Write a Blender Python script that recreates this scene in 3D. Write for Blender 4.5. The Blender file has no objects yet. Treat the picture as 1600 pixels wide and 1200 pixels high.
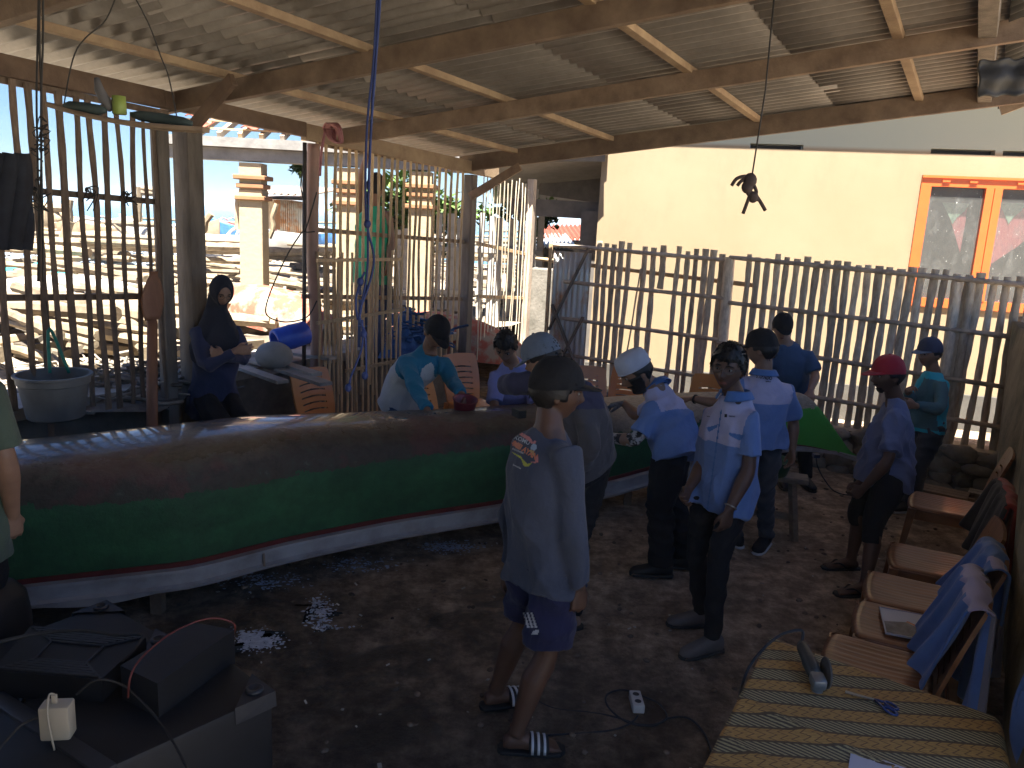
import bpy, bmesh, math, random
import numpy as np
from mathutils import Vector, Matrix, Quaternion
from mathutils.bvhtree import BVHTree
R = math.radians
V = Vector
scn = bpy.context.scene
col = scn.collection
random.seed(7)
HAZE = 0.001

# ------------------------------------------------------------------ camera
CAM_H, PITCH, ROLL, FPX = 2.2, R(11.8), R(2.9), 1230.0
_r0 = V((1, 0, 0)); _u0 = V((0, math.sin(PITCH), math.cos(PITCH))); _f = V((0, math.cos(PITCH), -math.sin(PITCH)))
_r = _r0 * math.cos(ROLL) + _u0 * math.sin(ROLL)
_u = -_r0 * math.sin(ROLL) + _u0 * math.cos(ROLL)
cd = bpy.data.cameras.new('camera'); cam = bpy.data.objects.new('camera', cd); col.objects.link(cam)
cam.matrix_world = Matrix(((_r.x, _u.x, -_f.x, 0), (_r.y, _u.y, -_f.y, 0), (_r.z, _u.z, -_f.z, CAM_H), (0, 0, 0, 1)))
cd.sensor_width = 36; cd.lens = 36 * FPX / 1600; cd.clip_start = 0.05; cd.clip_end = 20000
scn.camera = cam

# ------------------------------------------------------------------ light
SUN_EL, SUN_TRAVEL = 67.0, V((0.16, 1.0))          # elevation; horizontal direction the light travels
w = bpy.data.worlds.new('World'); scn.world = w; w.use_nodes = True
nt = w.node_tree; bg = nt.nodes['Background']
sky = nt.nodes.new('ShaderNodeTexSky'); sky.sky_type = 'NISHITA'; sky.sun_disc = False
sky.sun_elevation = R(SUN_EL)
sky.sun_rotation = math.atan2(-SUN_TRAVEL.x, -SUN_TRAVEL.y)
sky.air_density = 1.0; sky.dust_density = 0.4; sky.ozone_density = 3.0
tint = nt.nodes.new('ShaderNodeMixRGB'); tint.blend_type = 'MULTIPLY'; tint.inputs[0].default_value = 1; tint.inputs[2].default_value = (.22, .285, .385, 1)
nt.links.new(sky.outputs[0], tint.inputs[1]); nt.links.new(tint.outputs[0], bg.inputs[0]); bg.inputs[1].default_value = 0.05
sl = bpy.data.lights.new('sun', 'SUN'); sl.energy = 3.3; sl.angle = R(0.5); sl.color = (1.0, 0.95, 0.86)
so = bpy.data.objects.new('sun', sl); col.objects.link(so); so.location = (0, -10, 20)
_d = V((SUN_TRAVEL.x, SUN_TRAVEL.y, 0)).normalized() * math.cos(R(SUN_EL)) + V((0, 0, -math.sin(R(SUN_EL))))
so.rotation_euler = _d.to_track_quat('-Z', 'Y').to_euler()
scn.view_settings.view_transform = 'Standard'; scn.view_settings.look = 'None'
scn.view_settings.exposure = 3.2; scn.view_settings.gamma = 1.0
scn.cycles.use_denoising = True
scn.cycles.max_bounces = 10; scn.cycles.diffuse_bounces = 7; scn.cycles.glossy_bounces = 4
scn.cycles.transmission_bounces = 4; scn.cycles.volume_bounces = 1; scn.cycles.transparent_max_bounces = 8
scn.cycles.sample_clamp_indirect = 8.0; scn.cycles.caustics_reflective = False; scn.cycles.caustics_refractive = False

# ------------------------------------------------------------------ layout helpers: pixel of the photo -> point in the place
def ray(px, py):
    return _r * ((px - 800) / FPX) + _u * ((600 - py) / FPX) + _f
def gp(px, py, z=0.0):
    d = ray(px, py); t = (z - CAM_H) / d.z; return V((d.x * t, d.y * t, z))
def at(px, py, Y):
    d = ray(px, py); t = Y / d.y; return V((d.x * t, Y, CAM_H + d.z * t))
def onpl(px, py, p, n):
    d = ray(px, py); o = V((0, 0, CAM_H)); t = (V(p) - o).dot(V(n)) / d.dot(V(n)); return o + d * t
SD = V((.905, -.426, 0)); TD = V((-.498, -.867, 0)); LN = V((.867, -.498, 0))   # across the shed / along its left wall towards the camera
def W(s, t, z): return V((-.58, 9, 0)) + SD * s + TD * t + V((0, 0, z))
P3 = V((-.58, 9, 0))
def lw(px, py, off=0.0): return onpl(px, py, P3 + LN * off, LN)       # point on the left wall plane
FA, FB = V((.42, 9.3, 0)), V((4.3, 6.6, 0))
FDn = (FB - FA).normalized(); FN = V((FDn.y, -FDn.x, 0))              # FN points to the camera side
def fw(px, py, off=0.0): return onpl(px, py, FA + FN * off, FN)

# ------------------------------------------------------------------ materials
_mc = {}
def M(name, c, c2=None, rough=.75, scale=6.0, stretch=(1, 1, 1), bump=0.0, bscale=40.0, metal=0.0, coat=0.0, rnd=0.0, detail=6, contrast=(.35, .65), spec=.5, sheen=0.0, bdist=.01, bstretch=None):
    if name in _mc: return _mc[name]
    m = bpy.data.materials.new(name); m.use_nodes = True; n = m.node_tree.nodes; l = m.node_tree.links
    b = n['Principled BSDF']
    b.inputs['Roughness'].default_value = rough; b.inputs['Metallic'].default_value = metal
    b.inputs['Coat Weight'].default_value = coat; b.inputs['Specular IOR Level'].default_value = spec
    b.inputs['Sheen Weight'].default_value = sheen
    if c2 is None: c2 = tuple(x * .72 for x in c)
    tc = n.new('ShaderNodeTexCoord'); mp = n.new('ShaderNodeMapping'); mp.inputs['Scale'].default_value = stretch
    l.new(tc.outputs['Object'], mp.inputs[0])
    no = n.new('ShaderNodeTexNoise'); no.inputs['Scale'].default_value = scale; no.inputs['Detail'].default_value = detail
    no.inputs['Roughness'].default_value = .62
    l.new(mp.outputs[0], no.inputs['Vector'])
    cr = n.new('ShaderNodeValToRGB'); cr.color_ramp.elements[0].position = contrast[0]; cr.color_ramp.elements[1].position = contrast[1]
    cr.color_ramp.elements[0].color = (*c2, 1); cr.color_ramp.elements[1].color = (*c, 1)
    l.new(no.outputs['Fac'], cr.inputs[0]); out = cr.outputs[0]
    if rnd:
        a = n.new('ShaderNodeAttribute'); a.attribute_name = 'rnd'
        oi = n.new('ShaderNodeObjectInfo')
        ad = n.new('ShaderNodeMath'); ad.operation = 'ADD'; l.new(a.outputs['Fac'], ad.inputs[0]); l.new(oi.outputs['Random'], ad.inputs[1])
        fr = n.new('ShaderNodeMath'); fr.operation = 'FRACT'; l.new(ad.outputs[0], fr.inputs[0])
        mr = n.new('ShaderNodeMapRange'); mr.inputs[3].default_value = 1 - rnd; mr.inputs[4].default_value = 1 + rnd
        l.new(fr.outputs[0], mr.inputs[0])
        hs = n.new('ShaderNodeHueSaturation'); l.new(mr.outputs[0], hs.inputs['Value']); l.new(out, hs.inputs['Color'])
        out = hs.outputs[0]
    l.new(out, b.inputs['Base Color'])
    if bump:
        n2 = n.new('ShaderNodeTexNoise'); n2.inputs['Scale'].default_value = bscale; n2.inputs['Detail'].default_value = 5
        if bstretch:
            mp2 = n.new('ShaderNodeMapping'); mp2.inputs['Scale'].default_value = bstretch; l.new(tc.outputs['Object'], mp2.inputs[0]); l.new(mp2.outputs[0], n2.inputs['Vector'])
        else: l.new(mp.outputs[0], n2.inputs['Vector'])
        bp = n.new('ShaderNodeBump'); bp.inputs['Strength'].default_value = bump; bp.inputs['Distance'].default_value = bdist
        l.new(n2.outputs['Fac'], bp.inputs['Height']); l.new(bp.outputs[0], b.inputs['Normal'])
    _mc[name] = m; return m

def ND(m):                         # small node toolkit for the hand made materials
    n = m.node_tree.nodes; l = m.node_tree.links
    class K: pass
    k = K(); k.n = n; k.l = l; k.b = n['Principled BSDF']
    def noise(scale, detail=5, vec=None, rough=.6, dist=0):
        x = n.new('ShaderNodeTexNoise'); x.inputs['Scale'].default_value = scale; x.inputs['Detail'].default_value = detail
        x.inputs['Roughness'].default_value = rough; x.inputs['Distortion'].default_value = dist
        if vec is not None: l.new(vec, x.inputs['Vector'])
        return x.outputs['Fac']
    def ramp(fac, stops, interp='LINEAR'):
        x = n.new('ShaderNodeValToRGB'); x.color_ramp.interpolation = interp
        e = x.color_ramp.elements
        while len(e) < len(stops): e.new(.5)
        for i, (p, c) in enumerate(stops):
            e[i].position = p; e[i].color = (c, c, c, 1) if isinstance(c, (int, float)) else (*c, 1)
        l.new(fac, x.inputs[0]); return x.outputs[0]
    def mix(fac, a, b, mode='MIX'):
        x = n.new('ShaderNodeMixRGB'); x.blend_type = mode
        for i, v in enumerate((fac, a, b)):
            if isinstance(v, (int, float)): x.inputs[i].default_value = v if i == 0 else (v, v, v, 1)
            elif isinstance(v, tuple): x.inputs[i].default_value = (*v, 1)
            else: l.new(v, x.inputs[i])
        return x.outputs[0]
    def math_(op, a, b=0.0, c=0.0):
        x = n.new('ShaderNodeMath'); x.operation = op
        for i, v in enumerate((a, b, c)):
            if isinstance(v, (int, float)): x.inputs[i].default_value = v
            else: l.new(v, x.inputs[i])
        return x.outputs[0]
    def coord(kind='Object', scale=(1, 1, 1), rot=(0, 0, 0)):
        tc = n.new('ShaderNodeTexCoord'); mp = n.new('ShaderNodeMapping'); mp.inputs['Scale'].default_value = scale; mp.inputs['Rotation'].default_value = rot
        l.new(tc.outputs[kind], mp.inputs[0]); return mp.outputs[0]
    def sep(vec):
        x = n.new('ShaderNodeSeparateXYZ'); l.new(vec, x.inputs[0]); return x.outputs
    def bump(h, strength=.5, dist=.02):
        x = n.new('ShaderNodeBump'); x.inputs['Strength'].default_value = strength; x.inputs['Distance'].default_value = dist
        l.new(h, x.inputs['Height']); l.new(x.outputs[0], k.b.inputs['Normal'])
    k.noise, k.ramp, k.mix, k.math, k.coord, k.sep, k.bump = noise, ramp, mix, math_, coord, sep, bump
    return k
def newmat(name):
    m = bpy.data.materials.new(name); m.use_nodes = True; _mc[name] = m; return m, ND(m)

# ------------------------------------------------------------------ mesh building
class MB:
    def __init__(s): s.v = []; s.f = []; s.rv = []; s.mi = []; s.cur = 0
    def add(s, vs, fs, rv=None):
        b = len(s.v)
        if rv is None: rv = random.random()
        s.v += [V(p) for p in vs]; s.rv += [rv] * len(vs)
        s.f += [tuple(i + b for i in f) for f in fs]; s.mi += [s.cur] * len(fs); return s
    def box(s, c, size, rot=None, bev=0.0):
        hx, hy, hz = (x / 2 for x in size); c = V(c)
        rot = rot.to_3x3() if rot is not None else Matrix.Identity(3)
        if bev <= 0:
            vs = [c + rot @ V((x * hx, y * hy, z * hz)) for z in (-1, 1) for y in (-1, 1) for x in (-1, 1)]
            return s.add(vs, [(0, 2, 3, 1), (4, 5, 7, 6), (0, 1, 5, 4), (2, 6, 7, 3), (0, 4, 6, 2), (1, 3, 7, 5)])
        bm = bmesh.new(); bmesh.ops.create_cube(bm, size=1)
        for v in bm.verts: v.co = V((v.co.x * size[0], v.co.y * size[1], v.co.z * size[2]))
        bmesh.ops.bevel(bm, geom=bm.edges[:], offset=bev, segments=2, affect='EDGES', profile=.5)
        bm.verts.index_update()
        s.add([c + rot @ v.co for v in bm.verts], [tuple(v.index for v in f.verts) for f in bm.faces]); bm.free(); return s
    def bar(s, p0, p1, w, h, up=V((0, 0, 1)), bev=0.0, sag=0.0):
        p0, p1 = V(p0), V(p1); d = p1 - p0; L = d.length; d.normalize()
        x = d.cross(V(up)); 
        if x.length < 1e-4: x = d.cross(V((1, 0, 0)))
        x.normalize(); z = x.cross(d).normalized()
        rot = Matrix((x, d, z)).transposed()
        return s.box((p0 + p1) / 2, (w, L, h), rot, bev)
    def tube(s, pts, rad, n=8, cap=True, flat=None, rv=None, wide=None):
        pts = [V(p) for p in pts]; m = len(pts)
        if isinstance(rad, (int, float)): rad = [rad] * m
        vs = []; prev = None
        for i, p in enumerate(pts):
            d = (pts[min(i + 1, m - 1)] - pts[max(i - 1, 0)])
            d = d.normalized() if d.length > 1e-9 else V((0, 0, 1))
            if prev is None:
                a = V((0, 0, 1)) if abs(d.z) < .9 else V((1, 0, 0)); x = d.cross(a).normalized()
                if wide is not None: x = (V(wide) - d * d.dot(V(wide))).normalized()
            else: x = (prev - d * prev.dot(d)); x = x.normalized() if x.length > 1e-6 else d.cross(V((0, 0, 1))).normalized()
            prev = x; y = d.cross(x)
            rx, ry = (rad[i], rad[i]) if isinstance(rad[i], (int, float)) else rad[i]
            for k in range(n):
                an = 2 * math.pi * k / n; vs.append(p + x * math.cos(an) * rx + y * math.sin(an) * ry)
        fs = [(i * n + k, i * n + (k + 1) % n, (i + 1) * n + (k + 1) % n, (i + 1) * n + k) for i in range(m - 1) for k in range(n)]
        if cap: fs += [tuple(range(n - 1, -1, -1)), tuple((m - 1) * n + k for k in range(n))]
        return s.add(vs, fs, rv)
    def loft(s, secs, n=20, cap=True, p=2.0):
        """secs: (center, xaxis vector (half width), yaxis vector (half depth))"""
        vs = []
        for sec in secs:
            c, ax, ay = sec[:3]; e = 2 / (sec[3] if len(sec) > 3 else p)
            for k in range(n):
                a = 2 * math.pi * k / n; ca, sa = math.cos(a), math.sin(a)
                vs.append(V(c) + V(ax) * math.copysign(abs(ca) ** e, ca) + V(ay) * math.copysign(abs(sa) ** e, sa))
        m = len(secs)
        fs = [(i * n + k, i * n + (k + 1) % n, (i + 1) * n + (k + 1) % n, (i + 1) * n + k) for i in range(m - 1) for k in range(n)]
        if cap: fs += [tuple(range(n - 1, -1, -1)), tuple((m - 1) * n + k for k in range(n))]
        return s.add(vs, fs)
    def lathe(s, c, prof, n=24, rot=None, cap=True):
        rot = rot.to_3x3() if rot is not None else Matrix.Identity(3)
        vs = [V(c) + rot @ V((r * math.cos(2 * math.pi * k / n), r * math.sin(2 * math.pi * k / n), z)) for r, z in prof for k in range(n)]
        m = len(prof)
        fs = [(i * n + k, i * n + (k + 1) % n, (i + 1) * n + (k + 1) % n, (i + 1) * n + k) for i in range(m - 1) for k in range(n)]
        if cap: fs += [tuple(range(n - 1, -1, -1)), tuple((m - 1) * n + k for k in range(n))]
        return s.add(vs, fs)
    def ell(s, c, r, rot=None, n=16, m=10, fn=None):
        rot = rot.to_3x3() if rot is not None else Matrix.Identity(3); vs = []
        for i in range(m + 1):
            th = math.pi * i / m
            for k in range(n):
                ph = 2 * math.pi * k / n; d = V((math.sin(th) * math.cos(ph), math.sin(th) * math.sin(ph), math.cos(th)))
                if i in (0, m): d = V((0, 0, d.z))
                q = V((d.x * r[0], d.y * r[1], d.z * r[2]))
                if fn: q = fn(q, d)
                vs.append(V(c) + rot @ q)
        fs = [(i * n + k, (i + 1) * n + k, (i + 1) * n + (k + 1) % n, i * n + (k + 1) % n) for i in range(m) for k in range(n)]
        return s.add(vs, fs)
    def grid(s, fn, nu, nv, thick=0.0, closed=False):
        """fn(u,v)->point; a sheet, made solid when thick"""
        P = [[V(fn(i / nu, j / nv)) for j in range(nv + 1)] for i in range(nu + 1)]
        vs = [p for r_ in P for p in r_]; k = nv + 1
        fs = [(i * k + j, (i + 1) * k + j, (i + 1) * k + j + 1, i * k + j + 1) for i in range(nu) for j in range(nv)]
        if thick:
            N = []
            for i in range(nu + 1):
                for j in range(nv + 1):
                    a = P[min(i + 1, nu)][j] - P[max(i - 1, 0)][j]; b = P[i][min(j + 1, nv)] - P[i][max(j - 1, 0)]
                    c = a.cross(b); N.append(c.normalized() if c.length > 1e-9 else V((0, 0, 1)))
            o = len(vs); vs = vs + [p - q * thick for p, q in zip(vs, N)]
            fs += [tuple(o + x for x in reversed(f)) for f in fs]
            E = [(i, 0, i + 1, 0) for i in range(nu)] + [(nu, j, nu, j + 1) for j in range(nv)] + [(i + 1, nv, i, nv) for i in reversed(range(nu))] + [(0, j + 1, 0, j) for j in reversed(range(nv))]
            for a, b, c, d in E:
                p, q = a * k + b, c * k + d; fs.append((q, p, p + o, q + o))
        return s.add(vs, fs)
    def build(s, name, mat, parent=None, smooth=False, mats=None):
        me = bpy.data.meshes.new(name)
        off = parent.matrix_world.translation if parent is not None and parent.get('_w', 0) == 0 else V()
        off = WL(parent)
        me.from_pydata([tuple(v - off) for v in s.v], [], s.f)
        for mm in (mats or [mat]): me.materials.append(mm)
        if mats: me.polygons.foreach_set('material_index', s.mi)
        a = me.attributes.new('rnd', 'FLOAT', 'POINT'); a.data.foreach_set('value', s.rv)
        if smooth: me.polygons.foreach_set('use_smooth', [True] * len(me.polygons)) if smooth is True else me.shade_smooth() if False else None
        me.update()
        if smooth == 'auto':
            me.polygons.foreach_set('use_smooth', [True] * len(me.polygons))
            try: me.set_sharp_from_angle(angle=R(40))
            except Exception: pass
        return link(name, me, parent)
def WL(o):
    p = V()
    while o is not None: p += o.location; o = o.parent
    return p
def link(name, data, parent=None):
    o = bpy.data.objects.new(name, data); col.objects.link(o)
    if parent is not None: o.parent = parent
    return o
def tag(o, label, cat, group=None):
    o['label'] = label; o['category'] = cat
    if group: o['group'] = group
    return o
def thing(name, label, cat, loc=(0, 0, 0), group=None):
    o = bpy.data.objects.new(name, None); col.objects.link(o); o.location = loc; o.empty_display_size = .1
    return tag(o, label, cat, group)
def kind(o, k='structure'): o['kind'] = k; return o
def dup(o, loc, rotz=None, label=None, parent=None, scale=None):
    c = o.copy(); col.objects.link(c)
    if parent is not None: c.parent = parent
    if loc is not None: c.location = loc
    if rotz is not None: c.rotation_euler = rotz if isinstance(rotz, (tuple, list)) else (0, 0, rotz)
    if scale: c.scale = scale
    if label: c['label'] = label
    for ch in list(o.children): dup(ch, None, parent=c)
    return c
def strip_index(me):
    bm = bmesh.new(); bm.from_mesh(me); bmesh.ops.recalc_face_normals(bm, faces=bm.faces); bm.to_mesh(me); bm.free()
def unit(v): return V(v).normalized()
def frame(fwd, up=V((0, 0, 1))):
    """matrix whose columns are x=right, y=forward, z=up"""
    y = V(fwd).normalized(); x = y.cross(V(up)).normalized(); z = x.cross(y)
    return Matrix((x, y, z)).transposed()
def catm(pts, n=8):
    pts = [V(p) for p in pts]; out = []
    for i in range(len(pts) - 1):
        p0, p1, p2, p3 = pts[max(i - 1, 0)], pts[i], pts[i + 1], pts[min(i + 2, len(pts) - 1)]
        for k in range(n):
            t = k / n; out.append(.5 * ((2 * p1) + (-p0 + p2) * t + (2 * p0 - 5 * p1 + 4 * p2 - p3) * t * t + (-p0 + 3 * p1 - 3 * p2 + p3) * t ** 3))
    out.append(pts[-1]); return out
# ================================================================== THE SETTING
m_dirt, k = newmat('dirt')
co = k.coord(); n1 = k.noise(1.1, 6, co, .65); n2 = k.noise(9, 7, co, .7); n3 = k.noise(55, 5, co, .7)
c1 = k.ramp(n2, [(.3, (.20, .14, .09)), (.5, (.31, .225, .15)), (.7, (.42, .32, .22))])
lit = k.ramp(k.math('ADD', k.math('MULTIPLY_ADD', k.sep(co)[1], .16, k.math('MULTIPLY', k.sep(co)[0], .05)), k.math('MULTIPLY', n1, .25)), [(.60, .62), (.90, 1.85)]); c1 = k.mix(1.0, c1, lit, 'MULTIPLY')  # paler to the far right: light on the floor painted into the dirt
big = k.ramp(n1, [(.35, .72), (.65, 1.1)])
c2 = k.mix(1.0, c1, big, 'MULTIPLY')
sp = k.ramp(n3, [(.66, 0), (.72, 1)]); c3 = k.mix(sp, c2, (.40, .33, .24)); sp2 = k.ramp(k.noise(4.5, 8, co, .75), [(.42, .62), (.62, 1.08)]); c3 = k.mix(1.0, c3, sp2, 'MULTIPLY')
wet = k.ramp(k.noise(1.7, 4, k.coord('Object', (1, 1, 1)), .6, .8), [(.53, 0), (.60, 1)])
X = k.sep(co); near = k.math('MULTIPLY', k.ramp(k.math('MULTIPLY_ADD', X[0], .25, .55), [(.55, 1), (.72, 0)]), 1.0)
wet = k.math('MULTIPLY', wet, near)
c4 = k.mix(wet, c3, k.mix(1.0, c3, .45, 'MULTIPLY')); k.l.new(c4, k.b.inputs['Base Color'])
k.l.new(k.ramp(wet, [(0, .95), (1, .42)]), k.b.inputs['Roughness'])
k.bump(k.mix(.5, n2, n3, 'ADD'), 1.0, .045)

def hnoise(x, y, f=1.0):
    return (math.sin(x * 2.3 * f + 1.1) * math.cos(y * 2.9 * f) + .5 * math.sin(x * 6.1 * f + y * 4.3 * f) + .3 * math.sin(11 * x * f - 9 * y * f))
g = MB(); nx, ny = 150, 150
def gfn(u, v):
    x, y = -7 + u * 15, -2 + v * 14
    d = .006 * hnoise(x, y, 1.3) + .004 * hnoise(x + 3, y, 4.1)
    return (x, y, d)
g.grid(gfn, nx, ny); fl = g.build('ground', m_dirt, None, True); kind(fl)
g = MB(); g.add([FA - FDn * 3 - FN * .1 + V((0, 0, -.022)), FB + FDn * 4 - FN * .1 + V((0, 0, -.022)), FB + FDn * 4 - FN * 6 + V((0, 0, -.022)), FA - FDn * 3 - FN * 6 + V((0, 0, -.022))], [(0, 1, 2, 3)]); kind(g.build('alley', M('alley_shade_ground', (.05, .044, .035), (.03, .027, .022), rough=.95)))  # shade of fence and roof put into the dark ground colour
m_sand = M('sand', (.36, .30, .22), (.24, .20, .15), rough=.95, scale=3, bump=.8, bscale=25, bdist=.04)
g = MB(); g.grid(lambda u, v: (3 + u * 200, -60 + v * 200, -.03), 4, 4)
kind(g.build('surrounding_ground', M('pale_bounce_ground', (.56, .50, .40), (.30, .26, .2), rough=.95, scale=2, bump=.5)))  # out-of-view yard made pale to bounce sunlight into the shed
g = MB()
def shore(u, v):
    a = -1 + 2 * u
    y = -12 + 46 * v
    xl = -.58 - .32 + (y - 9) * .5456 if y < 11.5 else -.9 + 1.36 + (y - 11.5) * 3
    xl = min(xl, 30)
    x = -60 + (xl + 60) * (u ** .6)
    z = .80 + .03 * hnoise(x, y, .8)
    if y > 25: z -= (y - 25) * .22
    return (x, y, z)
g.grid(shore, 130, 110); kind(g.build('beach', m_sand, None, True))
m_sea, k = newmat('sea_water')
co = k.coord('Object', (.25, 1, 1)); n = k.noise(.6, 6, co, .6)
k.l.new(k.ramp(k.noise(.05, 3, co), [(.35, (.05, .13, .20)), (.65, (.08, .19, .27))]), k.b.inputs['Base Color'])
k.b.inputs['Roughness'].default_value = .22; k.bump(n, .35, .25)
g = MB(); g.grid(lambda u, v: (-4000 + 8000 * u, 20 + 7000 * v, -.85), 2, 2); kind(g.build('sea', m_sea))

# ---- retaining ledge along the left side
m_conc = M('weathered_concrete', (.40, .38, .34), (.24, .22, .19), rough=.9, scale=4, bump=.6, bscale=30)
m_concd = M('dark_concrete', (.22, .20, .17), (.12, .11, .09), rough=.9, scale=5, bump=.6, bscale=25)
led = thing('concrete_ledge', 'low grey concrete ledge behind the slatted wall and the seated woman', 'ledge', W(-.4, 4, 0))
def strip(mb, s0, s1, t0, t1, z0, z1):
    a, b, c, d = W(s0, t0, z0), W(s1, t0, z0), W(s1, t1, z0), W(s0, t1, z0); h = V((0, 0, z1 - z0))
    mb.add([a, b, c, d, a + h, b + h, c + h, d + h], [(0, 1, 2, 3), (7, 6, 5, 4), (0, 4, 5, 1), (1, 5, 6, 2), (2, 6, 7, 3), (3, 7, 4, 0)])
mb = MB(); strip(mb, -.85, -.16, -.2, 9, .78, .86); mb.build('ledge_cap', m_conc, led)
mb = MB(); strip(mb, -.8, -.28, -.2, 9, -.02, .777); mb.build('ledge_base', m_concd, led)

# ================================================================== THE SHED
m_wood = M('shed_timber', (.29, .205, .14), (.16, .105, .07), rough=.7, scale=5, stretch=(1, 1, 1), bump=.35, bscale=60, rnd=.22)
m_wood2 = M('pale_timber', (.42, .305, .19), (.28, .19, .12), rough=.7, scale=5, bump=.35, bscale=60, rnd=.15)
m_dwood = M('dark_timber', (.20, .13, .085), (.12, .075, .05), rough=.75, scale=5, bump=.35, bscale=60)
m_post = M('grey_timber', (.22, .185, .15), (.12, .10, .08), rough=.8, scale=4, stretch=(3, 3, .6), bump=.5, bscale=40, rnd=.1)
m_sheet, k = newmat('fibre_cement_sheet')
co = k.coord(); a = k.ramp(k.noise(3.0, 7, co, .7), [(.25, (.22, .20, .18)), (.55, (.28, .255, .23)), (.8, (.33, .30, .27))])
st = k.ramp(k.noise(18, 5, k.coord('Object', (1, 1, 1)), .6), [(.35, .88), (.6, 1)])
k.l.new(k.mix(1, a, st, 'MULTIPLY'), k.b.inputs['Base Color']); k.b.inputs['Roughness'].default_value = .42
k.bump(k.noise(60, 4, co), .15, .004)
RZ = lambda s, t=0: 2.82 + .123 * s + .033 * t
shed = thing('boat_shed', 'open sided timber boat shed with a low corrugated roof over the green boat', 'shed', (0, 4, 0))
# sheets: corrugations run up the slope
PITCHC = .125
def sheet(s0, s1, t0, t1, lift):
    mb = MB(); nt_ = int(round((t1 - t0) / PITCHC * 8)); ph = random.random() * .3; tw = random.uniform(-.008, .008)
    def fn(u, v):
        s = s0 + (s1 - s0) * u; t = t0 + (t1 - t0) * v
        z = RZ(s, t) + .079 + lift + .027 * math.sin(2 * math.pi * t / PITCHC + ph) + tw * (t - t0)
        return W(s, t, z)
    mb.grid(fn, 4, nt_, thick=.007)
    mb.build('roofing_sheet', m_sheet, shed, True)
ss = [-.35, 1.05, 2.45, 3.75, 5.0]; tt = -.15
j = 0
while tt < 8.9:
    for i in range(4):
        sheet(ss[i] - .06, ss[i + 1] + .06, tt, tt + 1.05, .009 * (3 - i) + .004 * (j % 2))
    tt += 1.0; j += 1
def tbar(name, p0, p1, w_, h_, mat=m_wood, parent=shed, bev=.004, n=1):
    mb = MB(); mb.bar(p0, p1, w_, h_, bev=bev); return mb.build(name, mat, parent)
# rafters
for t in (0.0, 2.1, 3.75, 5.4, 7.0, 8.4):
    z0 = RZ(-.1, t) - .065; z1 = RZ(5.3, t) - .065
    hh = .17 if t == 0 else .13; dz = .025 if t == 0 else 0
    tbar('rafter', W(-.12, t, z0 + dz), W(5.2, t + (random.uniform(-.04, .04) if t else 0), z1 + dz), .06, hh)
# purlins (over the rafters)
for s in (.555, 1.62, 3.04, 4.36):
    tbar('purlin', W(s, -.16, RZ(s, -.16) + .024), W(s + random.uniform(-.03, .03), 8.5, RZ(s, 8.5) + .024), .065, .046, m_wood2)
# ridge side
tbar('ridge_beam', W(4.85, -.1, RZ(4.85) + .0), W(4.85, 8.8, RZ(4.85, 8.8) + .0), .10, .16, m_post)
# wall plate on the left
a_ = lw(735, 250); 
tbar('wall_plate', W(0, -.55, 2.72), W(0, 2.52, 2.745 + .083), .07, .13, m_wood2)
tbar('wall_plate', W(0, 2.522, 2.76 + .083), W(0, 3.85, 2.76 + .127), .07, .115, m_dwood)
tbar('wall_plate', W(0, 3.852, 2.76 + .127), W(0, 8.9, 2.76 + .29), .07, .12, m_dwood)
# posts
def post(s, t, w_, z1, mat=m_post, d_=None, lean=(0, 0)):
    mb = MB(); p0 = W(s, t, -.02); p1 = W(s + lean[0], t + lean[1], z1)
    mb.bar(p0, p1, w_, d_ or w_, up=TD, bev=.008); return mb.build('post', mat, shed)
post(.0, 3.657, .17, 2.77, m_post, .13)
post(.0, -.02, .11, 2.66, m_post)
post(-.02, 3.866, .09, 2.77, m_post, .09)
post(0.0, 8.6, .14, 2.9); post(4.85, 8.6, .14, RZ(4.85, 8.6) - .08)
mb = MB(); mb.tube(catm([W(0.0, 2.415, -.02), W(.02, 2.395, 1.0), W(0, 2.425, 1.9), W(-.0, 2.405, 2.74)]), .055, 12); mb.build('post', M('reddish_pole', (.42, .24, .19), (.30, .20, .15), rough=.6, scale=3, bump=.3), shed, True)
mb = MB(); mb.tube([W(.01, 2.54, .85), W(.01, 2.52, 2.74)], .018, 8); mb.build('conduit_pipe', M('dark_pipe', (.07, .06, .055), rough=.6), shed, True)
# end post of the thin stick panel
mb = MB(); e0 = lw(832, 560); e1 = lw(832, 280); e0.z = 0; mb.bar((e1.x, e1.y, 0), e1, .09, .09, up=TD, bev=.006); mb.build('post', M('pale_post', (.55, .45, .35), (.34, .26, .2), scale=4, stretch=(3, 3, .5), bump=.4), shed)
# knee braces
def P(px, py, Y): return at(px, py, Y)
tbar('knee_brace', W(.02, .02, 2.42), W(.62, .02, RZ(.62) - .14), .04, .09)
tbar('knee_brace', P(300, 200, 5.60), P(364, 124, 5.30), .04, .085, m_dwood)

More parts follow.
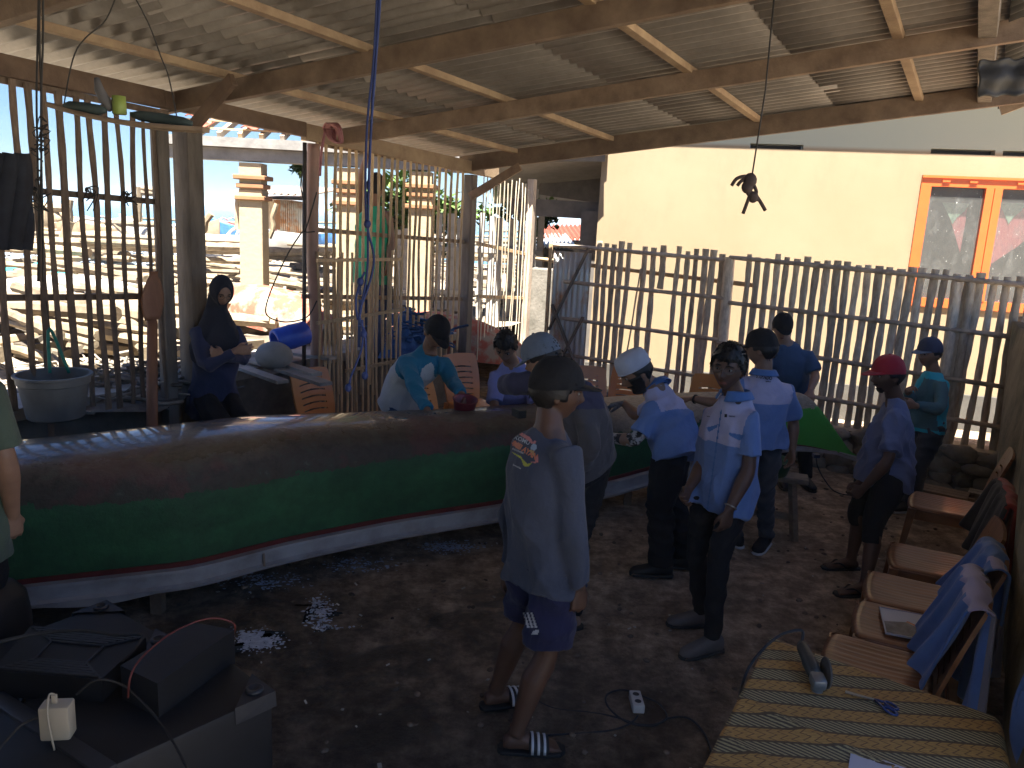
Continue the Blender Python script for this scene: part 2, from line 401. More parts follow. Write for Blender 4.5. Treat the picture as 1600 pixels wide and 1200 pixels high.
# ---- slatted walls
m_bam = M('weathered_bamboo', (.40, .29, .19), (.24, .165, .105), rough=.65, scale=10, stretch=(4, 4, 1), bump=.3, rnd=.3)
m_bamd = M('silhouette_bamboo', (.20, .14, .095), (.12, .08, .055), rough=.65, scale=10, stretch=(4, 4, 1), bump=.3, rnd=.3)  # weathered bamboo darkened so the left slats read as backlit silhouettes
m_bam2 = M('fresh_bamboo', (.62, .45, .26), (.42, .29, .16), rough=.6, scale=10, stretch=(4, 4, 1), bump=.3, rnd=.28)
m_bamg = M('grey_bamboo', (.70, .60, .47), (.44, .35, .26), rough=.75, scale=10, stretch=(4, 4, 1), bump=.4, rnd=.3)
def stick(mb, p0, p1, r, n=7, wob=.012, knots=True, flat=.55, wide=None):
    p0, p1 = V(p0), V(p1); L = (p1 - p0).length; m = max(5, int(L / .16)); pts = []; rr = []
    d1 = V((random.uniform(-1, 1), random.uniform(-1, 1), 0)) * wob; d2 = V((random.uniform(-1, 1), random.uniform(-1, 1), 0)) * wob * .7
    ph = random.random()
    for i in range(m + 1):
        u = i / m
        pts.append(p0.lerp(p1, u) + d1 * math.sin(math.pi * u) + d2 * math.sin(3.1 * math.pi * u + ph * 5))
        kn = 1.12 if (knots and (i + int(ph * 3)) % 2 == 0) else .95
        rr.append(r * kn * random.uniform(.95, 1.05))
    mb.tube(pts, [(x, x * flat) for x in rr], n, wide=wide)
def wallpanel(name, label, slats, rails, mat, railmat, off, rw=.04, depth=.02, rr=.018, group='slatted side wall panels'):
    p = lw(slats[0][0], 400)
    th = thing(name, label, 'slatted wall', (p.x, p.y, 0), group)
    mb = MB()
    for (px, pt, pb, w_) in slats:
        a = lw(px, pt, off); b = V((a.x, a.y, lw(px, pb, off).z))
        a += TD * random.uniform(-.012, .012)
        stick(mb, b, a, w_, wide=TD)
    mb.build('slats', mat, th, 'auto')
    for (x0, y0, x1, y1) in rails:
        mb = MB(); a = lw(x0, y0, off - .03); b = lw(x1, y1, off - .03); mb.bar(a, b, .022, rw, bev=.003); mb.build('rail', railmat, th)
    return th
sl1 = [(px, 118 + px * .28, pb, wd) for px, pb, wd in ((-55, 650, .024), (-22, 650, .022), (16, 655, .021), (40, 690, .022), (66, 640, .019), (91, 650, .024), (117, 640, .019), (140, 645, .021), (162, 648, .021), (184, 648, .017), (204, 640, .019), (223, 636, .014), (242, 632, .018), (256, 640, .016))]
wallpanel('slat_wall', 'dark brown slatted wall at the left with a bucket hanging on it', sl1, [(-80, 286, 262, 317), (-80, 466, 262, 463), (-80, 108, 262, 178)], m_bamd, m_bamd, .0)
sl2 = []
for x in (575, 610, 645, 675, 708, 737, 772, 808, 832, 860, 890, 915, 940, 965, 990, 1015, 1040, 1065, 1090, 1115, 1140, 1165, 1185):
    px = 280 + x / 2.667; sl2.append((px, 215 + (px - 490) * .17, random.choice([560, 575, 590, 620]) + (40 if px < 600 else -15), .018))
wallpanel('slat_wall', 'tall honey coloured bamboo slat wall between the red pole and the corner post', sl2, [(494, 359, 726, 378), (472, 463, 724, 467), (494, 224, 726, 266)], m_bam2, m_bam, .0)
sl3 = []
x = 757
while x < 828:
    sl3.append((x, random.choice([262, 268, 275]) + (x - 757) * .3, 560, .0095)); x += random.uniform(4.3, 6.6)
wallpanel('slat_wall', 'panel of thin sun bleached sticks beyond the corner post', sl3, [(745, 380, 826, 398), (745, 463, 826, 466)], M('bleached_bamboo', (.72, .63, .48), (.5, .42, .3), rough=.6, scale=10, stretch=(4, 4, 1), rnd=.2), m_bam2, .0)
# lower hurdle leaning in front of the tall panel
th = thing('bamboo_hurdle', 'waist high hurdle of close set bamboo leaning against the tall slat wall', 'hurdle', (lw(560, 600).x, lw(560, 600).y, 0))
mb = MB()
x = 497
while x < 632:
    a = lw(x, 397 + (x - 497) * .0 + random.uniform(-6, 6), .07); b = lw(x + 2, 400, .14); b.z = 0.02 + random.random() * .05
    stick(mb, b, a, .0145, wob=.01, wide=TD); x += random.uniform(6.0, 9.2)
mb.build('slats', m_bam2, th, 'auto')
for (x0, y0, x1, y1) in ((495, 407, 628, 405), (495, 505, 632, 483), (540, 580, 640, 560)):
    mb = MB(); mb.bar(lw(x0, y0, .12), lw(x1, y1, .12), .02, .03); mb.build('rail', m_bam2, th)

# ---- right picket fence on its stone footing
fence = thing('picket_fence', 'long weathered grey bamboo picket fence on a rough stone footing', 'fence', (2.4, 8, 0))
tops = [850 + x / 4 for x in (347, 392, 440, 488, 540, 635, 690, 748, 845, 900, 957, 1013, 1063, 1115, 1285, 1340, 1400, 1465, 1520, 1585)] + [1200 + x / 4 for x in (250, 305, 375, 437, 500, 567, 630, 700, 765, 835, 905, 970, 1050, 1115, 1185, 1260, 1335, 1420, 1500, 1580, 1660, 1740, 1820)]
mb = MB()
for px in tops:
    pt = 378 + (px - 937) * .0835 + random.uniform(-5, 4)
    a = fw(px, pt, .0); b = V((a.x, a.y, .30 + .13 * (a - FA).dot(FDn) / 4.7)) + FDn * random.uniform(-.03, .03)
    if abs(px - (850 + 748 / 4)) < 1: b = V((a.x, a.y, fw(px, 452).z))
    stick(mb, b, a, random.uniform(.026, .036), n=8, wob=.008, flat=.35, wide=FDn)
mb.build('pickets', m_bamg, fence, 'auto')
a = fw(1001, 420, .02); b = fw(978, 560, .02)
mb = MB(); stick(mb, b, a, .022, flat=.4); mb.build('loose_picket', m_bamg, fence, 'auto')
m_rail = M('fence_rail', (.58, .48, .37), (.33, .26, .2), rough=.75, scale=8, bump=.4, rnd=.15)
for (x0, y0, x1, y1) in ((862, 382, 1137, 407), (1140, 402, 1660, 451), (882, 440, 1132, 466), (1140, 473, 1660, 536), (877, 497, 1122, 531), (1122, 535, 1660, 619), (870, 552, 1100, 590), (1100, 592, 1660, 684)):
    mb = MB(); a = fw(x0, y0, .045); b = fw(x1, y1, .045); stick(mb, a, b, .026, n=8, wob=.015, flat=.8); mb.build('rail', m_rail, fence, 'auto')
mb = MB(); stick(mb, fw(838, 404, -.06), fw(1178, 446, -.06), .022, n=8, flat=1); mb.build('rail', m_bam2, fence, 'auto')
for px, w_ in ((1140, .10), (1496, .085), (1518, .07)):
    a = fw(px, 402 if px < 1200 else 440, .02); mb = MB(); mb.tube(catm([(a.x, a.y, 0), (a.x + .02, a.y, .9), a]), w_ * .55, 10); mb.build('post', m_bamg, fence, 'auto')
# stones
m_stone = M('field_stone', (.36, .33, .28), (.20, .18, .15), rough=.85, scale=5, bump=.7, bscale=30, rnd=.3)
m_mortar = M('mortar', (.30, .28, .24), (.2, .18, .15), rough=.95, bump=.8, bscale=30)
foot = thing('stone_footing', 'rough drystone footing wall under the picket fence', 'stone wall', (2.4, 8, 0))
L = (FB - FA).length
mb = MB()
for i in range(3):
    pass
A0 = FA - FDn * .6; mb.bar(A0 + V((0, 0, .11)), FB + FDn * 1.2 + V((0, 0, .20)), .26, .36); mb.build('mortar_core', m_mortar, foot)
mb = MB(); x = -.3
rs = random.Random(3)
for row, z in enumerate((.03, .14, .25, .36)):
    x = -.4 + row * .07
    while x < L + 1.0:
        w_ = rs.uniform(.14, .34); h_ = rs.uniform(.10, .17)
        if row == 3 and x < L * .35: x += w_; continue
        c = FA + FDn * (x + w_ / 2) + FN * (.135 + rs.uniform(-.015, .015)) + V((0, 0, z * (.86 + .18 * x / L) + rs.uniform(-.02, .02)))
        rot = (Matrix((FDn, -FN, V((0, 0, 1)))).transposed()).to_4x4() @ Matrix.Rotation(rs.uniform(-.25, .25), 4, 'Y')
        sd = rs.random() * 9
        def st(q, d, sd=sd): return q * (1 + .16 * math.sin(d.x * 4 + sd) * math.cos(d.z * 5 + sd * 2) + .08 * math.sin(9 * d.y + 7 * d.x + sd))
        mb.ell(c, (w_ * .56, .075, h_ * .58), rot, 10, 7, st); x += w_ + .012
mb.build('stones', m_stone, foot, 'auto')
mb = MB(); mb.bar(FA - FDn * .4 + V((0, 0, .31)), FB + FDn * 1.2 + V((0, 0, .45)), .30, .03); mb.build('capping', m_conc, foot)

# ---- gate of corrugated metal at the left end of the fence
m_zinc = M('rusty_zinc', (.62, .63, .62), (.50, .26, .12), rough=.45, metal=.5, scale=3.2, contrast=(.33, .48), bump=.2)
gate = thing('sheet_gate', 'old gate of rusty corrugated metal in a crossed timber frame', 'gate', (fw(890, 560).x, fw(890, 560).y, 0))
g0 = fw(866, 385, .03); g1 = fw(925, 388, .03)
mb = MB()
def gfn2(u, v):
    c = V((g0.x, g0.y, 0)).lerp(V((g1.x, g1.y, 0)), u); return c + FN * (.012 * math.sin(u * 14 * math.pi)) + V((0, 0, .15 + 1.72 * v))
mb.grid(gfn2, 84, 6, thick=.003); mb.build('metal_sheet', m_zinc, gate, True)
def gp2(u, z, o=.05): return V((g0.x, g0.y, 0)).lerp(V((g1.x, g1.y, 0)), u) + FN * o + V((0, 0, z))
for a, b in (((-.02, .1), (-.02, 1.95)), ((.02, .2), (.95, 1.15)), ((.05, .95), (.98, 1.93)), ((.1, 1.25), (.98, .45))):
    mb = MB(); mb.bar(gp2(*a), gp2(*b, .055), .04, .022); mb.build('timber_batten', m_bam2 if a[0] < 0 else m_post, gate)

# ---- the yellow house behind the fence
m_wall, k = newmat('yellow_plaster')
co = k.coord(); X = k.sep(co)
y1 = k.ramp(k.noise(.9, 6, co, .6), [(.3, (.25, .186, .11)), (.7, (.295, .222, .138))])
dirt = k.ramp(k.noise(2.6, 8, k.coord('Object', (1, 1, .45)), .75), [(.50, 0), (.78, .55)])
y2 = k.mix(dirt, y1, (.20, .155, .095))
up = k.ramp(k.math('MULTIPLY_ADD', X[2], .2, 0), [(.640, 0), (.641, 1)])      # above 3.2 m: paler, less yellow plaster
k.l.new(k.mix(up, y2, (.37, .37, .28)), k.b.inputs['Base Color']); k.b.inputs['Roughness'].default_value = .85
k.bump(k.noise(70, 4, co), .25, .004)
HA = at(937, 300, 10.15); HA.z = 0; HB = at(1600, 300, 9.15); HB.z = 0
HD = (HB - HA).normalized(); HN = V((HD.y, -HD.x, 0))
def hw(px, py, off=0.0): return onpl(px, py, HA + HN * off, HN)
def hp(u, z, off=0.0): return HA + HD * u + HN * off + V((0, 0, z))
def hu(px, py): return (hw(px, py) - HA).dot(HD)
house = thing('yellow_house', 'cream yellow plastered house with an orange framed window behind the fence', 'house', (HA.x, HA.y, 0))
u0, u1 = hu(1414, 470), hu(1414, 470) + 1.62
wz0, wz1 = hw(1500, 482).z, hw(1500, 280).z
def hbox(mb, a, b, z0, z1, o0, o1):
    p = [hp(a, z0, o0), hp(b, z0, o0), hp(b, z0, o1), hp(a, z0, o1)]; h = V((0, 0, z1 - z0))
    mb.add(p + [q + h for q in p], [(0, 1, 2, 3), (7, 6, 5, 4), (0, 4, 5, 1), (1, 5, 6, 2), (2, 6, 7, 3), (3, 7, 4, 0)])
LW = 9.0
vents = [(hu(1172, 230), hu(1255, 230)), (hu(1454, 240), hu(1555, 240)), (hu(1567, 240), hu(1567, 240) + .75)]
vz0, vz1 = 3.17, hw(1454, 232).z
mb = MB()
hbox(mb, 0, u0, -.1, vz0, -.2, 0); hbox(mb, u0, u1, -.1, wz0, -.2, 0); hbox(mb, u0, u1, wz1, vz0, -.2, 0); hbox(mb, u1, LW, -.1, vz0, -.2, 0)
ed = [0] + [x for v_ in vents for x in v_] + [LW]
for i in range(0, len(ed), 2): hbox(mb, ed[i], ed[i + 1], vz0, vz1, -.2, 0)
hbox(mb, 0, LW, vz1, 4.6, -.2, 0)
mb.box(hp(0.1, 2.2, -2.1), (.2, 4.0, 4.8), Matrix((HD, -HN, V((0, 0, 1)))).transposed())
wl = mb.build('wall', m_wall, house)
m_dk = M('dark_room', (.035, .035, .04), rough=.8)
for a, b in vents:
    mb = MB(); hbox(mb, a + .01, b - .01, vz0 + .005, vz1 - .005, -.16, -.12); mb.build('vent', m_dk, house)
mb = MB(); hbox(mb, -.03, LW, -.12, .43, .003, .06); mb.build('plinth', M('shaded_grey_render', (.085, .08, .07), (.06, .057, .05), rough=.9, scale=4, bump=.3), house)  # grey plinth; the shade over it is put into its darker colour
m_or = M('orange_frame', (.62, .115, .022), (.55, .10, .02), rough=.4, scale=5)
m_pane, k = newmat('dusty_glass')
co = k.coord(); d = k.ramp(k.noise(7, 8, k.coord('Object', (1, 1, .45)), .75), [(.5, 0), (.75, 1)])
gl = k.n.new('ShaderNodeBsdfTransparent'); mx = k.n.new('ShaderNodeMixShader')
k.b.inputs['Base Color'].default_value = (.28, .28, .26, 1); k.b.inputs['Roughness'].default_value = .2
sp = k.ramp(k.noise(48, 3, k.coord('Object', (1, 1, .5))), [(.69, 0), (.73, 1)])
k.l.new(k.mix(sp, (.16, .16, .15), (.75, .75, .72)), k.b.inputs['Base Color'])
k.l.new(k.math('MAXIMUM', k.math('MULTIPLY_ADD', d, .35, .28), sp), mx.inputs[0]); k.l.new(gl.outputs[0], mx.inputs[1]); k.l.new(k.b.outputs[0], mx.inputs[2])
k.l.new(mx.outputs[0], k.n['Material Output'].inputs[0])
win = MB(); hbox(win, u0 - .02, u0 + .09, wz0, wz1, -.06, .035); hbox(win, u1 - .09, u1 + .02, wz0, wz1, -.06, .035)
hbox(win, u0 + .09, u1 - .09, wz1 - .09, wz1, -.06, .035); hbox(win, u0 + .09, u1 - .09, wz0, wz0 + .1, -.06, .035)
um = hu(1538, 380); hbox(win, um - .085, um - .004, wz0 + .1, wz1 - .09, -.06, .045); hbox(win, um + .004, um + .085, wz0 + .1, wz1 - .09, -.06, .045)
hbox(win, u0 - .02, u1 + .02, wz1 + .002, wz1 + .03, -.06, .06)
wf = win.build('window', m_or, house)
for a, b in ((u0 + .09, um - .085), (um + .085, u1 - .09)):
    mb = MB(); hbox(mb, a, b, wz0 + .1, wz1 - .09, -.02, -.012); mb.build('pane', m_pane, wf)
    for q in (.25, .75):
        mb = MB(); hbox(mb, a + (b - a) * q - .04, a + (b - a) * q + .04, wz1 - .04, wz1 - .02, .045, .055); mb.build('hinge', m_or, wf)
m_cur = M('rose_curtain', (.42, .14, .14), (.30, .08, .09), rough=.85, scale=9, stretch=(6, 6, 1))
m_lace = M('green_lace', (.30, .42, .32), (.15, .25, .18), rough=.9, scale=30)
def hpt(px, py, off): return hw(px, py, off)
mb = MB(); mb.add([hpt(1478, 325, -.1), hpt(1512, 322, -.1), hpt(1508, 350, -.1), hpt(1500, 395, -.1), hpt(1490, 360, -.1)], [(0, 1, 2, 3, 4)]); mb.build('curtain', m_cur, wf)
mb = MB(); mb.add([hpt(1558, 325, -.1), hpt(1640, 325, -.1), hpt(1640, 345, -.1), hpt(1590, 385, -.1), hpt(1540, 418, -.1), hpt(1548, 370, -.1)], [(0, 1, 2, 3, 4, 5)]); mb.build('curtain', m_cur, wf)
for x in (1492, 1580):
    mb = MB(); mb.add([hpt(x - 20, 316, -.09), hpt(x + 24, 318, -.09), hpt(x + 15, 330, -.09), hpt(x + 3, 340, -.09), hpt(x - 4, 350, -.09), hpt(x - 11, 334, -.09)], [(0, 1, 2, 3, 4, 5)]); mb.build('curtain', m_lace, wf)
mb = MB(); hbox(mb, u0 - .3, u1 + .3, wz0 - .3, wz1 + .3, -1.6, -1.5); mb.build('room_wall', M('room', (.10, .10, .10), rough=.9), house)
# eave that shades the top of the wall
m_eave = M('eave_board', (.30, .27, .23), (.2, .18, .15), rough=.8)
mb = MB(); hbox(mb, -.3, LW, 4.1, 4.2, -.5, .40); mb.build('eave', m_eave, house)
mb = MB()
mb.add([hp(-.3, 4.21, .43), hp(LW, 4.21, .43), hp(LW, 5.8, -4.5), hp(-.3, 5.8, -4.5)], [(0, 1, 2, 3)]); mb.build('roof', M('red_tile_far', (.42, .17, .10), (.3, .11, .07), rough=.8, scale=12), house)
# porch at its left end: dark beams and ceiling boards
porch = thing('porch_roof', 'shaded porch roof with grey beams at the left end of the yellow house', 'porch', at(860, 400, 10.6))
m_pb = M('porch_beam', (.16, .14, .125), (.10, .09, .08), rough=.8)
def q(px, py, Y): return at(px, py, Y)
mb = MB(); mb.bar(q(800, 322, 10.9), q(938, 330, 10.6), .12, .22); mb.build('beam', m_pb, porch)
mb = MB(); mb.bar(q(845, 285, 11.6), q(950, 300, 11.4), .12, .34); mb.build('beam', m_pb, porch)
mb = MB(); mb.bar(q(846, 246, 10.0), q(945, 246, 10.0), .08, .1); mb.build('beam', m_pb, porch)
mb = MB(); mb.add([q(770, 246, 9.9), q(950, 240, 10.0), q(950, 322, 13.5), q(770, 318, 13.5)], [(0, 1, 2, 3)]); mb.build('ceiling_boards', M('porch_ceiling', (.26, .24, .22), (.2, .18, .165), rough=.9), porch)
mb = MB(); mb.bar(V((q(926, 385, 10.5).x, q(926, 385, 10.5).y, 0)), q(926, 330, 10.5), .26, .26, up=HD); mb.build('pillar', m_pb, porch)
mb = MB()
def ptile(u, v): a = q(840, 246, 9.8).lerp(q(948, 238, 9.8), u); return a + V((0, .9 * v, .16 * v + .018 * math.sin(u * 40) + .04))
mb.grid(ptile, 60, 6, thick=.01); mb.build('roof_tiles', M('grey_tile', (.30, .27, .25), rough=.8), porch)

# ---- right side wall of the house that carries the shed, and its roof
m_moss = M('mossy_plaster', (.38, .31, .20), (.13, .12, .075), rough=.95, scale=2.5, bump=.8, bscale=18, bdist=.03)
nh = thing('mossy_house', 'mossy brown plaster house wall along the right side of the shed', 'house', W(5.4, 4, 0))
mb = MB()
def mw(u, v):
    t = -.45 + 6.0 * u; z = -.05 + 1.62 * v
    return W(5.36 + .035 * math.sin(t * 2.1 + z * 3) + .05 * math.exp(-z * 2.5), t, z)
mb.grid(mw, 60, 24, thick=.2); mb.build('wall', m_moss, nh, True)
m_dsh = M('dark_roof', (.085, .08, .072), (.05, .047, .043), rough=.7)
mb = MB()
def rf(u, v): s = 4.95 + 1.05 * u; t = -.75 + 9 * v; return W(s, t, 3.42 + .033 * t + .42 * (s - 4.95) + .022 * math.sin(t * 2 * math.pi / .15))
mb.grid(rf, 6, 380, thick=.006); mb.build('roof', m_dsh, nh, True)
mb = MB(); mb.bar(W(4.97, -.3, 3.33), W(5.95, -.3, 3.76), .05, .1); mb.build('barge_board', m_wood2, nh)
mb = MB(); strip(mb, -.9, 5.3, 9.2, 9.4, -.05, 3.6); mb.build('unseen_back_wall', m_moss, nh)  # unseen wall added behind the camera to darken the foreground
# dark tarp bunched under the eave
mb = MB()
def tarp(u, v):
    p = at(1530 + 110 * u, 94 + 58 * v - 6 * u, 4.6); return p + V((0, .012 * math.sin(u * 14 + v * 3) + .012 * math.sin(v * 9), .006 * math.sin(u * 21)))
mb.grid(tarp, 40, 16, thick=.01)
tag(mb.build('tarpaulin', M('black_tarp', (.05, .047, .042), (.03, .028, .025), rough=.6, bump=.4, bscale=20), None, True), 'dark bunched tarpaulin under the eave at the top right corner', 'tarpaulin')
# ================================================================== THE BOAT (upturned canoe)
def interp(tab, x):
    if x <= tab[0][0]: return tab[0][1]
    for (a, b), (c, d) in zip(tab, tab[1:]):
        if x <= c: return b + (d - b) * (x - a) / (c - a)
    return tab[-1][1]
def smooth(tab, x, h=28):
    return sum(interp(tab, x + d * h) * w_ for d, w_ in ((-1.5, 1), (-1, 2), (-.5, 3), (0, 4), (.5, 3), (1, 2), (1.5, 1))) / 16 if x < 1300 else interp(tab, x)
LOW = [(-330, 1060), (-120, 985), (20, 948), (300, 915), (450, 874), (620, 838), (780, 812), (940, 777), (1085, 735), (1190, 709), (1245, 703), (1300, 708), (1345, 720)]
LZ = [(-330, .2), (940, .2), (1085, .27), (1190, .40), (1245, .43), (1345, .36)]
TOPC = [(-400, 770), (-100, 715), (20, 696), (200, 678), (400, 655), (600, 648), (700, 645), (800, 638), (980, 622), (1100, 614), (1225, 611), (1252, 612), (1275, 630), (1345, 714)]
HWID = [(-330, .40), (700, .40), (1000, .33), (1150, .22), (1245, .10), (1300, .04), (1345, .012)]
gA, gB = gp(20, 948, .2), gp(1245, 700, .43); BD = V(((gB - gA).x, (gB - gA).y, 0)).normalized(); BN = V((-BD.y, BD.x, 0))
def pixof(p):
    v = V(p) - V((0, 0, CAM_H)); k_ = v.dot(_f); return 800 + FPX * v.dot(_r) / k_, 600 - FPX * v.dot(_u) / k_
secs = []
px = -330
while px <= 1345:
    g_ = gp(px, smooth(LOW, px), smooth(LZ, px)); w_ = interp(HWID, px); c = g_ + BN * w_
    kx, _ = pixof((c.x, c.y, .85)); top = at(kx, interp(TOPC, kx), c.y); secs.append((g_, c, w_, min(top.z, .98)))
    px += 12.5 if px > 1000 else 25
def hull_sec(c, w_, zg, zk, inset=0.0):
    """near gunwale -> keel -> far gunwale"""
    h = zk - zg; pr = [(-1, 0), (-1, .2), (-.995, .42), (-.98, .62), (-.93, .76), (-.82, .87), (-.62, .945), (-.34, .985), (0, 1.0)]
    full = pr + [(-a, b) for a, b in reversed(pr[:-1])]
    return [V((c.x, c.y, 0)) + BN * (a * (w_ - inset)) + V((0, 0, zg + b * (h - inset))) for a, b in full]
m_boat, k = newmat('boat_paint')
co = k.coord(); X = k.sep(co)
nn = k.noise(2.2, 8, co, .72); nf = k.noise(14, 7, co, .75)
edge = k.math('ADD', k.math('ADD', X[2], k.math('MULTIPLY', k.math('SUBTRACT', nn, .5), .20)), k.math('MULTIPLY', k.math('SUBTRACT', nf, .5), .10))
# position along the boat (0 at the left of the picture, rising to the bow)
al = k.math('ADD', k.math('MULTIPLY', X[0], BD.x), k.math('MULTIPLY', X[1], BD.y))
thr = k.ramp(k.math('MULTIPLY_ADD', al, .1, .5), [(.2, .715), (.5, .70), (.62, .67), (.70, .71), (.76, .80)])
up = k.math('GREATER_THAN', edge, thr)
green = k.ramp(nf, [(.3, (.018, .085, .032)), (.7, (.030, .135, .050))])
g2 = k.ramp(k.noise(30, 6, co, .8), [(.66, 1), (.75, .55)])
green = k.mix(1, green, g2, 'MULTIPLY'); green = k.mix(1, green, k.ramp(k.noise(1.6, 6, k.coord('Object', (1, 1, 2)), .7), [(.35, .62), (.65, 1.15)]), 'MULTIPLY'); green = k.mix(k.ramp(k.noise(5, 9, k.coord('Object', (1, 1, .35)), .8), [(.62, 0), (.75, .55)]), green, (.045, .05, .03))
bow_lit = k.mix(k.ramp(k.math('MULTIPLY_ADD', al, .1, .4), [(.60, 0), (.64, 1)]), green, (.07, .36, .05))  # brighter green towards the bow: light on the tip put into the paint
moss = k.ramp(nf, [(.3, (.028, .027, .018)), (.5, (.065, .048, .034)), (.62, (.055, .06, .04)), (.78, (.17, .15, .12))])
red = k.ramp(k.noise(3.3, 5, co), [(.50, 0), (.58, 1)]); moss = k.mix(k.math('MULTIPLY', red, .35), moss, (.17, .045, .04))
tan = k.ramp(k.noise(30, 6, k.coord('Object', (1, 1, 3)), .7), [(.3, (.26, .20, .13)), (.7, (.48, .38, .26))])
lift = k.math('ADD', k.math('MULTIPLY', k.math('SUBTRACT', edge, .80), 2.5), k.ramp(k.math('MULTIPLY_ADD', al, .1, .2), [(.27, -.3), (.31, 1.0)]))
cl = k.n.new('ShaderNodeClamp'); k.l.new(lift, cl.inputs[0]); moss = k.mix(cl.outputs[0], moss, tan)
colr = k.mix(up, bow_lit, moss)
rl = k.math('LESS_THAN', X[2], -50)
k.l.new(colr, k.b.inputs['Base Color'])
topwet = k.math('MULTIPLY', k.ramp(k.math('ADD', X[2], k.math('MULTIPLY', k.math('SUBTRACT', k.noise(6, 5, co, .7), .5), .16)), [(.86, 0), (.895, 1)]), k.ramp(k.math('MULTIPLY_ADD', al, .1, .2), [(.23, 1), (.27, 0)]))
k.l.new(k.math('MULTIPLY_ADD', topwet, -.52, .62), k.b.inputs['Roughness'])
k.l.new(topwet, k.b.inputs['Coat Weight']); k.b.inputs['Coat Roughness'].default_value = .08
k.bump(k.mix(.5, k.noise(9, 7, co, .7), k.noise(35, 5, co, .7), 'ADD'), .55, .015)
boat = thing('canoe', 'long upturned wooden canoe with green sides and a white rail, propped up in the shed', 'boat', (0, 5.2, 0))
mb = MB(); vs = []
def tpx(g_): return min(1, max(.06, (1346 - pixof(g_)[0]) / 250))
for g_, c, w_, zk in secs: vs += hull_sec(c, w_, g_.z + .115 * tpx(g_), max(zk, g_.z + .13 * tpx(g_)))
n = 17; m = len(secs)
fs = [(i * n + j, i * n + j + 1, (i + 1) * n + j + 1, (i + 1) * n + j) for i in range(m - 1) for j in range(n - 1)]
mb.add(vs, fs); hull = mb.build('hull', m_boat, boat, True)
mod = hull.modifiers.new('s', 'SUBSURF'); mod.levels = mod.render_levels = 1
mb = MB(); vs = []
for g_, c, w_, zk in secs: vs += hull_sec(c, w_ * .93, g_.z + .10 * tpx(g_), max(zk, g_.z + .13 * tpx(g_)) - .03 * tpx(g_))
mb.add(vs, [tuple(reversed(f)) for f in fs]); mb.build('hull_inside', m_wood, boat, True)
m_white = M('white_paint', (.40, .39, .39), (.24, .22, .21), rough=.5, scale=4, bump=.15, contrast=(.3, .6))
m_redl = M('red_line', (.15, .022, .02), (.09, .016, .014), rough=.5, scale=9)
for sgn in (-1, 1):
    rail, line = MB(), MB(); rv, lv = [], []
    for i, (g_, c, w_, zk) in enumerate(secs):
        base = V((c.x, c.y, 0)) + BN * sgn * w_; o = BN * sgn; z = g_.z
        px_, _ = pixof(g_); tp = min(1, max(.06, (1346 - px_) / 250))
        dip = .028 * max(0, math.sin((px_ - 60) / 58.0)) if px_ < 330 and sgn < 0 else 0
        H_ = .115 * tp
        prof = [(.045, 0 - dip), (.055, .02), (.030, .03), (.026, H_ - .022), (.05, H_ - .015), (.048, H_), (.0, H_), (-.01, 0)]
        rv += [base + o * a * tp + V((0, 0, z + b)) for a, b in prof]
        pl = [(.008, H_ + .001), (.010, H_ + .028 * tp), (-.004, H_ + .028 * tp), (-.004, H_ + .001)]
        lv += [base + o * a + V((0, 0, z + b)) for a, b in pl]
    for mb_, vv, n_ in ((rail, rv, 8), (line, lv, 4)):
        mb_.add(vv, [(i * n_ + j, i * n_ + (j + 1) % n_, (i + 1) * n_ + (j + 1) % n_, (i + 1) * n_ + j) for i in range(m - 1) for j in range(n_)] + [tuple(range(n_)), tuple((m - 1) * n_ + j for j in range(n_))])
    rail.build('rail', m_white, boat); line.build('red_stripe', m_redl, boat)
for px_ in (410, 783):
    g_ = gp(px_, smooth(LOW, px_), smooth(LZ, px_)); mb = MB(); mb.bar(g_ - BN * .05 + V((0, 0, .022)), g_ - BN * .028 + V((0, 0, .112)), .012, .006); mb.build('rail_joint', m_wood, boat)
# props under the gunwales
for px_, lab in ((250, 'left'), (1000, 'right')):
    g_ = gp(px_, interp(LOW, px_), .2)
    tr = thing('trestle', 'low timber trestle carrying the ' + ('wide end of the canoe at the left' if px_ < 500 else 'narrow end of the canoe near the man in the skullcap'), 'trestle', (g_.x, g_.y, 0), 'trestles under the canoe')
    mb = MB(); mb.bar(g_ + BN * .08 + V((0, 0, -.03)), g_ + BN * .75 + V((0, 0, -.03)), .07, .06); mb.build('crossbar', m_wood, tr)
    for b_ in (.14, .68):
        mb = MB(); p = g_ + BN * b_; mb.bar((p.x, p.y, 0), (p.x, p.y, .14), .06, .06); mb.build('leg', m_wood, tr)

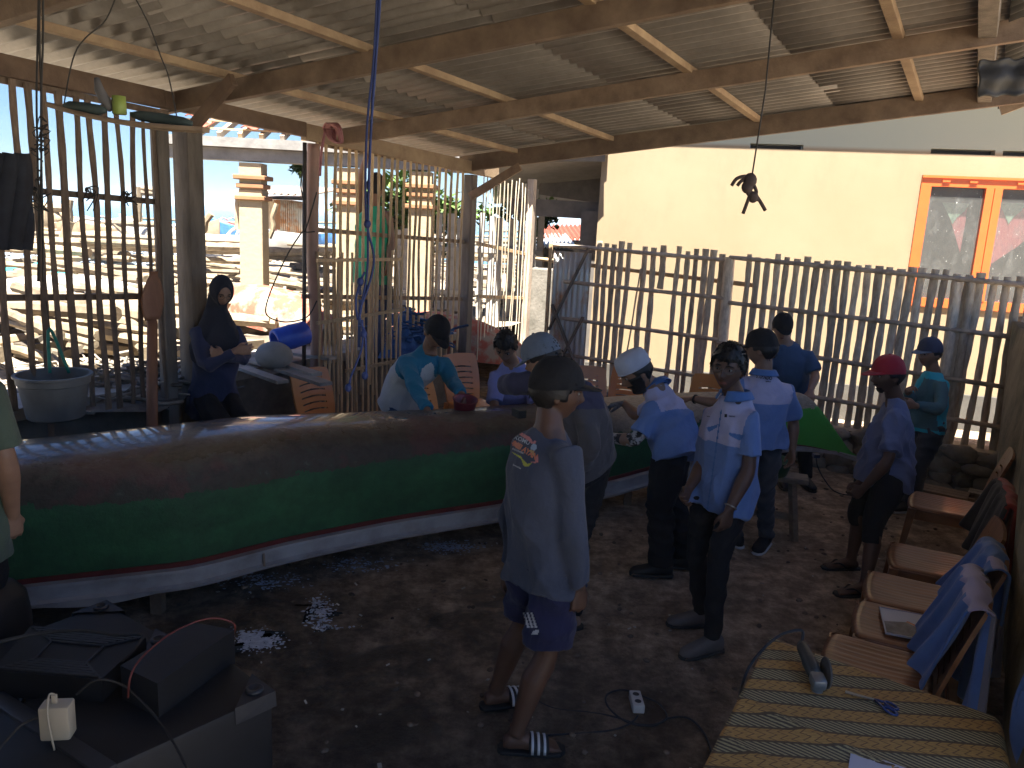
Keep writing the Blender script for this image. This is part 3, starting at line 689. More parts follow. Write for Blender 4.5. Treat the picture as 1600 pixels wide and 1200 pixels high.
# ================================================================== CHAIRS
m_ch = M('orange_brown_plastic', (.72, .31, .095), (.60, .24, .07), rough=.38, scale=2, coat=.15, bump=.12, bscale=90, bdist=.003)
m_chd = M('wood_look_plastic', (.38, .175, .08), (.22, .095, .042), rough=.34, scale=3.2, stretch=(22, 1.2, 2), coat=.15, bump=.1, bscale=80, bdist=.002, contrast=(.38, .62))
m_brn = M('dark_brown_plastic', (.20, .085, .045), (.16, .07, .04), rough=.4, coat=.2)
def chair(loc, rot, label, mat, group, legmat=None):
    """local: faces -y; seat top .44; back rises at +y"""
    th = thing('plastic_chair', label, 'chair', (0, 0, 0), group); lm = legmat or mat
    mb = MB()
    def seat(u, v):
        x = -.5 + u; y = -.5 + v; wd = .43 - .035 * v; xx = x * wd; yy = y * .42
        r = max(0, abs(x) * 2 - .86) ** 2 * 1.2 + max(0, abs(y) * 2 - .86) ** 2 * 1.2
        cx = .03 * max(0, (abs(x) * 2 - .8)) * (1 if abs(y) * 2 > .8 else 0)
        z = .445 - r * .9 - .012 * math.cos(x * math.pi) * math.cos(y * math.pi)
        cut = max(0, abs(x) * 2 - .7) * max(0, abs(y) * 2 - .7)
        # the front edge bows out a little
        yy -= .02 * math.cos(x * math.pi) * max(0, .5 - v) * 2
        # fine grooves front to back
        if abs(x) < .36 and abs(y) < .40: z -= .0012 * (1 + math.cos(x * 2 * math.pi * 11))
        return (xx * (1 - cut * .55), yy * (1 - cut * .55), z)
    mb.grid(seat, 60, 20, thick=.006); mb.build('seat', mat, th, True)
    sk = MB(); pts = []
    ring = [(-.205, -.19), (-.19, -.205), (.19, -.205), (.205, -.19), (.192, .18), (.18, .205), (-.18, .205), (-.192, .18)]
    vs = []
    for z, e in ((.437, 1.0), (.36, 1.03)):
        for x, y in ring:
            zz = z if z > .4 else z + .045 * (abs(x) < .19 and 0)
            vs.append((x * e, y * e, zz))
    vs2 = [(x * .965, y * .965, z) for x, y, z in vs]
    f = [(i, (i + 1) % 8, 8 + (i + 1) % 8, 8 + i) for i in range(8)]
    sk.add(vs + vs2, f + [tuple(16 + a for a in reversed(q_)) for q_ in f] + [(8 + i, 8 + (i + 1) % 8, 24 + (i + 1) % 8, 24 + i) for i in range(8)]); sk.build('apron', lm, th)
    for sx in (-1, 1):
        for sy in (-1, 1):
            lg = MB(); x0, y0 = sx * .188, sy * .188; x1, y1 = sx * .225, sy * (.235 if sy < 0 else .25)
            secs_ = []
            for u in (0, .25, .6, 1):
                ww = .044 - .020 * u; c = V((x0 + (x1 - x0) * u, y0 + (y1 - y0) * u, .43 * (1 - u)))
                secs_.append((c, V((ww * .62, 0, 0)), V((0, ww * .62, 0)), 5))
            lg.loft(secs_, 12); lg.build('leg', lm, th, 'auto')
    # back: side uprights, top, and slats with arched slots
    bk = MB()
    def bp(x, z):        # back surface, leaning and curved
        u = (z - .43) / .45; return V((x, .195 + .10 * u + .03 * u * u - .16 * (abs(x)) ** 2 * 4 * .4, z))
    def wid(z): return .172 + .022 * math.sin(min(1, (z - .43) / .4) * math.pi * .8)
    for sx in (-1, 1):
        def up_(u, v, sx=sx):
            z = .40 + .455 * u; w0 = wid(z) * .66; w1 = wid(z) + .012
            return bp(sx * (w0 + (w1 - w0) * v), z)
        bk.grid(up_ if sx < 0 else (lambda u, v: up_(1 - u, v)), 12, 5, thick=.016)
    def top(u, v):
        x = -.185 + .37 * u; zt = .885 - .55 * abs(x) ** 2.2; z0 = .80
        return bp(x, z0 + (zt - z0) * v)
    bk.grid(top, 20, 5, thick=.016)
    nsl = 7
    for i in range(nsl):
        zc = .455 + i * .053
        def sl_(u, v, zc=zc):
            x = -.135 + .27 * u; arch = .014 * math.cos(x / .135 * math.pi / 2)
            return bp(x, zc + arch + (v - .5) * .041)
        bk.grid(sl_, 14, 2, thick=.010)
    bk.build('backrest', mat, th, 'auto')
    th.location = loc; th.rotation_euler = rot if isinstance(rot, tuple) else (0, 0, rot)
    return th
def face(dx, dy): return math.atan2(dx, -dy)      # rotation so that the chair's -y looks along (dx,dy)
G1, G2 = 'orange brown chairs standing behind the canoe', 'wood look chairs in a row along the mossy wall'
proto = chair((0, 0, 0), 0, 'orange plastic chair with a slotted back under the end of the grey planks', m_ch, G1)
def putchair(px, py, Y, d, label, first=False, src=None, grp=None):
    p = at(px, py, Y); o = (src or proto) if first else dup(src or proto, (0, 0, 0), label=label)
    o['label'] = label
    if grp: o['group'] = grp
    o.location = (p.x, p.y, 0); o.rotation_euler = (0, 0, face(*d)); return o
putchair(521, 640, 6.35, (.75, -.55), 'orange plastic chair with a slotted back standing under the end of the grey planks', True)
putchair(742, 620, 7.4, (.6, -.8), 'orange plastic chair against the corner post beside the young man in the lilac shirt')
putchair(697, 655, 6.35, (.9, -.5), 'orange plastic chair mostly hidden behind the leaning man in the white and teal shirt')
putchair(920, 645, 7.0, (.1, -1), 'orange plastic chair partly hidden behind the man in the navy sweater')
putchair(962, 640, 7.45, (-.55, -.83), 'orange plastic chair just behind the man in the white skullcap')
putchair(1098, 650, 6.9, (-.45, -.9), 'orange plastic chair showing left of the face of the man in glasses')
protd = chair((0, 0, 0), 0, 'x', m_chd, G2)
DROW = (-.90, .43)
def rowchair(px, py, d, label, first=False):
    """px,py: middle of the seat's front edge"""
    p = gp(px, py, .44); dv = V((d[0], d[1], 0)).normalized(); p = p - dv * .21
    o = protd if first else dup(protd, (0, 0, 0), label=label)
    o['label'] = label; o.location = (p.x, p.y, 0); o.rotation_euler = (0, 0, face(*d)); return o
RC = [rowchair(1424, 778, (-.87, .5), 'wood look plastic chair nearest the stone footing, farthest of the row', True),
      rowchair(1392, 864, DROW, 'wood look chair with a black and red jacket over its back'),
      rowchair(1355, 912, DROW, 'empty wood look chair between the jacket chair and the chair with the magazine'),
      rowchair(1338, 962, DROW, 'wood look chair with a magazine on its seat'),
      rowchair(1292, 1018, DROW, 'wood look chair next to the mat covered table, nearest of the row')]
# ---- garments on the chairs
m_bluef = M('blue_shirt_cloth', (.12, .25, .62), (.085, .19, .50), rough=.85, scale=5, sheen=.3, bump=.5, bscale=9, bdist=.02)
m_greyf = M('grey_lining_cloth', (.28, .27, .32), (.2, .2, .25), rough=.9, sheen=.3, bump=.4, bscale=10, bdist=.02)
m_lil = M('lilac_cloth', (.55, .50, .72), (.45, .42, .62), rough=.85, sheen=.3)
def draped(ch, name, label, cat, mats, w_=.42, front=.34, back=.40, skew=0.0, off=0.0, seed=1, flare=.25, zt=.90, thick=.012, split=None):
    """cloth hung over a chair's back: u across, v from the front hem over the top to the back hem"""
    Rm = Matrix.Rotation(ch.rotation_euler.z, 4, 'Z'); L0 = ch.location
    mb = MB(); rs = random.Random(seed); ph = [rs.random() * 6 for _ in range(6)]
    tot = front + back + .06
    def fn(u, v):
        d = v * tot; x = (u - .5); 
        if d < front: z = zt - (front - d); y = .285 - (zt - z) * .26 - .035; wv = (front - d) / front
        elif d < front + .06: a = (d - front) / .06; z = zt + .018 * math.sin(a * math.pi); y = .25 + .075 * a; wv = 0
        else: z = zt - (d - front - .06); y = .335 - (zt - z) * .04; wv = (d - front - .06) / back
        wd = w_ * (1 + flare * wv)
        fold = (.5 + wv) * (.016 * math.sin(u * 17 + ph[0] + v * 2) + .010 * math.sin(u * 31 + ph[1] - v * 3))
        zz = z + .03 * math.sin(u * 5 + ph[2]) * wv - .10 * abs(x) * (1 - wv) * .6
        return V((x * wd + off + skew * wv * (1 if d < front else -.4) + .015 * math.sin(v * 9 + ph[3]), y + fold * (1 if d > front else -1), max(zz, .03)))
    mb.grid(lambda u, v: L0 + Rm @ fn(u, v), 44, 44, thick=thick)
    if len(mats) > 1:
        for i, f in enumerate(mb.f):
            c = sum((mb.v[j] for j in f), V()) / len(f); q_ = Rm.inverted() @ (c - L0)
            mb.mi[i] = split(q_)
    o = mb.build(name, None, None, True, mats)
    tag(o, label, cat); mod = o.modifiers.new('s', 'SUBSURF'); mod.levels = mod.render_levels = 1
    return o
m_black = M('black_fabric', (.035, .034, .036), (.02, .02, .022), rough=.85, bump=.4, bscale=12, bdist=.02, sheen=.2)
m_redf = M('red_fabric', (.42, .05, .03), (.3, .035, .025), rough=.85, bump=.4, bscale=12, bdist=.02, sheen=.3)
draped(RC[1], 'jacket', 'black and red jacket hanging over the back of the second chair', 'jacket', [m_black, m_redf], w_=.52, front=.36, back=.55, seed=4, flare=.2, thick=.03, zt=.93, split=lambda q_: 1 if q_.y > .262 else 0)
draped(RC[3], 'shirt', 'blue shirt with a white tag draped over the back of the magazine chair', 'shirt', [m_bluef, m_greyf, m_lil], w_=.40, front=.42, back=.42, skew=-.16, seed=9, flare=.35, split=lambda q_: 2 if (q_.z > .88 and q_.x > .1) else (1 if (q_.y > .31 and q_.z < .66) else 0))
draped(RC[4], 'shirt', 'blue shirt with a pale lilac collar draped over the chair beside the table', 'shirt', [m_bluef, m_greyf, m_lil], w_=.46, front=.46, back=.48, skew=-.14, seed=13, flare=.3, split=lambda q_: (2 if (q_.z > .86 and q_.y > .24) else 0) if q_.y < .325 else 1)
# blue cloth cut by the right edge
mb = MB()
mb.grid(lambda u, v: at(1588 + 70 * u + 18 * (1 - math.sin(math.pi * min(1, v * 1.1))) , 1045 + 200 * v, 2.35) + V((0, .03 * math.sin(u * 9 + v * 4), 0)), 16, 16, thick=.02)
tag(mb.build('shirt', m_bluef, None, True), 'blue shirt hanging at the bottom right edge, beyond the mat covered table', 'shirt')
# magazine
Rm = Matrix.Rotation(RC[3].rotation_euler.z, 4, 'Z')
mg = thing('magazine', 'white and orange magazine lying on a chair seat', 'magazine', RC[3].location + V((0, 0, .452)))
def mgp(x, y, z): return RC[3].location + Rm @ V((x, y, .452 + z))
mb = MB(); mb.box(mgp(.0, 0, .004), (.27, .20, .008), Rm @ Matrix.Rotation(.12, 4, 'Z')); mb.build('pages', M('paper', (.72, .72, .76), (.66, .66, .70), rough=.5), mg)
M2 = Rm @ Matrix.Rotation(.12, 4, 'Z')
def mg2(pts, name, mat, z=.0095):
    mb = MB(); mb.add([RC[3].location + V((0, 0, .452 + z)) + M2 @ V((x, y, 0)) for x, y in pts], [tuple(range(len(pts)))]); mb.build(name, mat, mg)
mg2([(.02, -.095), (.13, -.095), (.13, .02), (.05, .085), (-.01, .0)], 'cover_photo', M('grey_print', (.16, .16, .18), (.04, .04, .05), rough=.4, scale=30))
mg2([(-.01, .0), (.05, .085), (.13, .02), (.13, .045), (.05, .1), (-.025, .01)], 'orange_band', M('orange_print', (.62, .20, .08), rough=.4), .0098)
mg2([(-.13, -.095), (-.122, -.095), (-.122, .095), (-.13, .095)], 'spine_stripe', M('blue_print', (.12, .14, .4), rough=.4))

# ================================================================== TABLE WITH MAT
tz = .72
TA, TB, TC, TE = gp(1205, 1002, tz), gp(1562, 1128, tz), gp(1060, 1290, tz), gp(1600, 1330, tz)
cen = (TA + TB + TC + TE) / 4
m_mat, k = newmat('woven_mat')
uv = k.n.new('ShaderNodeAttribute'); uv.attribute_name = 'matuv'; X = k.sep(uv.outputs['Vector'])
band = k.math('FRACT', k.math('MULTIPLY', X[1], 7.6))
isgr = k.math('GREATER_THAN', band, .5)
dark = k.math('LESS_THAN', k.math('ABSOLUTE', k.math('SUBTRACT', k.math('FRACT', k.math('MULTIPLY', X[1], 15.2)), .5)), .43)
zig = k.math('PINGPONG', k.math('MULTIPLY', X[1], 15.2), .5)
dg = k.math('FRACT', k.math('ADD', k.math('MULTIPLY', X[0], 42), k.math('MULTIPLY', X[1], 60)))
dgl = k.math('GREATER_THAN', dg, .52)
chev = k.math('FRACT', k.math('ADD', k.math('MULTIPLY', X[0], 30), k.math('MULTIPLY', k.math('PINGPONG', k.math('MULTIPLY', X[1], 30.4), .5), 1.6)))
chl = k.math('GREATER_THAN', chev, .18)
ng = k.noise(60, 5, uv.outputs['Vector'])
gcol = k.mix(dgl, (.10, .075, .045), (.46, .38, .19))
ocol = k.mix(chl, (.22, .11, .04), k.ramp(ng, [(.3, (.46, .24, .065)), (.7, (.60, .34, .10))]))
cc = k.mix(isgr, ocol, gcol); cc = k.mix(dark, (.13, .08, .04), cc)
fine = k.math('GREATER_THAN', k.math('FRACT', k.math('MULTIPLY', X[1], 121)), .2)
cc = k.mix(1, cc, k.ramp(fine, [(0, .7), (1, 1)]), 'MULTIPLY')
k.l.new(cc, k.b.inputs['Base Color']); k.b.inputs['Roughness'].default_value = .55
k.bump(k.mix(.5, k.math('FRACT', k.math('MULTIPLY', X[1], 121)), dgl, 'ADD'), .4, .004)
tab = thing('table', 'low table covered by a striped woven straw mat in the bottom right corner', 'table', (cen.x, cen.y, 0))
def tpt(u, v):
    a = TA.lerp(TB, u); b = TC.lerp(TE, u); return a.lerp(b, v)
mb = MB(); e = .965
def under(u, v): return cen + (tpt(u, v) - cen) * e + V((0, 0, -.04))
mb.grid(under, 1, 1, thick=.03); mb.build('tabletop', m_wood, tab)
for u, v in ((.06, .06), (.94, .08), (.06, .94), (.94, .94)):
    mb = MB(); p = under(u, v); mb.bar((p.x, p.y, 0), (p.x, p.y, tz - .045), .05, .05); mb.build('leg', m_wood, tab)
# the mat itself lies on the table
mb = MB(); NU, NV = 60, 60
def matp(u, v):
    uu = -.01 + 1.02 * u; p = tpt(uu, -.005 + v); x = p.x; y = p.y
    z = .004 + .006 * math.sin(u * 9 + v * 3) * math.sin(v * 7) * .6 + .011 * math.exp(-((v - .42 - u * .34) / .018) ** 2) * (u < .75) + .008 * math.exp(-((v - .62 - u * .5) / .02) ** 2)
    if uu > .985: z -= (uu - .985) * 1.0
    return p + V((0, 0, z + .002))
mb.grid(matp, NU, NV, thick=.005)
mo = mb.build('straw_mat', m_mat, None, True); tag(mo, 'striped woven straw mat spread over the low table', 'mat')
a = mo.data.attributes.new('matuv', 'FLOAT_VECTOR', 'POINT')
k_ = NV + 1; half = (NU + 1) * k_
TU = (TB - TA).normalized(); 
bandD = (gp(1560, 1165, tz) - gp(1130, 1130, tz)).normalized(); bandN = V((-bandD.y, bandD.x, 0))
vals = []
for v in mo.data.vertices:
    p = V(v.co); vals += [p.dot(bandD), p.dot(bandN), 0]
a.data.foreach_set('vector', vals)
mb = MB(); mb.add([gp(1330, 1170, tz + .016), gp(1480, 1222, tz + .016), gp(1470, 1300, tz + .016), gp(1318, 1250, tz + .016)], [(0, 3, 2, 1)])
tag(mb.build('paper_sheet', M('white_paper', (.62, .61, .66), (.58, .57, .62), rough=.6)), 'white sheet of paper on the straw mat at the bottom edge', 'paper')
# angle grinder
m_gr = M('grey_metal', (.36, .37, .37), (.24, .25, .25), rough=.35, metal=.6); m_grb = M('grinder_body', (.06, .065, .06), (.035, .04, .04), rough=.45)
gr = thing('angle_grinder', 'grey angle grinder standing on the straw mat', 'power tool', gp(1265, 1050, tz + .01))
b0 = gp(1278, 1064, tz + .045); b1 = gp(1252, 1006, tz + .075)
mb = MB(); mb.tube([b0.lerp(b1, u) for u in (.12, .2, .5, .55, .9, 1)], [.021, .024, .026, .023, .021, .015], 14); mb.build('motor_housing', m_grb, gr, True)
mb = MB(); hd = frame((b1 - b0)); mb.box(b0, (.048, .058, .042), hd, bev=.012); mb.tube([b0 + V((0, 0, -.01)), b0 + V((0, 0, -.052))], .02, 12); mb.build('gear_head', m_gr, gr, 'auto')
gdir = unit(b1 - b0); sx = gdir.cross(V((0, 0, 1)))
mb = MB(); c = b0 + sx * .038 + gdir * .035 + V((0, 0, .005)); rt = sx.to_track_quat('Z', 'Y').to_matrix()
mb.lathe(c, [(.006, -.004), (.050, -.003), (.052, 0), (.050, .003), (.006, .004)], 28, rt); mb.build('grinding_disc', M('disc', (.12, .11, .10), rough=.6), gr, 'auto')
mb = MB(); mb.tube(catm([b1, b1 + V((.01, .04, .03)), gp(1215, 995, tz + .10), gp(1175, 1035, tz + .04), gp(1157, 1080, .66), gp(1150, 1120, .3), gp(1110, 1180, .01)], 8), .005, 7); mb.build('cord', m_black, gr, True)
# scissors
sc = thing('scissors', 'scissors with dark blue handles on the straw mat', 'scissors', gp(1365, 1095, tz + .015))
h0, h1, t0_ = gp(1402, 1112, tz + .016), gp(1366, 1093, tz + .018), gp(1321, 1080, tz + .016)
mb = MB(); s_ = (h1 - t0_).normalized().cross(V((0, 0, 1)))
mb.bar(t0_, h1, .009, .003); mb.bar(t0_ + s_ * .006, h1 + s_ * .004 + V((0, 0, .003)), .009, .003); mb.build('blade', m_gr, sc)
mh = M('blue_handle', (.03, .06, .20), rough=.35)
for sgn in (-1, 1):
    mb = MB(); c = h1.lerp(h0, .72) + s_ * sgn * .017; ax = (h0 - h1).normalized()
    mb.tube([h1] + [c + (-ax * math.cos(a_) * .022 + s_ * sgn * math.sin(a_) * .013) for a_ in [x * math.pi / 6 for x in range(13)]], .0042, 7); mb.build('handle', mh, sc, True)

# ================================================================== THINGS ON THE FLOOR
ps = thing('power_strip', 'white two way socket block lying on the dirt floor', 'power strip', gp(995, 1105, 0))
pa, pb = gp(990, 1078, .03), gp(1000, 1112, .03); pd = unit(V((pb - pa).xy.to_3d()))
pc = (pa + pb) / 2; prt = frame(pd)
m_wp = M('white_plastic', (.66, .64, .60), (.56, .54, .5), rough=.4)
mb = MB(); mb.box((pc.x, pc.y, .024), (.055, .125, .042), prt, bev=.006); mb.build('body', m_wp, ps, 'auto')
for o in (-.028, .028):
    mb = MB(); c = V((pc.x, pc.y, 0)) + pd * o; mb.lathe(c, [(.021, .0455), (.020, .0475), (.017, .0478), (.016, .046)], 20); mb.build('socket', m_wp, ps, True)
    mb = MB(); mb.lathe(c, [(.0155, .0456), (.0155, .0462)], 20); mb.build('socket_hole', m_black, ps)
cb = thing('power_cable', 'black cable looped over the dirt floor around the white socket block', 'cable', gp(930, 1110, 0))
mb = MB()
mb.tube(catm([gp(x, y, .006) for x, y in ((997, 1118), (985, 1130), (960, 1140), (920, 1145), (885, 1147), (850, 1149))], 8), .0045, 7)
mb.tube(catm([gp(x, y, .006) for x, y in ((838, 1095), (870, 1108), (920, 1113), (960, 1120), (1000, 1132), (1030, 1130), (1042, 1118), (1030, 1100), (1005, 1088), (975, 1078), (950, 1084), (947, 1098), (960, 1115), (985, 1130), (1020, 1134), (1045, 1122), (1075, 1122), (1100, 1145), (1112, 1180), (1120, 1230))], 8), .0045, 7)
mb.build('cable', m_black, cb, True)
mb = MB(); mb.tube(catm([at(1275, 712, 6.55), at(1278, 730, 6.5), gp(1290, 752, .05), gp(1305, 768, .01), gp(1330, 773, .01), gp(1360, 760, .01), gp(1400, 770, .01)], 8), .006, 7)
tag(mb.build('bow_cable', m_black, None, True), 'thin dark cable dropping from the canoe bow to the ground', 'cable')
mb = MB(); p = at(1275, 712, 6.55); mb.box(p, (.05, .05, .03)); tag(mb.build('cable_clamp', M('blue_clamp', (.05, .08, .2), rough=.5)), 'small blue clamp under the canoe bow holding the thin cable', 'clamp')
# bench with the green bowl
m_bw = M('bench_wood', (.30, .23, .16), (.18, .13, .09), rough=.75, scale=6, stretch=(1, 4, 4), bump=.4)
bn = thing('wooden_bench', 'short rough wooden bench with a green bowl on it', 'bench', gp(1220, 800, 0))
bc = gp(1225, 745, .44)
bdir = unit(gp(1262, 745, .44) - gp(1190, 735, .44)); bside = V((-bdir.y, bdir.x, 0))
mb = MB(); mb.bar(bc - bdir * .32, bc + bdir * .17, .17, .04, bev=.01); mb.build('seat', m_bw, bn)
for a in (-.26, .06):
    for s_g in (-1, 1):
        mb = MB(); p = bc + bdir * a + bside * s_g * .05; q_ = bc + bdir * (a + (.06 if a > 0 else -.06)) + bside * s_g * .12; mb.bar((p.x, p.y, .425), (q_.x, q_.y, 0), .045, .045); mb.build('leg', m_bw, bn)
mb = MB(); mb.bar(bc - bdir * .3 + V((0, 0, -.30)) , bc + bdir * .12 + V((0, 0, -.30)), .03, .05); mb.build('stretcher', m_bw, bn)
mb = MB(); c = gp(1205, 742, .465); mb.lathe((c.x, c.y, .463), [(.09, 0), (.11, .02), (.135, .12), (.142, .125), (.136, .128), (.125, .115), (.10, .03), (.0, .025)], 28)
tag(mb.build('bowl', M('green_plastic', (.03, .12, .05), rough=.35), None, True), 'dark green plastic bowl on the rough wooden bench', 'bowl')
# small pallets by the stone footing
def pallet(px, py, w_, d_, label, mat):
    c = gp(px, py, .14); th = thing('low_bench', label, 'low bench', (c.x, c.y, 0)); mb = MB()
    for i in range(3 if d_ > .2 else 2): mb.bar(c + FDn * -w_ / 2 + FN * (i * .075 - .07), c + FDn * w_ / 2 + FN * (i * .075 - .07), .068, .018)
    mb.build('slat_top', mat, th)
    for s_g in (-1, 1):
        mb = MB(); q_ = c + FDn * s_g * (w_ / 2 - .03); mb.bar((q_.x, q_.y, 0) , (q_.x, q_.y, .13), .16, .03, up=FN); mb.build('foot', mat, th)
pallet(1475, 768, .36, .22, 'small pale plank bench on the ground below the stone footing', m_wood2)
pallet(1545, 775, .30, .15, 'small grey plank bench behind the far chair beside the mossy wall', m_bamg)
# bits of litter
m_lit = M('litter', (.62, .60, .52), (.45, .40, .3), rough=.7, rnd=.4)
mb = MB(); rs = random.Random(5)
for i in range(260):
    x, y = rs.uniform(-3, 3.8), rs.uniform(2.6, 8.2); s_ = rs.uniform(.003, .012) * (1 if rs.random() > .12 else 2)
    an = rs.random() * 6.3; c = V((x, y, .012 + .006 * hnoise(x, y, 1.3))); l_ = rs.uniform(1, 3)
    mb.box(c, (s_, s_ * l_, .004), Matrix.Rotation(an, 4, 'Z') @ Matrix.Rotation(rs.uniform(-.4, .4), 4, 'X'), 0)
kind(mb.build('ground_litter', m_lit), 'stuff')
rs = random.Random(8); mb = MB()
for i in range(700):
    x, y = rs.uniform(-3, 4), rs.uniform(2.4, 8.4); r_ = rs.uniform(.005, .018)
    mb.ell((x, y, .006 * hnoise(x, y, 1.3) + r_ * .2), (r_ * rs.uniform(.8, 1.6), r_, r_ * .6), Matrix.Rotation(rs.random() * 6, 4, 'Z'), 7, 4)
kind(mb.build('pebbles', M('pebble', (.24, .18, .13), (.13, .09, .06), rough=.9, rnd=.4), None, True), 'stuff')
# puddles
m_wat, k = newmat('puddle_water'); k.b.inputs['Base Color'].default_value = (.03, .025, .02, 1); k.b.inputs['Roughness'].default_value = .04; k.b.inputs['IOR'].default_value = 2.0
k.bump(k.noise(28, 4, k.coord('Object')), .5, .006)
def puddle(pts, seed):
    rs = random.Random(seed); mb = MB()
    for (x, y, rx, ry) in pts:
        c = gp(x, y, .0); ph = rs.random() * 6; vs = []
        n_ = 60
        for i in range(n_):
            a_ = 2 * math.pi * i / n_; r_ = 1 + .20 * math.sin(2 * a_ + ph) + .14 * math.sin(5 * a_ + ph * 2) + .07 * math.sin(11 * a_ + ph * 3)
            vs.append(c + V((math.cos(a_) * rx * r_, math.sin(a_) * ry * r_, .0095)))
        vs.append(c + V((0, 0, .0095))); mb.add(vs, [(i, (i + 1) % n_, n_) for i in range(n_)])
    return kind(mb.build('puddle', m_wat))
puddle([(400, 1003, .10, .07), (378, 1012, .05, .05), (425, 993, .08, .03)], 1)
puddle([(490, 958, .045, .10), (520, 962, .05, .03), (505, 985, .04, .03), (478, 948, .06, .012)], 2)
m_glint = M('puddle_glints', (.80, .84, .92), (.5, .54, .62), rough=.25, scale=30)  # bright glints of puddles and wet floor painted as pale flecks
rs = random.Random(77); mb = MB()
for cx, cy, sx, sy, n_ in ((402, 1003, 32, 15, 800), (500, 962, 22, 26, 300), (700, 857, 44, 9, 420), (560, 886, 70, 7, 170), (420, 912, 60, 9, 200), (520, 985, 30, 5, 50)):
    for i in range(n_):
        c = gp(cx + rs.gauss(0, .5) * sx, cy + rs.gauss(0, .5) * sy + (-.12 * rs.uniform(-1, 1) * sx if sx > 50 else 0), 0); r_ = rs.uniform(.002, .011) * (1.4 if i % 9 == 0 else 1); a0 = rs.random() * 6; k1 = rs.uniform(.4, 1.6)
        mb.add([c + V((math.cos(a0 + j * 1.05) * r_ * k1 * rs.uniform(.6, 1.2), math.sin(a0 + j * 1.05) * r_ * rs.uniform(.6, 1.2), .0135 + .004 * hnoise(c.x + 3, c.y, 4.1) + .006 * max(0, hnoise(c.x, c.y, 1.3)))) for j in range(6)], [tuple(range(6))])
kind(mb.build('puddle_glint_flecks', m_glint), 'stuff')
# ================================================================== OUTSIDE, TOWARDS THE SEA
GZ = .80
def og(px, py): return gp(px, py, GZ)
# the ruined pavilion
m_cream = M('cream_render', (.40, .32, .20), (.27, .22, .15), rough=.85, scale=5, bump=.4, bscale=20, contrast=(.25, .45))
m_gcon = M('grey_beam_concrete', (.28, .27, .25), (.18, .17, .16), rough=.9, scale=4, bump=.4, bscale=25)
m_trim = M('ochre_trim', (.34, .17, .08), (.26, .13, .06), rough=.8)
m_tile = M('terracotta_tile', (.30, .075, .04), (.20, .05, .03), rough=.75, scale=9, rnd=.25)
pav = thing('pavilion', 'half ruined pavilion with cream columns, a grey beam and a broken red tile roof', 'pavilion', og(400, 470))
BA, BB = at(255, 236, 9.8), at(735, 251, 9.9); BB.z = BA.z
bd = (BB - BA).normalized(); bn = V((bd.y, -bd.x, 0))
for px in (398, 546, 656):
    c = None
    d_ = ray(px, 400); t_ = ((BA - V((0, 0, CAM_H))).dot(bn)) / d_.dot(bn); c = V((0, 0, CAM_H)) + d_ * t_; c.z = 0
    mb = MB(); rt = Matrix((bd, -bn, V((0, 0, 1)))).transposed()
    mb.box((c.x, c.y, (GZ + BA.z - .5) / 2), (.28, .28, BA.z - .5 - GZ + .2), rt, bev=.012); cl = mb.build('column', m_cream, pav)
    for i, (z, w_) in enumerate(((BA.z - .50, .36), (BA.z - .36, .33), (BA.z - .26, .38))):
        mb = MB(); mb.box((c.x, c.y, z), (w_, w_, .055), rt, bev=.01); mb.build('moulding', m_trim, cl)
    mb = MB(); mb.box((c.x, c.y, BA.z - .30), (.26, .26, .42), rt); mb.build('capital', m_cream, cl)
mb = MB(); mb.bar(BA, BB, .26, .14); mb.build('beam', m_gcon, pav)
mb = MB(); mb.bar(BA + V((0, 0, .13)) + bn * .05, BB + V((0, 0, .13)) + bn * .05, .34, .11); mb.build('cornice', m_gcon, pav)
# hip roof: eave line above the cornice, ridge further back
E0, E1 = BA + V((0, 0, .20)) + bn * .2, BB + V((0, 0, .20)) + bn * .2
def roofp(u, v):  # u along the eave 0..1, v up the slope
    L_ = (E1 - E0).length; x = u * L_
    return E0 + bd * x - bn * (1.7 * v) + V((0, 0, .62 * v))
Lr = (E1 - E0).length
for i in range(16):
    u = i / 15; hip = min(1, (u * Lr + .3) / 1.4) if u < .3 else 1
    mb = MB(); mb.bar(roofp(u, 0), roofp(u, max(.12, hip * .98)), .05, .07); mb.build('rafter', m_bam2 if i % 3 else m_bamg, pav)
for v in (.05, .25, .45, .65, .85):
    mb = MB(); u_ = max(0, (v * 1.4 - .3) / Lr); mb.bar(roofp(u_, v) + V((0, 0, .05)), roofp(1, v) + V((0, 0, .05)), .03, .02); mb.build('lath', m_bam2, pav)
rs = random.Random(11); mb = MB()
for r_ in range(9):
    for c_ in range(int(Lr / .2)):
        x = c_ * .2; v = r_ / 9.0
        if x < .85 and rs.random() < (.62 if r_ < 6 else .15): continue
        if x + .3 < v * 1.4: continue
        p = roofp(x / Lr, v) + V((0, 0, .085 + r_ * .0)); sl_ = unit(roofp(0, 1) - roofp(0, 0)); nn_ = bd.cross(sl_).normalized()
        if nn_.z < 0: nn_ = -nn_
        jx = rs.uniform(-.01, .01)
        def tl(u, w, p=p, jx=jx): return p + bd * (u * .21 + jx) + sl_ * (w * .26) + nn_ * (.022 * math.sin(u * math.pi * 2) + .02 * (1 - w))
        mb.grid(tl, 6, 1, thick=.012)
mb.build('roof_tiles', m_tile, pav, True)

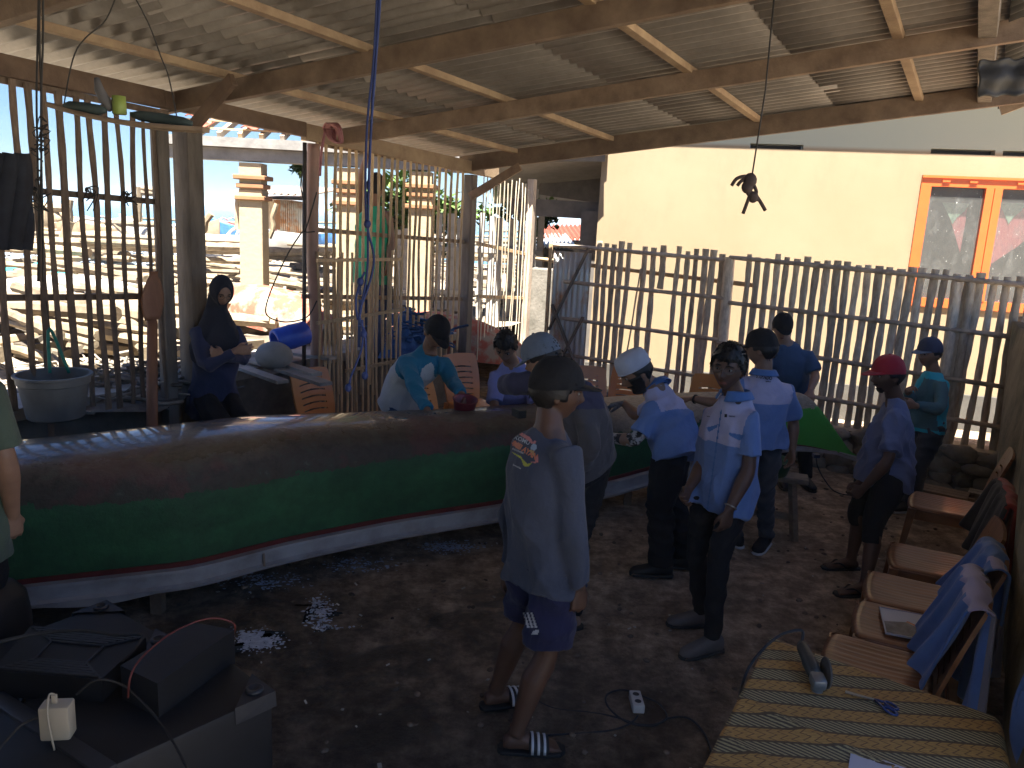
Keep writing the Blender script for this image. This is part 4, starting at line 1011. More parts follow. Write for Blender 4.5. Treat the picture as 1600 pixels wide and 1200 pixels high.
# heaps of bamboo poles
m_pole = M('sun_bleached_pole', (.30, .235, .155), (.16, .12, .075), rough=.75, scale=6, bump=.3, rnd=.35)
rs = random.Random(21)
def pole(a, b, r, label, group, mat=m_pole, nm='bamboo_pole'):
    mb = MB(); random.seed(int(a[0] * 1000) % 997); stick(mb, a, b, r, n=7, wob=.04, flat=1.0); o = mb.build(nm, mat, None, 'auto'); tag(o, label, 'pole', group); return o
PG = 'bleached poles heaped on the shore behind the slatted wall'
for i in range(74):
    px = rs.uniform(-60, 470); py = rs.uniform(425, 548); c = og(px, py + 14); zz = rs.uniform(.03, .34)
    L_ = rs.uniform(2.2, 5.0); an = rs.gauss(-.42, .22) if rs.random() < .8 else rs.uniform(-1.3, 1.3); d_ = V((math.cos(an), math.sin(an), rs.uniform(-.05, .05)))
    a = c - d_ * L_ / 2; b = c + d_ * L_ / 2
    # keep clear of the ledge
    for q_ in (a, b):
        s_ = (q_ - P3).dot(SD)
        if s_ > -1.1: q_ -= SD * (s_ + 1.1)
    a.z = GZ + zz + rs.uniform(-.02, .12); b.z = GZ + zz + rs.uniform(-.02, .12)
    r_ = rs.choice([.03, .04, .05, .06]); pole(a, b, r_, ('thick' if r_ > .045 else 'thin') + ' sun bleached pole in the tangled heap ' + ('seen through the dark slats' if px < 265 else 'behind the seated woman'), PG)
for i in range(60):
    px = rs.uniform(-40, 860); py = rs.uniform(352, 432); c = og(px, py + 4)
    L_ = rs.uniform(3, 7); an = rs.gauss(-.1, .25); d_ = V((math.cos(an), math.sin(an), 0)); zz = rs.uniform(.05, .6)
    pole(c - d_ * L_ / 2 + V((0, 0, zz)), c + d_ * L_ / 2 + V((0, 0, zz + rs.uniform(-.2, .2))), rs.choice([.04, .06, .08]), 'pale pole lying far out on the cluttered shore ' + ('seen through the dark slats' if px < 265 else 'around the cream column' if px < 490 else 'seen through the honey coloured slats'), 'poles far out on the shore')
# far clutter of boards and rubble, uncountable
mb = MB(); rs = random.Random(31)
for i in range(1500):
    px = rs.uniform(-60, 900); py = 345 + (rs.random() ** .7) * 215; c = og(px, py); 
    if (c - P3).dot(SD) > -1.2: continue
    s_ = rs.uniform(.04, .28); mb.box(c + V((0, 0, rs.uniform(.0, .12))), (s_ * rs.uniform(.5, 3), s_ * rs.uniform(.3, 1), s_ * rs.uniform(.1, .6)), Matrix.Rotation(rs.random() * 6, 4, 'Z') @ Matrix.Rotation(rs.uniform(-.4, .4), 4, 'X'))
kind(mb.build('shore_debris', M('shore_debris', (.26, .215, .16), (.07, .055, .04), rough=.9, scale=2.5, rnd=.5)), 'stuff')
# outrigger canoes on the beach
def canoe(c, ang, hullmat, deckmat, label, L_=5.2):
    th = thing('outrigger_canoe', label, 'boat', c, 'outrigger canoes pulled up on the shore'); D_ = V((math.cos(ang), math.sin(ang), 0)); N_ = V((-D_.y, D_.x, 0))
    mb = MB(); vs = []; n_ = 14
    for i in range(n_ + 1):
        u = i / n_; w_ = .30 * math.sin(math.pi * u) ** .55 + .015; z0 = .18 + .35 * abs(u - .5) ** 2 * 4 * .5; h_ = .42 + .25 * (2 * abs(u - .5)) ** 3
        cc = c + D_ * (u - .5) * L_
        for a_, b_ in ((-1, 1), (-.92, .55), (-.55, .12), (0, 0), (.55, .12), (.92, .55), (1, 1), (.85, .97), (.5, .4), (0, .15), (-.5, .4), (-.85, .97)): vs.append(cc + N_ * a_ * w_ + V((0, 0, z0 + b_ * h_)))
    mb.add(vs, [(i * 12 + j, i * 12 + (j + 1) % 12, (i + 1) * 12 + (j + 1) % 12, (i + 1) * 12 + j) for i in range(n_) for j in range(12)]); mb.build('hull', hullmat, th, 'auto')
    for s_ in (-1, 1):
        mb = MB(); mb.tube(catm([c + N_ * s_ * 1.5 + D_ * x + V((0, 0, .12 + .10 * (abs(x) > 2) )) for x in (-2.2, -1, 1, 2.2)], 4), .055, 8); mb.build('float', deckmat, th, True)
        for x in (-1.1, 1.1):
            mb = MB(); mb.tube(catm([c + D_ * x + V((0, 0, .75)), c + D_ * x + N_ * s_ * .8 + V((0, 0, .82)), c + D_ * x + N_ * s_ * 1.35 + V((0, 0, .55)), c + D_ * x + N_ * s_ * 1.5 + V((0, 0, .14))], 5), .04, 7); mb.build('boom', deckmat, th, True)
m_bw_ = M('boat_white', (.55, .55, .53), (.4, .4, .38), rough=.5, scale=4); m_bb = M('boat_blue', (.06, .22, .55), (.05, .16, .4), rough=.5); m_br = M('boat_red', (.55, .10, .07), (.4, .08, .06), rough=.6); m_by = M('boat_tan', (.45, .34, .22), (.3, .22, .15), rough=.7)
for px, py, an, hm, lb in ((330, 402, -.12, m_bw_, 'white outrigger canoe just left of the cream column base'), (450, 395, -.05, m_bb, 'blue and white outrigger canoe right of the cream column'), (215, 392, -.2, m_by, 'tan outrigger canoe seen through the right end of the dark slats'), (395, 372, .05, m_br, 'red hulled outrigger canoe behind the cream column'), (600, 400, -.1, m_bw_, 'white outrigger canoe behind the honey coloured slats'), (90, 378, .1, m_by, 'tan outrigger canoe far out behind the nets at the left')):
    canoe(og(px, py), an, hm, m_bw_, lb)
# overturned red hulls
def upturned(px0, py0, Y0, px1, py1, Y1, w_, h_, mat, label):
    a, b = at(px0, py0, Y0), at(px1, py1, Y1); th = MB(); d_ = unit((b - a).xy.to_3d()); nrm = V((-d_.y, d_.x, 0)); vs = []
    for i in range(13):
        u = i / 12; k_ = math.sin(math.pi * (.08 + .84 * u)) ** .5; c = a.lerp(b, u)
        for q_ in range(9):
            t_ = math.pi * q_ / 8; vs.append(V((c.x, c.y, c.z - h_)) + nrm * (-math.cos(t_) * w_ * k_) + V((0, 0, math.sin(t_) ** .7 * h_ * k_)))
    th.add(vs, [(i * 9 + j, i * 9 + j + 1, (i + 1) * 9 + j + 1, (i + 1) * 9 + j) for i in range(12) for j in range(8)] + [tuple(range(9)), tuple(range(116, 107, -1))])
    return tag(th.build('upturned_boat', mat, None, True), label, 'boat')
m_wr = M('worn_red_paint', (.34, .085, .05), (.30, .25, .19), rough=.8, scale=5, contrast=(.42, .55), bump=.3)
upturned(345, 428, 8.6, 520, 470, 7.9, .34, .40, m_wr, 'upturned boat with worn red paint behind the seated woman')
upturned(575, 470, 9.4, 815, 505, 9.8, .45, .5, m_wr, 'upturned red and cream boat behind the honey coloured slats')
upturned(-60, 428, 9.5, 262, 432, 10.5, .9, .34, M('grey_cover', (.40, .38, .35), (.28, .26, .24), rough=.9, bump=.5), 'low boat under a dusty grey cover at the far left')
# nets and tarps
def mound(px0, px1, py, z, dep, mat, name, label, cat, seed=0, hair=0):
    rs = random.Random(seed); ph = [rs.random() * 6 for _ in range(6)]; a, b = og(px0, py), og(px1, py); 
    mb = MB()
    def fn(u, v):
        p = a.lerp(b, u) + V((0, (v - .5) * dep, 0)); e = (math.sin(math.pi * u) * math.sin(math.pi * v)) ** .45 if 0 < u < 1 and 0 < v < 1 else 0
        return p + V((0, 0, z * e * (.75 + .2 * math.sin(u * 9 + ph[0]) + .12 * math.sin(u * 23 + v * 17 + ph[1]) + .1 * math.sin(v * 31 + ph[2])) - .03))
    mb.grid(fn, 46, 18)
    if hair:
        for i in range(hair):
            u, v = rs.random() * .9 + .05, rs.random() * .8 + .1; p = fn(u, v); q_ = [p]
            for k_ in range(4): q_.append(q_[-1] + V((rs.uniform(-.18, .18), rs.uniform(-.12, .12), rs.uniform(-.04, .05))))
            mb.tube(catm(q_, 3), rs.choice([.008, .014]), 4, cap=False)
    o = mb.build(name, mat, None, True)
    return tag(o, label, cat)
m_net = M('blue_grey_net', (.34, .42, .52), (.12, .17, .25), rough=.9, scale=7, bump=.8, bscale=18, bdist=.05, rnd=.4)
mound(-40, 190, 402, .50, 2.6, m_net, 'fishing_net', 'blue grey fishing net heaped behind the dark slats at the far left', 'fishing net', 1, 220)
mound(150, 285, 418, .35, 1.8, M('pale_blue_net', (.45, .55, .66), (.2, .28, .38), rough=.9, scale=7, bump=.8, bscale=18, rnd=.4), 'fishing_net', 'pale blue fishing net beside the thick grey post', 'fishing net', 2, 160)
mound(-40, 118, 430, .26, .9, M('turquoise_tarp', (.03, .50, .48), (.02, .40, .40), rough=.6, bump=.4), 'tarpaulin', 'bright turquoise tarpaulin lying in front of the blue grey net', 'tarpaulin', 3)
mound(-30, 38, 398, .9, 1.2, M('bright_blue_tarp', (.03, .22, .75), (.02, .16, .6), rough=.5, bump=.4), 'tarpaulin', 'bright blue tarpaulin at the left edge below the hanging jacket', 'tarpaulin', 4)
mound(292, 335, 376, .6, 1.6, M('sky_blue_tarp', (.05, .32, .80), (.03, .22, .65), rough=.5, bump=.4), 'tarpaulin', 'bright blue tarpaulin to the left of the cream column', 'tarpaulin', 5)
mound(600, 680, 545, .40, .8, M('navy_net', (.07, .17, .36), (.03, .08, .2), rough=.9, scale=9, bump=.8, rnd=.3), 'fishing_net', 'deep blue net piled behind the honey slats left of the capped man', 'fishing net', 6, 80)
mound(-20, 320, 600, .10, 1.6, M('scrap_rope', (.36, .32, .26), (.12, .10, .08), rough=.9, scale=9, rnd=.5), 'rope_heap', 'tangle of old rope and scrap on the ground just past the dark slats', 'rope heap', 7, 260)
# bamboo jetty frames by the water
def frame_(pts, r, label, nm='landing_stage'):
    th = thing(nm, label, 'frame', og(*pts[0][:2]) if False else (at(pts[0][0], pts[0][1], pts[0][4]).x, at(pts[0][0], pts[0][1], pts[0][4]).y, GZ), 'bamboo frames by the water')
    for x0, y0, x1, y1, Y in pts:
        mb = MB(); stick(mb, at(x0, y0, Y), at(x1, y1, Y), r, flat=1); mb.build('pole', m_pole, th, 'auto')
frame_([(108, 312, 104, 378, 17), (48, 322, 110, 326, 17), (50, 322, 50, 360, 17), (75, 325, 73, 352, 17), (98, 375, 110, 345, 17), (80, 330, 92, 345, 17)], .09, 'bamboo landing frame with a thick end post by the water at the left')
frame_([(218, 292, 216, 350, 20), (250, 295, 250, 350, 20), (222, 294, 254, 298, 20), (222, 301, 254, 304, 20), (165, 348, 262, 352, 20), (180, 350, 200, 370, 20)], .07, 'tall bamboo frame with a slatted top just left of the thick grey post')
pole(at(298, 395, 11.5), at(331, 334, 11.5), .05, 'pale plank standing slantwise left of the cream column', 'poles standing on the shore')
pole(at(423, 372, 12), at(430, 318, 12), .035, 'thin orange stake standing right of the cream column', 'poles standing on the shore')
# shack
sk = thing('beach_shack', 'small beach shack of boards and rusty metal with a tin roof by the water', 'shack', og(440, 365))
def sp(px, py, Y=16.5): return at(px, py, Y)
mb = MB(); mb.add([sp(418, 312), sp(432, 310), sp(432, 358), sp(418, 358), sp(418, 312, 18), sp(418, 358, 18)], [(0, 1, 2, 3), (0, 3, 5, 4)]); mb.build('board_wall', m_bamg, sk)
mb = MB(); a, b = sp(432, 310), sp(480, 316); a1 = sp(432, 360)
mb.grid(lambda u, v: a.lerp(b, u) + V((0, .02 * math.sin(u * 90), (a1.z - a.z) * v)), 100, 3, thick=.01); mb.build('metal_wall', m_zinc, sk, True)
mb = MB(); mb.add([sp(362, 309, 15.5), sp(482, 314, 15.5), sp(482, 306, 19), sp(380, 304, 19)], [(0, 1, 2, 3)]); mb.grid(lambda u, v: sp(362, 309, 15.5).lerp(sp(482, 314, 15.5), u) + V((0, 3 * v, .12 + .22 * v + .02 * math.sin(u * 70))), 80, 3, thick=.02); mb.build('roof', M('tin_roof', (.42, .36, .32), (.28, .22, .18), rough=.7), sk)
for x in (372, 378, 433):
    mb = MB(); stick(mb, sp(x, 358, 16), sp(x, 310, 16), .06, flat=1); mb.build('post', m_by if x < 400 else m_trim, sk)
# barrel and dome
c = at(448, 528, 6.6)
mb = MB(); d_ = unit(V((-.55, -.5, -.15))); rt = d_.to_track_quat('Z', 'Y').to_matrix(); mb.lathe(c - d_ * .2, [(.0, 0), (.07, .0), (.10, .02), (.104, .14), (.108, .155), (.104, .17), (.10, .30), (.093, .315), (.065, .31), (.065, .22), (0, .22)], 28, rt, cap=False)
tag(mb.build('barrel', M('blue_barrel', (.03, .10, .55), (.02, .07, .42), rough=.35), None, True), 'open blue plastic barrel lying on its side behind the ledge', 'barrel')
c = at(428, 556, 6.4)
mb = MB(); mb.ell(c, (.155, .14, .12)); tag(mb.build('basin', M('grey_basin', (.22, .215, .2), (.3, .29, .27), rough=.7), None, True), 'upturned grey basin beside the blue barrel', 'basin')
# planks over the ledge
for i, (a, b, w_) in enumerate((((388, 560), (520, 603), .11), ((415, 545), (600, 578), .12), ((380, 575), (452, 600), .10), ((395, 552), (505, 588), .10))):
    A_ = gp(a[0], a[1], .90 + .02 * (i % 2)); B_ = gp(b[0] - (80 if i == 1 else 10), b[1] - (18 if i == 1 else 3), .90 + .02 * (i % 2))
    mb = MB(); mb.bar(A_, B_, w_, .028, bev=.003); tag(mb.build('plank', M('grey_plank', (.44, .40, .35), (.28, .25, .21), rough=.85, scale=5, bump=.4, rnd=.15)), ('longest', 'second', 'shortest', 'innermost')[i] + ' weathered grey plank on the ledge beside the seated woman', 'plank', 'grey planks on the ledge')
# white board fence behind the sticks
wf_ = thing('white_board_fence', 'white board fence standing in the sun behind the slatted walls', 'fence', at(700, 520, 11))
m_wb = M('whitewashed_board', (.45, .43, .40), (.30, .28, .25), rough=.8, scale=5, contrast=(.3, .5), rnd=.12)
mb = MB(); a, b = at(618, 540, 10.9), at(838, 540, 11.6); a.z = b.z = GZ; L_ = (b - a).length; rs = random.Random(4); x = 0
while x < L_:
    w_ = rs.uniform(.07, .12); p = a + (b - a).normalized() * x; h_ = 1.25 + .25 * math.sin(x * .8) + rs.uniform(-.08, .08) + (.35 if x > L_ * .78 else 0)
    mb.bar(p, p + V((0, 0, h_)), w_, .02, up=V((0, 1, 0))); x += w_ + rs.choice([.015, .03, .09])
mb.build('boards', m_wb, wf_)
for z in (.35, .95):
    mb = MB(); mb.bar(a + V((0, -.03, z)), b + V((0, -.03, z)), .03, .06); mb.build('rail', m_wb, wf_)
# foliage
m_leaf = M('leaf', (.10, .17, .035), (.05, .10, .02), rough=.6, scale=3, rnd=.5)
def foliage(px, py, Y, rx, rz, n_, label, seed=1, trunk=True):
    rs = random.Random(seed); c = at(px, py, Y); th = thing('tree', label, 'tree', (c.x, c.y, GZ)); mb = MB()
    cl = [c + V((rs.gauss(0, .5) * rx, rs.gauss(0, .4) * rx, rs.gauss(0, .45) * rz)) for _ in range(16)]
    for i in range(n_):
        q_ = rs.choice(cl) + V((rs.gauss(0, .2) * rx, rs.gauss(0, .2) * rx, rs.gauss(0, .2) * rz)); s_ = rs.uniform(.05, .11)
        R_ = Matrix.Rotation(rs.random() * 6.3, 3, 'Z') @ Matrix.Rotation(rs.uniform(-1, 1), 3, 'X')
        mb.add([q_ + R_ @ V(v) * s_ for v in ((-.5, 0, 0), (0, -.9, -.1), (.5, 0, 0), (0, .9, -.1))], [(0, 1, 2, 3)])
    mb.build('crown', m_leaf, th)
    mb = MB()
    mb.tube(catm([V((c.x, c.y, GZ)), V((c.x + .1, c.y, (GZ + c.z) / 2)), c]), [.09, .08, .07, .06] * 4 + [.05], 8) if False else mb.tube([V((c.x, c.y, GZ)), V((c.x + .08, c.y, (GZ + c.z) / 2)), c], [.09 * min(1, rx), .07 * min(1, rx), .03 * min(1, rx)], 8)
    for q_ in cl[:8]: mb.tube([c - V((0, 0, rz * .8)), (c + q_) / 2 - V((0, 0, .1)), q_], [.03 * min(1, rx), .02 * min(1, rx), .008 * min(1, rx)], 5)
    mb.build('trunk', m_by, th, True)
foliage(625, 320, 12.5, .9, .5, 2600, 'green leafy tree behind the honey coloured slats', 1)
foliage(703, 330, 12.8, .8, .35, 1600, 'green leafy tree under the far end of the pavilion beam', 2)
foliage(846, 335, 12.5, .22, .35, 500, 'small green bush in the gap left of the yellow house', 3)
foliage(470, 262, 11.2, .12, .12, 110, 'sprig of creeper hanging beside the red pole', 4)
# low roofs in the gap beside the house
for i, (x0, x1, y0, y1, Y, mt, lb) in enumerate(((848, 925, 372, 352, 15, m_tile, 'rusty red hut roof seen in the gap left of the yellow house'), (838, 900, 384, 366, 13, m_zinc, 'low patched metal hut roof just below the red one in the gap'))):
    th = thing('hut', lb, 'hut', (at(x0, y0, Y).x, Y, GZ)); a, b = at(x0, y0, Y), at(x1, y0, Y); mb = MB()
    mb.grid(lambda u, v: a.lerp(b, u) + V((0, 3.0 * v, (at(x0, y1, Y + 3).z - a.z) * v + .03 * math.sin(u * 60))), 60, 4, thick=.02); mb.build('roof', mt, th)
    mb = MB(); mb.box(((a.x + b.x) / 2, Y + 1.2, (GZ + a.z) / 2 - .05), ((b - a).length * .92, 2, a.z - GZ)); mb.build('wall', m_concd, th)
mb = MB(); c = at(850, 440, 10.4); mb.box((c.x + .05, c.y, .75), (.5, .3, 1.7), bev=.02); tag(mb.build('rubble_wall', m_concd), 'dark wall end in the gap behind the sheet metal gate', 'wall')

# ================================================================== THINGS HUNG IN THE SHED
m_rope = M('dark_rope', (.05, .045, .04), (.03, .028, .025), rough=.8); m_brope = M('blue_rope', (.035, .06, .20), (.02, .035, .12), rough=.7)
# shelf board hung from the roof
sb = thing('hanging_board', 'long tapered board hung from the roof by wires as a shelf', 'shelf', at(200, 185, 2.92))
a, b = at(78, 164, 2.95), at(322, 203, 2.83); d_ = (b - a); 
mb = MB(); vs = []
for i in range(17):
    u = i / 16; w_ = .072 * max(.12, math.sin(math.pi * min(.97, max(.03, u))) ** .5); c = a.lerp(b, u) - V((0, 0, .02 * math.sin(math.pi * u)))
    vs.append((c, V((d_.y, -d_.x, 0)).normalized() * w_, V((0, 0, .009)), 6))
mb.loft(vs, 12); mb.build('board', m_wood2, sb, 'auto')
mb = MB()
for pts in (((190, -30), (166, 30), (133, 60), (114, 92), (100, 163)), ((196, -30), (230, 32), (252, 90), (264, 122), (277, 186))): mb.tube(catm([at(x, y, 2.9) for x, y in pts], 5), .0025, 5)
mb.build('wires', m_rope, sb, True)
mb = MB(); mb.lathe(at(187, 179, 2.9), [(.021, 0), (.024, .003), (.0225, .062), (.020, .062), (.019, .006)], 20); tag(mb.build('cup', M('yellow_green', (.36, .45, .10), (.30, .38, .08), rough=.5), None, True), 'yellow green plastic cup on the hanging board', 'cup')
mb = MB(); mb.tube([at(151, 122, 2.91), at(155, 140, 2.905), at(163, 155, 2.9), at(174, 172, 2.9)], [.009, .016, .019, .012], 10); tag(mb.build('sandal', M('grey_rubber', (.20, .19, .18), rough=.7), None, True), 'worn grey sandal standing on the hanging board beside the cup', 'sandal')
for i, (x0, y0, x1, y1) in enumerate(((100, 162, 165, 170), (205, 176, 300, 190))):
    mb = MB(); p, q_ = at(x0, y0, 2.9), at(x1, y1, 2.87); mb.tube([p.lerp(q_, u) + V((0, 0, -.006)) for u in (0, .15, .5, .85, 1)], [.008, .018, .020, .018, .008], 10)
    tag(mb.build('cloth_bundle', M('dark_green_cloth', (.08, .11, .10), (.05, .07, .06), rough=.8), None, True), ('short' if i == 0 else 'long') + ' dark rolled bundle lying on the hanging board', 'bundle')
# blue rope
mb = MB()
for pts in (((596, -30), (590, 60), (582, 160), (577, 260), (575, 340), (574, 420), (566, 470), (560, 500), (556, 470), (563, 440), (570, 425)), ((590, -30), (584, 90), (574, 190), (571, 280), (573, 350), (584, 400), (578, 440), (562, 490), (570, 520), (572, 560), (572, 590)), ((566, 500), (566, 540), (556, 570), (548, 590), (544, 612)), ((594, -30), (587, 100), (580, 200), (576, 300))):
    mb.tube(catm([at(x, y, 2.9) for x, y in pts], 6), .0045, 6)
for x, y in ((574, 350), (563, 440), (568, 522), (544, 606), (570, 587)): mb.ell(at(x, y, 2.895), (.013, .012, .016), n=8, m=6)
tag(mb.build('hanging_rope', m_brope, None, True), 'long knotted blue rope hanging from the roof down to the canoe', 'rope')
# left rope bundle
mb = MB()
for x in (-3, 1, 4): mb.tube(catm([at(62 + x, y, 2.7) + V((.004 * math.sin(y * .05 + x), 0, 0)) for y in (-30, 60, 150, 250, 350, 440)], 4), .0035, 5)
rs = random.Random(2)
for i in range(16):
    y = rs.uniform(140, 330); p = at(62, y, 2.69); mb.tube(catm([p, p + V((rs.uniform(-.03, .03), 0, rs.uniform(-.02, .03))), p + V((rs.uniform(-.035, .035), 0, rs.uniform(-.035, .01))), p + V((rs.uniform(-.02, .02), 0, -.03))], 4), .002, 4)
tag(mb.build('hanging_rope', m_rope, None, True), 'dark frayed rope hanging down over the dark slats at the left', 'rope')
# wire with a tangle of hooks
wt = thing('hanging_hook', 'tangle of bent rods hanging on a wire in front of the yellow house', 'hook', at(1170, 300, 4.0))
mb = MB(); mb.tube([at(1213, -40, 4.0), at(1196, 140, 4.0), at(1175, 275, 4.0)], .004, 6); mb.build('wire', m_rope, wt, True)
m_rust = M('rusty_iron', (.10, .065, .05), (.05, .035, .03), rough=.8)
mb = MB()
for pts in (((1175, 275), (1160, 276), (1150, 280), (1143, 290)), ((1170, 275), (1158, 283), (1152, 290)), ((1172, 280), (1168, 300), (1172, 305)), ((1174, 298), (1168, 315), (1161, 334)), ((1178, 300), (1188, 315), (1196, 329)), ((1176, 285), (1182, 300), (1178, 310), (1186, 312))):
    mb.tube(catm([at(x, y, 4.0) for x, y in pts], 4), .009, 7)
for x, y, r_ in ((1172, 282, .034), (1168, 292, .03), (1177, 308, .026)): mb.ell(at(x, y, 4.0), (r_, r_ * .8, r_ * 1.1), n=9, m=7)
mb.build('bent_rods', m_rust, wt, True)
# pink rope on the wall plate, dark cable loop
mb = MB(); rs = random.Random(6)
for i in range(9):
    o = rs.uniform(-.03, .03); mb.tube(catm([at(505 + i * 2.5, 200, 6.6 + o), at(510 + i * 2, 193, 6.55 + o), at(524 + i, 200, 6.5 + o), at(530 + i * .6, 222, 6.5 + o), at(516 + i, 218, 6.55 + o), at(506 + i * 2.5, 202, 6.6 + o)], 4), .009, 5)
mb.tube(catm([at(508, 205, 6.55), at(502, 240, 6.5), at(500, 275, 6.5)], 4), .012, 5)
tag(mb.build('rope_coil', M('pink_rope', (.45, .20, .20), (.3, .12, .13), rough=.8), None, True), 'coil of pinkish rope slung over the beam above the red pole', 'rope')
mb = MB(); mb.tube(catm([at(x, y, 6.65) for x, y in ((495, 300), (478, 357), (470, 365), (448, 400), (425, 450), (415, 485), (425, 498), (450, 503), (480, 495), (495, 470))], 6), .006, 6)
mb.tube(catm([at(x, y, 6.65) for x, y in ((476, 250), (470, 290), (478, 330), (474, 360), (492, 362))], 6), .006, 6)
tag(mb.build('power_cable', m_rope, None, True), 'thin black cable looping beside the red pole behind the seated woman', 'cable')
# bucket on the wall
bp_ = lw(90, 600, .17); bu = thing('bucket', 'large grey bucket hanging on the dark slats by a green strap', 'bucket', bp_)
mb = MB(); c = lw(88, 655, .2); c.z = lw(88, 652, .2).z; rr_ = .205; hh = lw(88, 583, .2).z - c.z
mb.lathe(c, [(0, 0), (rr_ * .72, 0), (rr_ * .78, .01), (rr_ * .95, hh * .78), (rr_ * .99, hh * .8), (rr_, hh * .93), (rr_ * 1.07, hh * .95), (rr_ * 1.07, hh), (rr_ * .97, hh), (rr_ * .90, hh * .7), (rr_ * .7, .02), (0, .02)], 36, cap=False); mb.build('pail', M('grey_bucket', (.17, .18, .18), (.12, .12, .12), rough=.5, scale=5, bump=.1), bu, 'auto')
mb = MB(); top_ = lw(78, 513, .1); tl_, tr_ = lw(78, 583, .14), lw(108, 583, .16)
mb.tube(catm([tl_, top_ + V((-.004, 0, 0)), tr_], 6), .010, 7); mb.build('strap', M('green_strap', (.02, .26, .20), rough=.6), bu, True)
mb = MB(); mb.tube([top_, lw(72, 470, .06)], .003, 5); mb.build('hook_wire', m_rope, bu, True)
# paddle
pd_ = thing('paddle', 'wooden paddle leaning blade up against the dark slats beside the thick post', 'paddle', (lw(232, 680, .25).x, lw(232, 680, .25).y, .0))
q0, q1, q2 = lw(231, 690, .30), lw(238, 500, .12), lw(240, 424, .08); q0 = V((q0.x, q0.y, .0))
mw_ = M('red_brown_wood', (.36, .17, .09), (.24, .11, .06), rough=.6, scale=5, stretch=(2, 2, .5), bump=.2)
mb = MB(); mb.tube([q0, q1], [.042, .034], 10); mb.build('shaft', mw_, pd_, True)
mb = MB(); vs = []
for i in range(11):
    u = i / 10; w_ = .035 + .055 * math.sin(math.pi * min(1, u * 1.02 + .1)) ** .8 * (1 if u < .8 else (1 - u) * 5) ; vs.append((q1.lerp(q2, u), TD * max(.01, w_), SD * .012))
mb.loft(vs, 12); mb.build('blade', mw_, pd_, True)
# jacket on the slats
mb = MB()
def jk(u, v):
    w_ = (.5 + .32 * min(1, v * 3)) * (1 - .55 * max(0, v - .55)); p = lw(18 + 62 * (u - .5) * w_ * 1.3, 240 + 150 * v, .07 + .04 * math.sin(u * math.pi) + .015 * math.sin(u * 17 + v * 5)); return p
mb.grid(jk, 24, 20, thick=.03); tag(mb.build('jacket', M('navy_jacket', (.035, .04, .055), (.02, .022, .03), rough=.9, bump=.4, bscale=10, bdist=.02), None, True), 'dark navy jacket hung on the dark slats at the left edge', 'jacket')
# wire scraps tied to the left rail
rs = random.Random(12); wsc = thing('wire_scraps', 'bits of dark wire tied to the upper rail of the dark slats', 'wire', lw(60, 300, .05))
for cx, cy in ((57, 299), (200, 305), (140, 300)):
    mb = MB()
    for i in range(6):
        p = lw(cx, cy, .05); mb.tube(catm([p, p + V((rs.uniform(-.03, .03), 0, rs.uniform(0, .03))), p + V((rs.uniform(-.06, .06), 0, rs.uniform(-.05, .03))), p + V((rs.uniform(-.06, .09), 0, rs.uniform(-.12, 0)))], 4), .004, 4)
    mb.build('wire_bundle', m_rope, wsc, True)
# sanding block on the hull
mb = MB(); c = at(811, 645, 5.15); mb.box(c, (.10, .06, .055), frame(BD), bev=.004); tag(mb.build('sanding_block', M('dark_block', (.10, .09, .06), (.06, .055, .04), rough=.7)), 'dark wooden block resting on top of the canoe', 'block')

# ================================================================== LOUDSPEAKERS AND GEAR, BOTTOM LEFT
m_spk = M('speaker_black', (.018, .0185, .021), (.012, .0125, .014), rough=.55, bump=.25, bscale=220, bdist=.002)
m_spk2 = M('speaker_trim', (.045, .047, .052), (.03, .03, .034), rough=.5)
def cabinet(corner, d1, L1, d2, L2, ztop, label, grille=None):
    """corner: a top corner; d1,d2: horizontal edge directions"""
    th = thing('loudspeaker', label, 'loudspeaker', (corner.x, corner.y, 0)); d1, d2 = unit(d1), unit(d2)
    c = V((corner.x, corner.y, 0)) + d1 * L1 / 2 + d2 * L2 / 2; rt = Matrix((d1, d2, V((0, 0, 1)))).transposed()
    mb = MB(); mb.box((c.x, c.y, ztop / 2 + .01), (L1, L2, ztop - .02), rt, bev=.02); mb.build('cabinet', m_spk, th, 'auto')
    for a_ in (0, 1):
        for b_ in (0, 1):
            q_ = V((corner.x, corner.y, ztop)) + d1 * L1 * a_ + d2 * L2 * b_; e1 = d1 * (1 - 2 * a_); e2 = d2 * (1 - 2 * b_)
            mb = MB(); z_ = V((0, 0, .006)); mb.add([q_ + z_ - e1 * .004 - e2 * .004, q_ + z_ + e1 * .14, q_ + z_ + e2 * .14, q_ - V((0, 0, .05)) - e1 * .006 - e2 * .006, q_ + e1 * .14 - V((0, 0, .05)) - e2 * .006, q_ + e2 * .14 - V((0, 0, .05)) - e1 * .006], [(0, 1, 2), (0, 3, 4, 1), (0, 2, 5, 3)]); cp = mb.build('corner_guard', m_spk2, th)
            mb = MB(); mb.lathe(q_ + e1 * .045 + e2 * .045, [(.030, .006), (.030, .014), (.026, .018), (.018, .018), (.015, .008), (0, .008)], 24); mb.build('stacking_foot', m_spk2, cp, True)
    return th
c1 = gp(428, 1082, .62); e1 = gp(362, 1030, .62) - c1; e2 = gp(150, 1215, .62) - c1
cabinet(c1, e1, .50, V((-e1.y, e1.x, 0)) if V((-e1.y, e1.x, 0)).dot(e2) > 0 else V((e1.y, -e1.x, 0)), .80, .62, 'big black loudspeaker with a ringed corner foot, nearest the puddle')
c2 = gp(166, 940, .55); e1 = gp(268, 998, .55) - c2; e2 = V((-e1.y, e1.x, 0)); e2 = e2 if e2.y < 0 else -e2
cabinet(c2, e1, .5, e2, .6, .55, 'dark grey loudspeaker with a pointed far corner below the canoe')
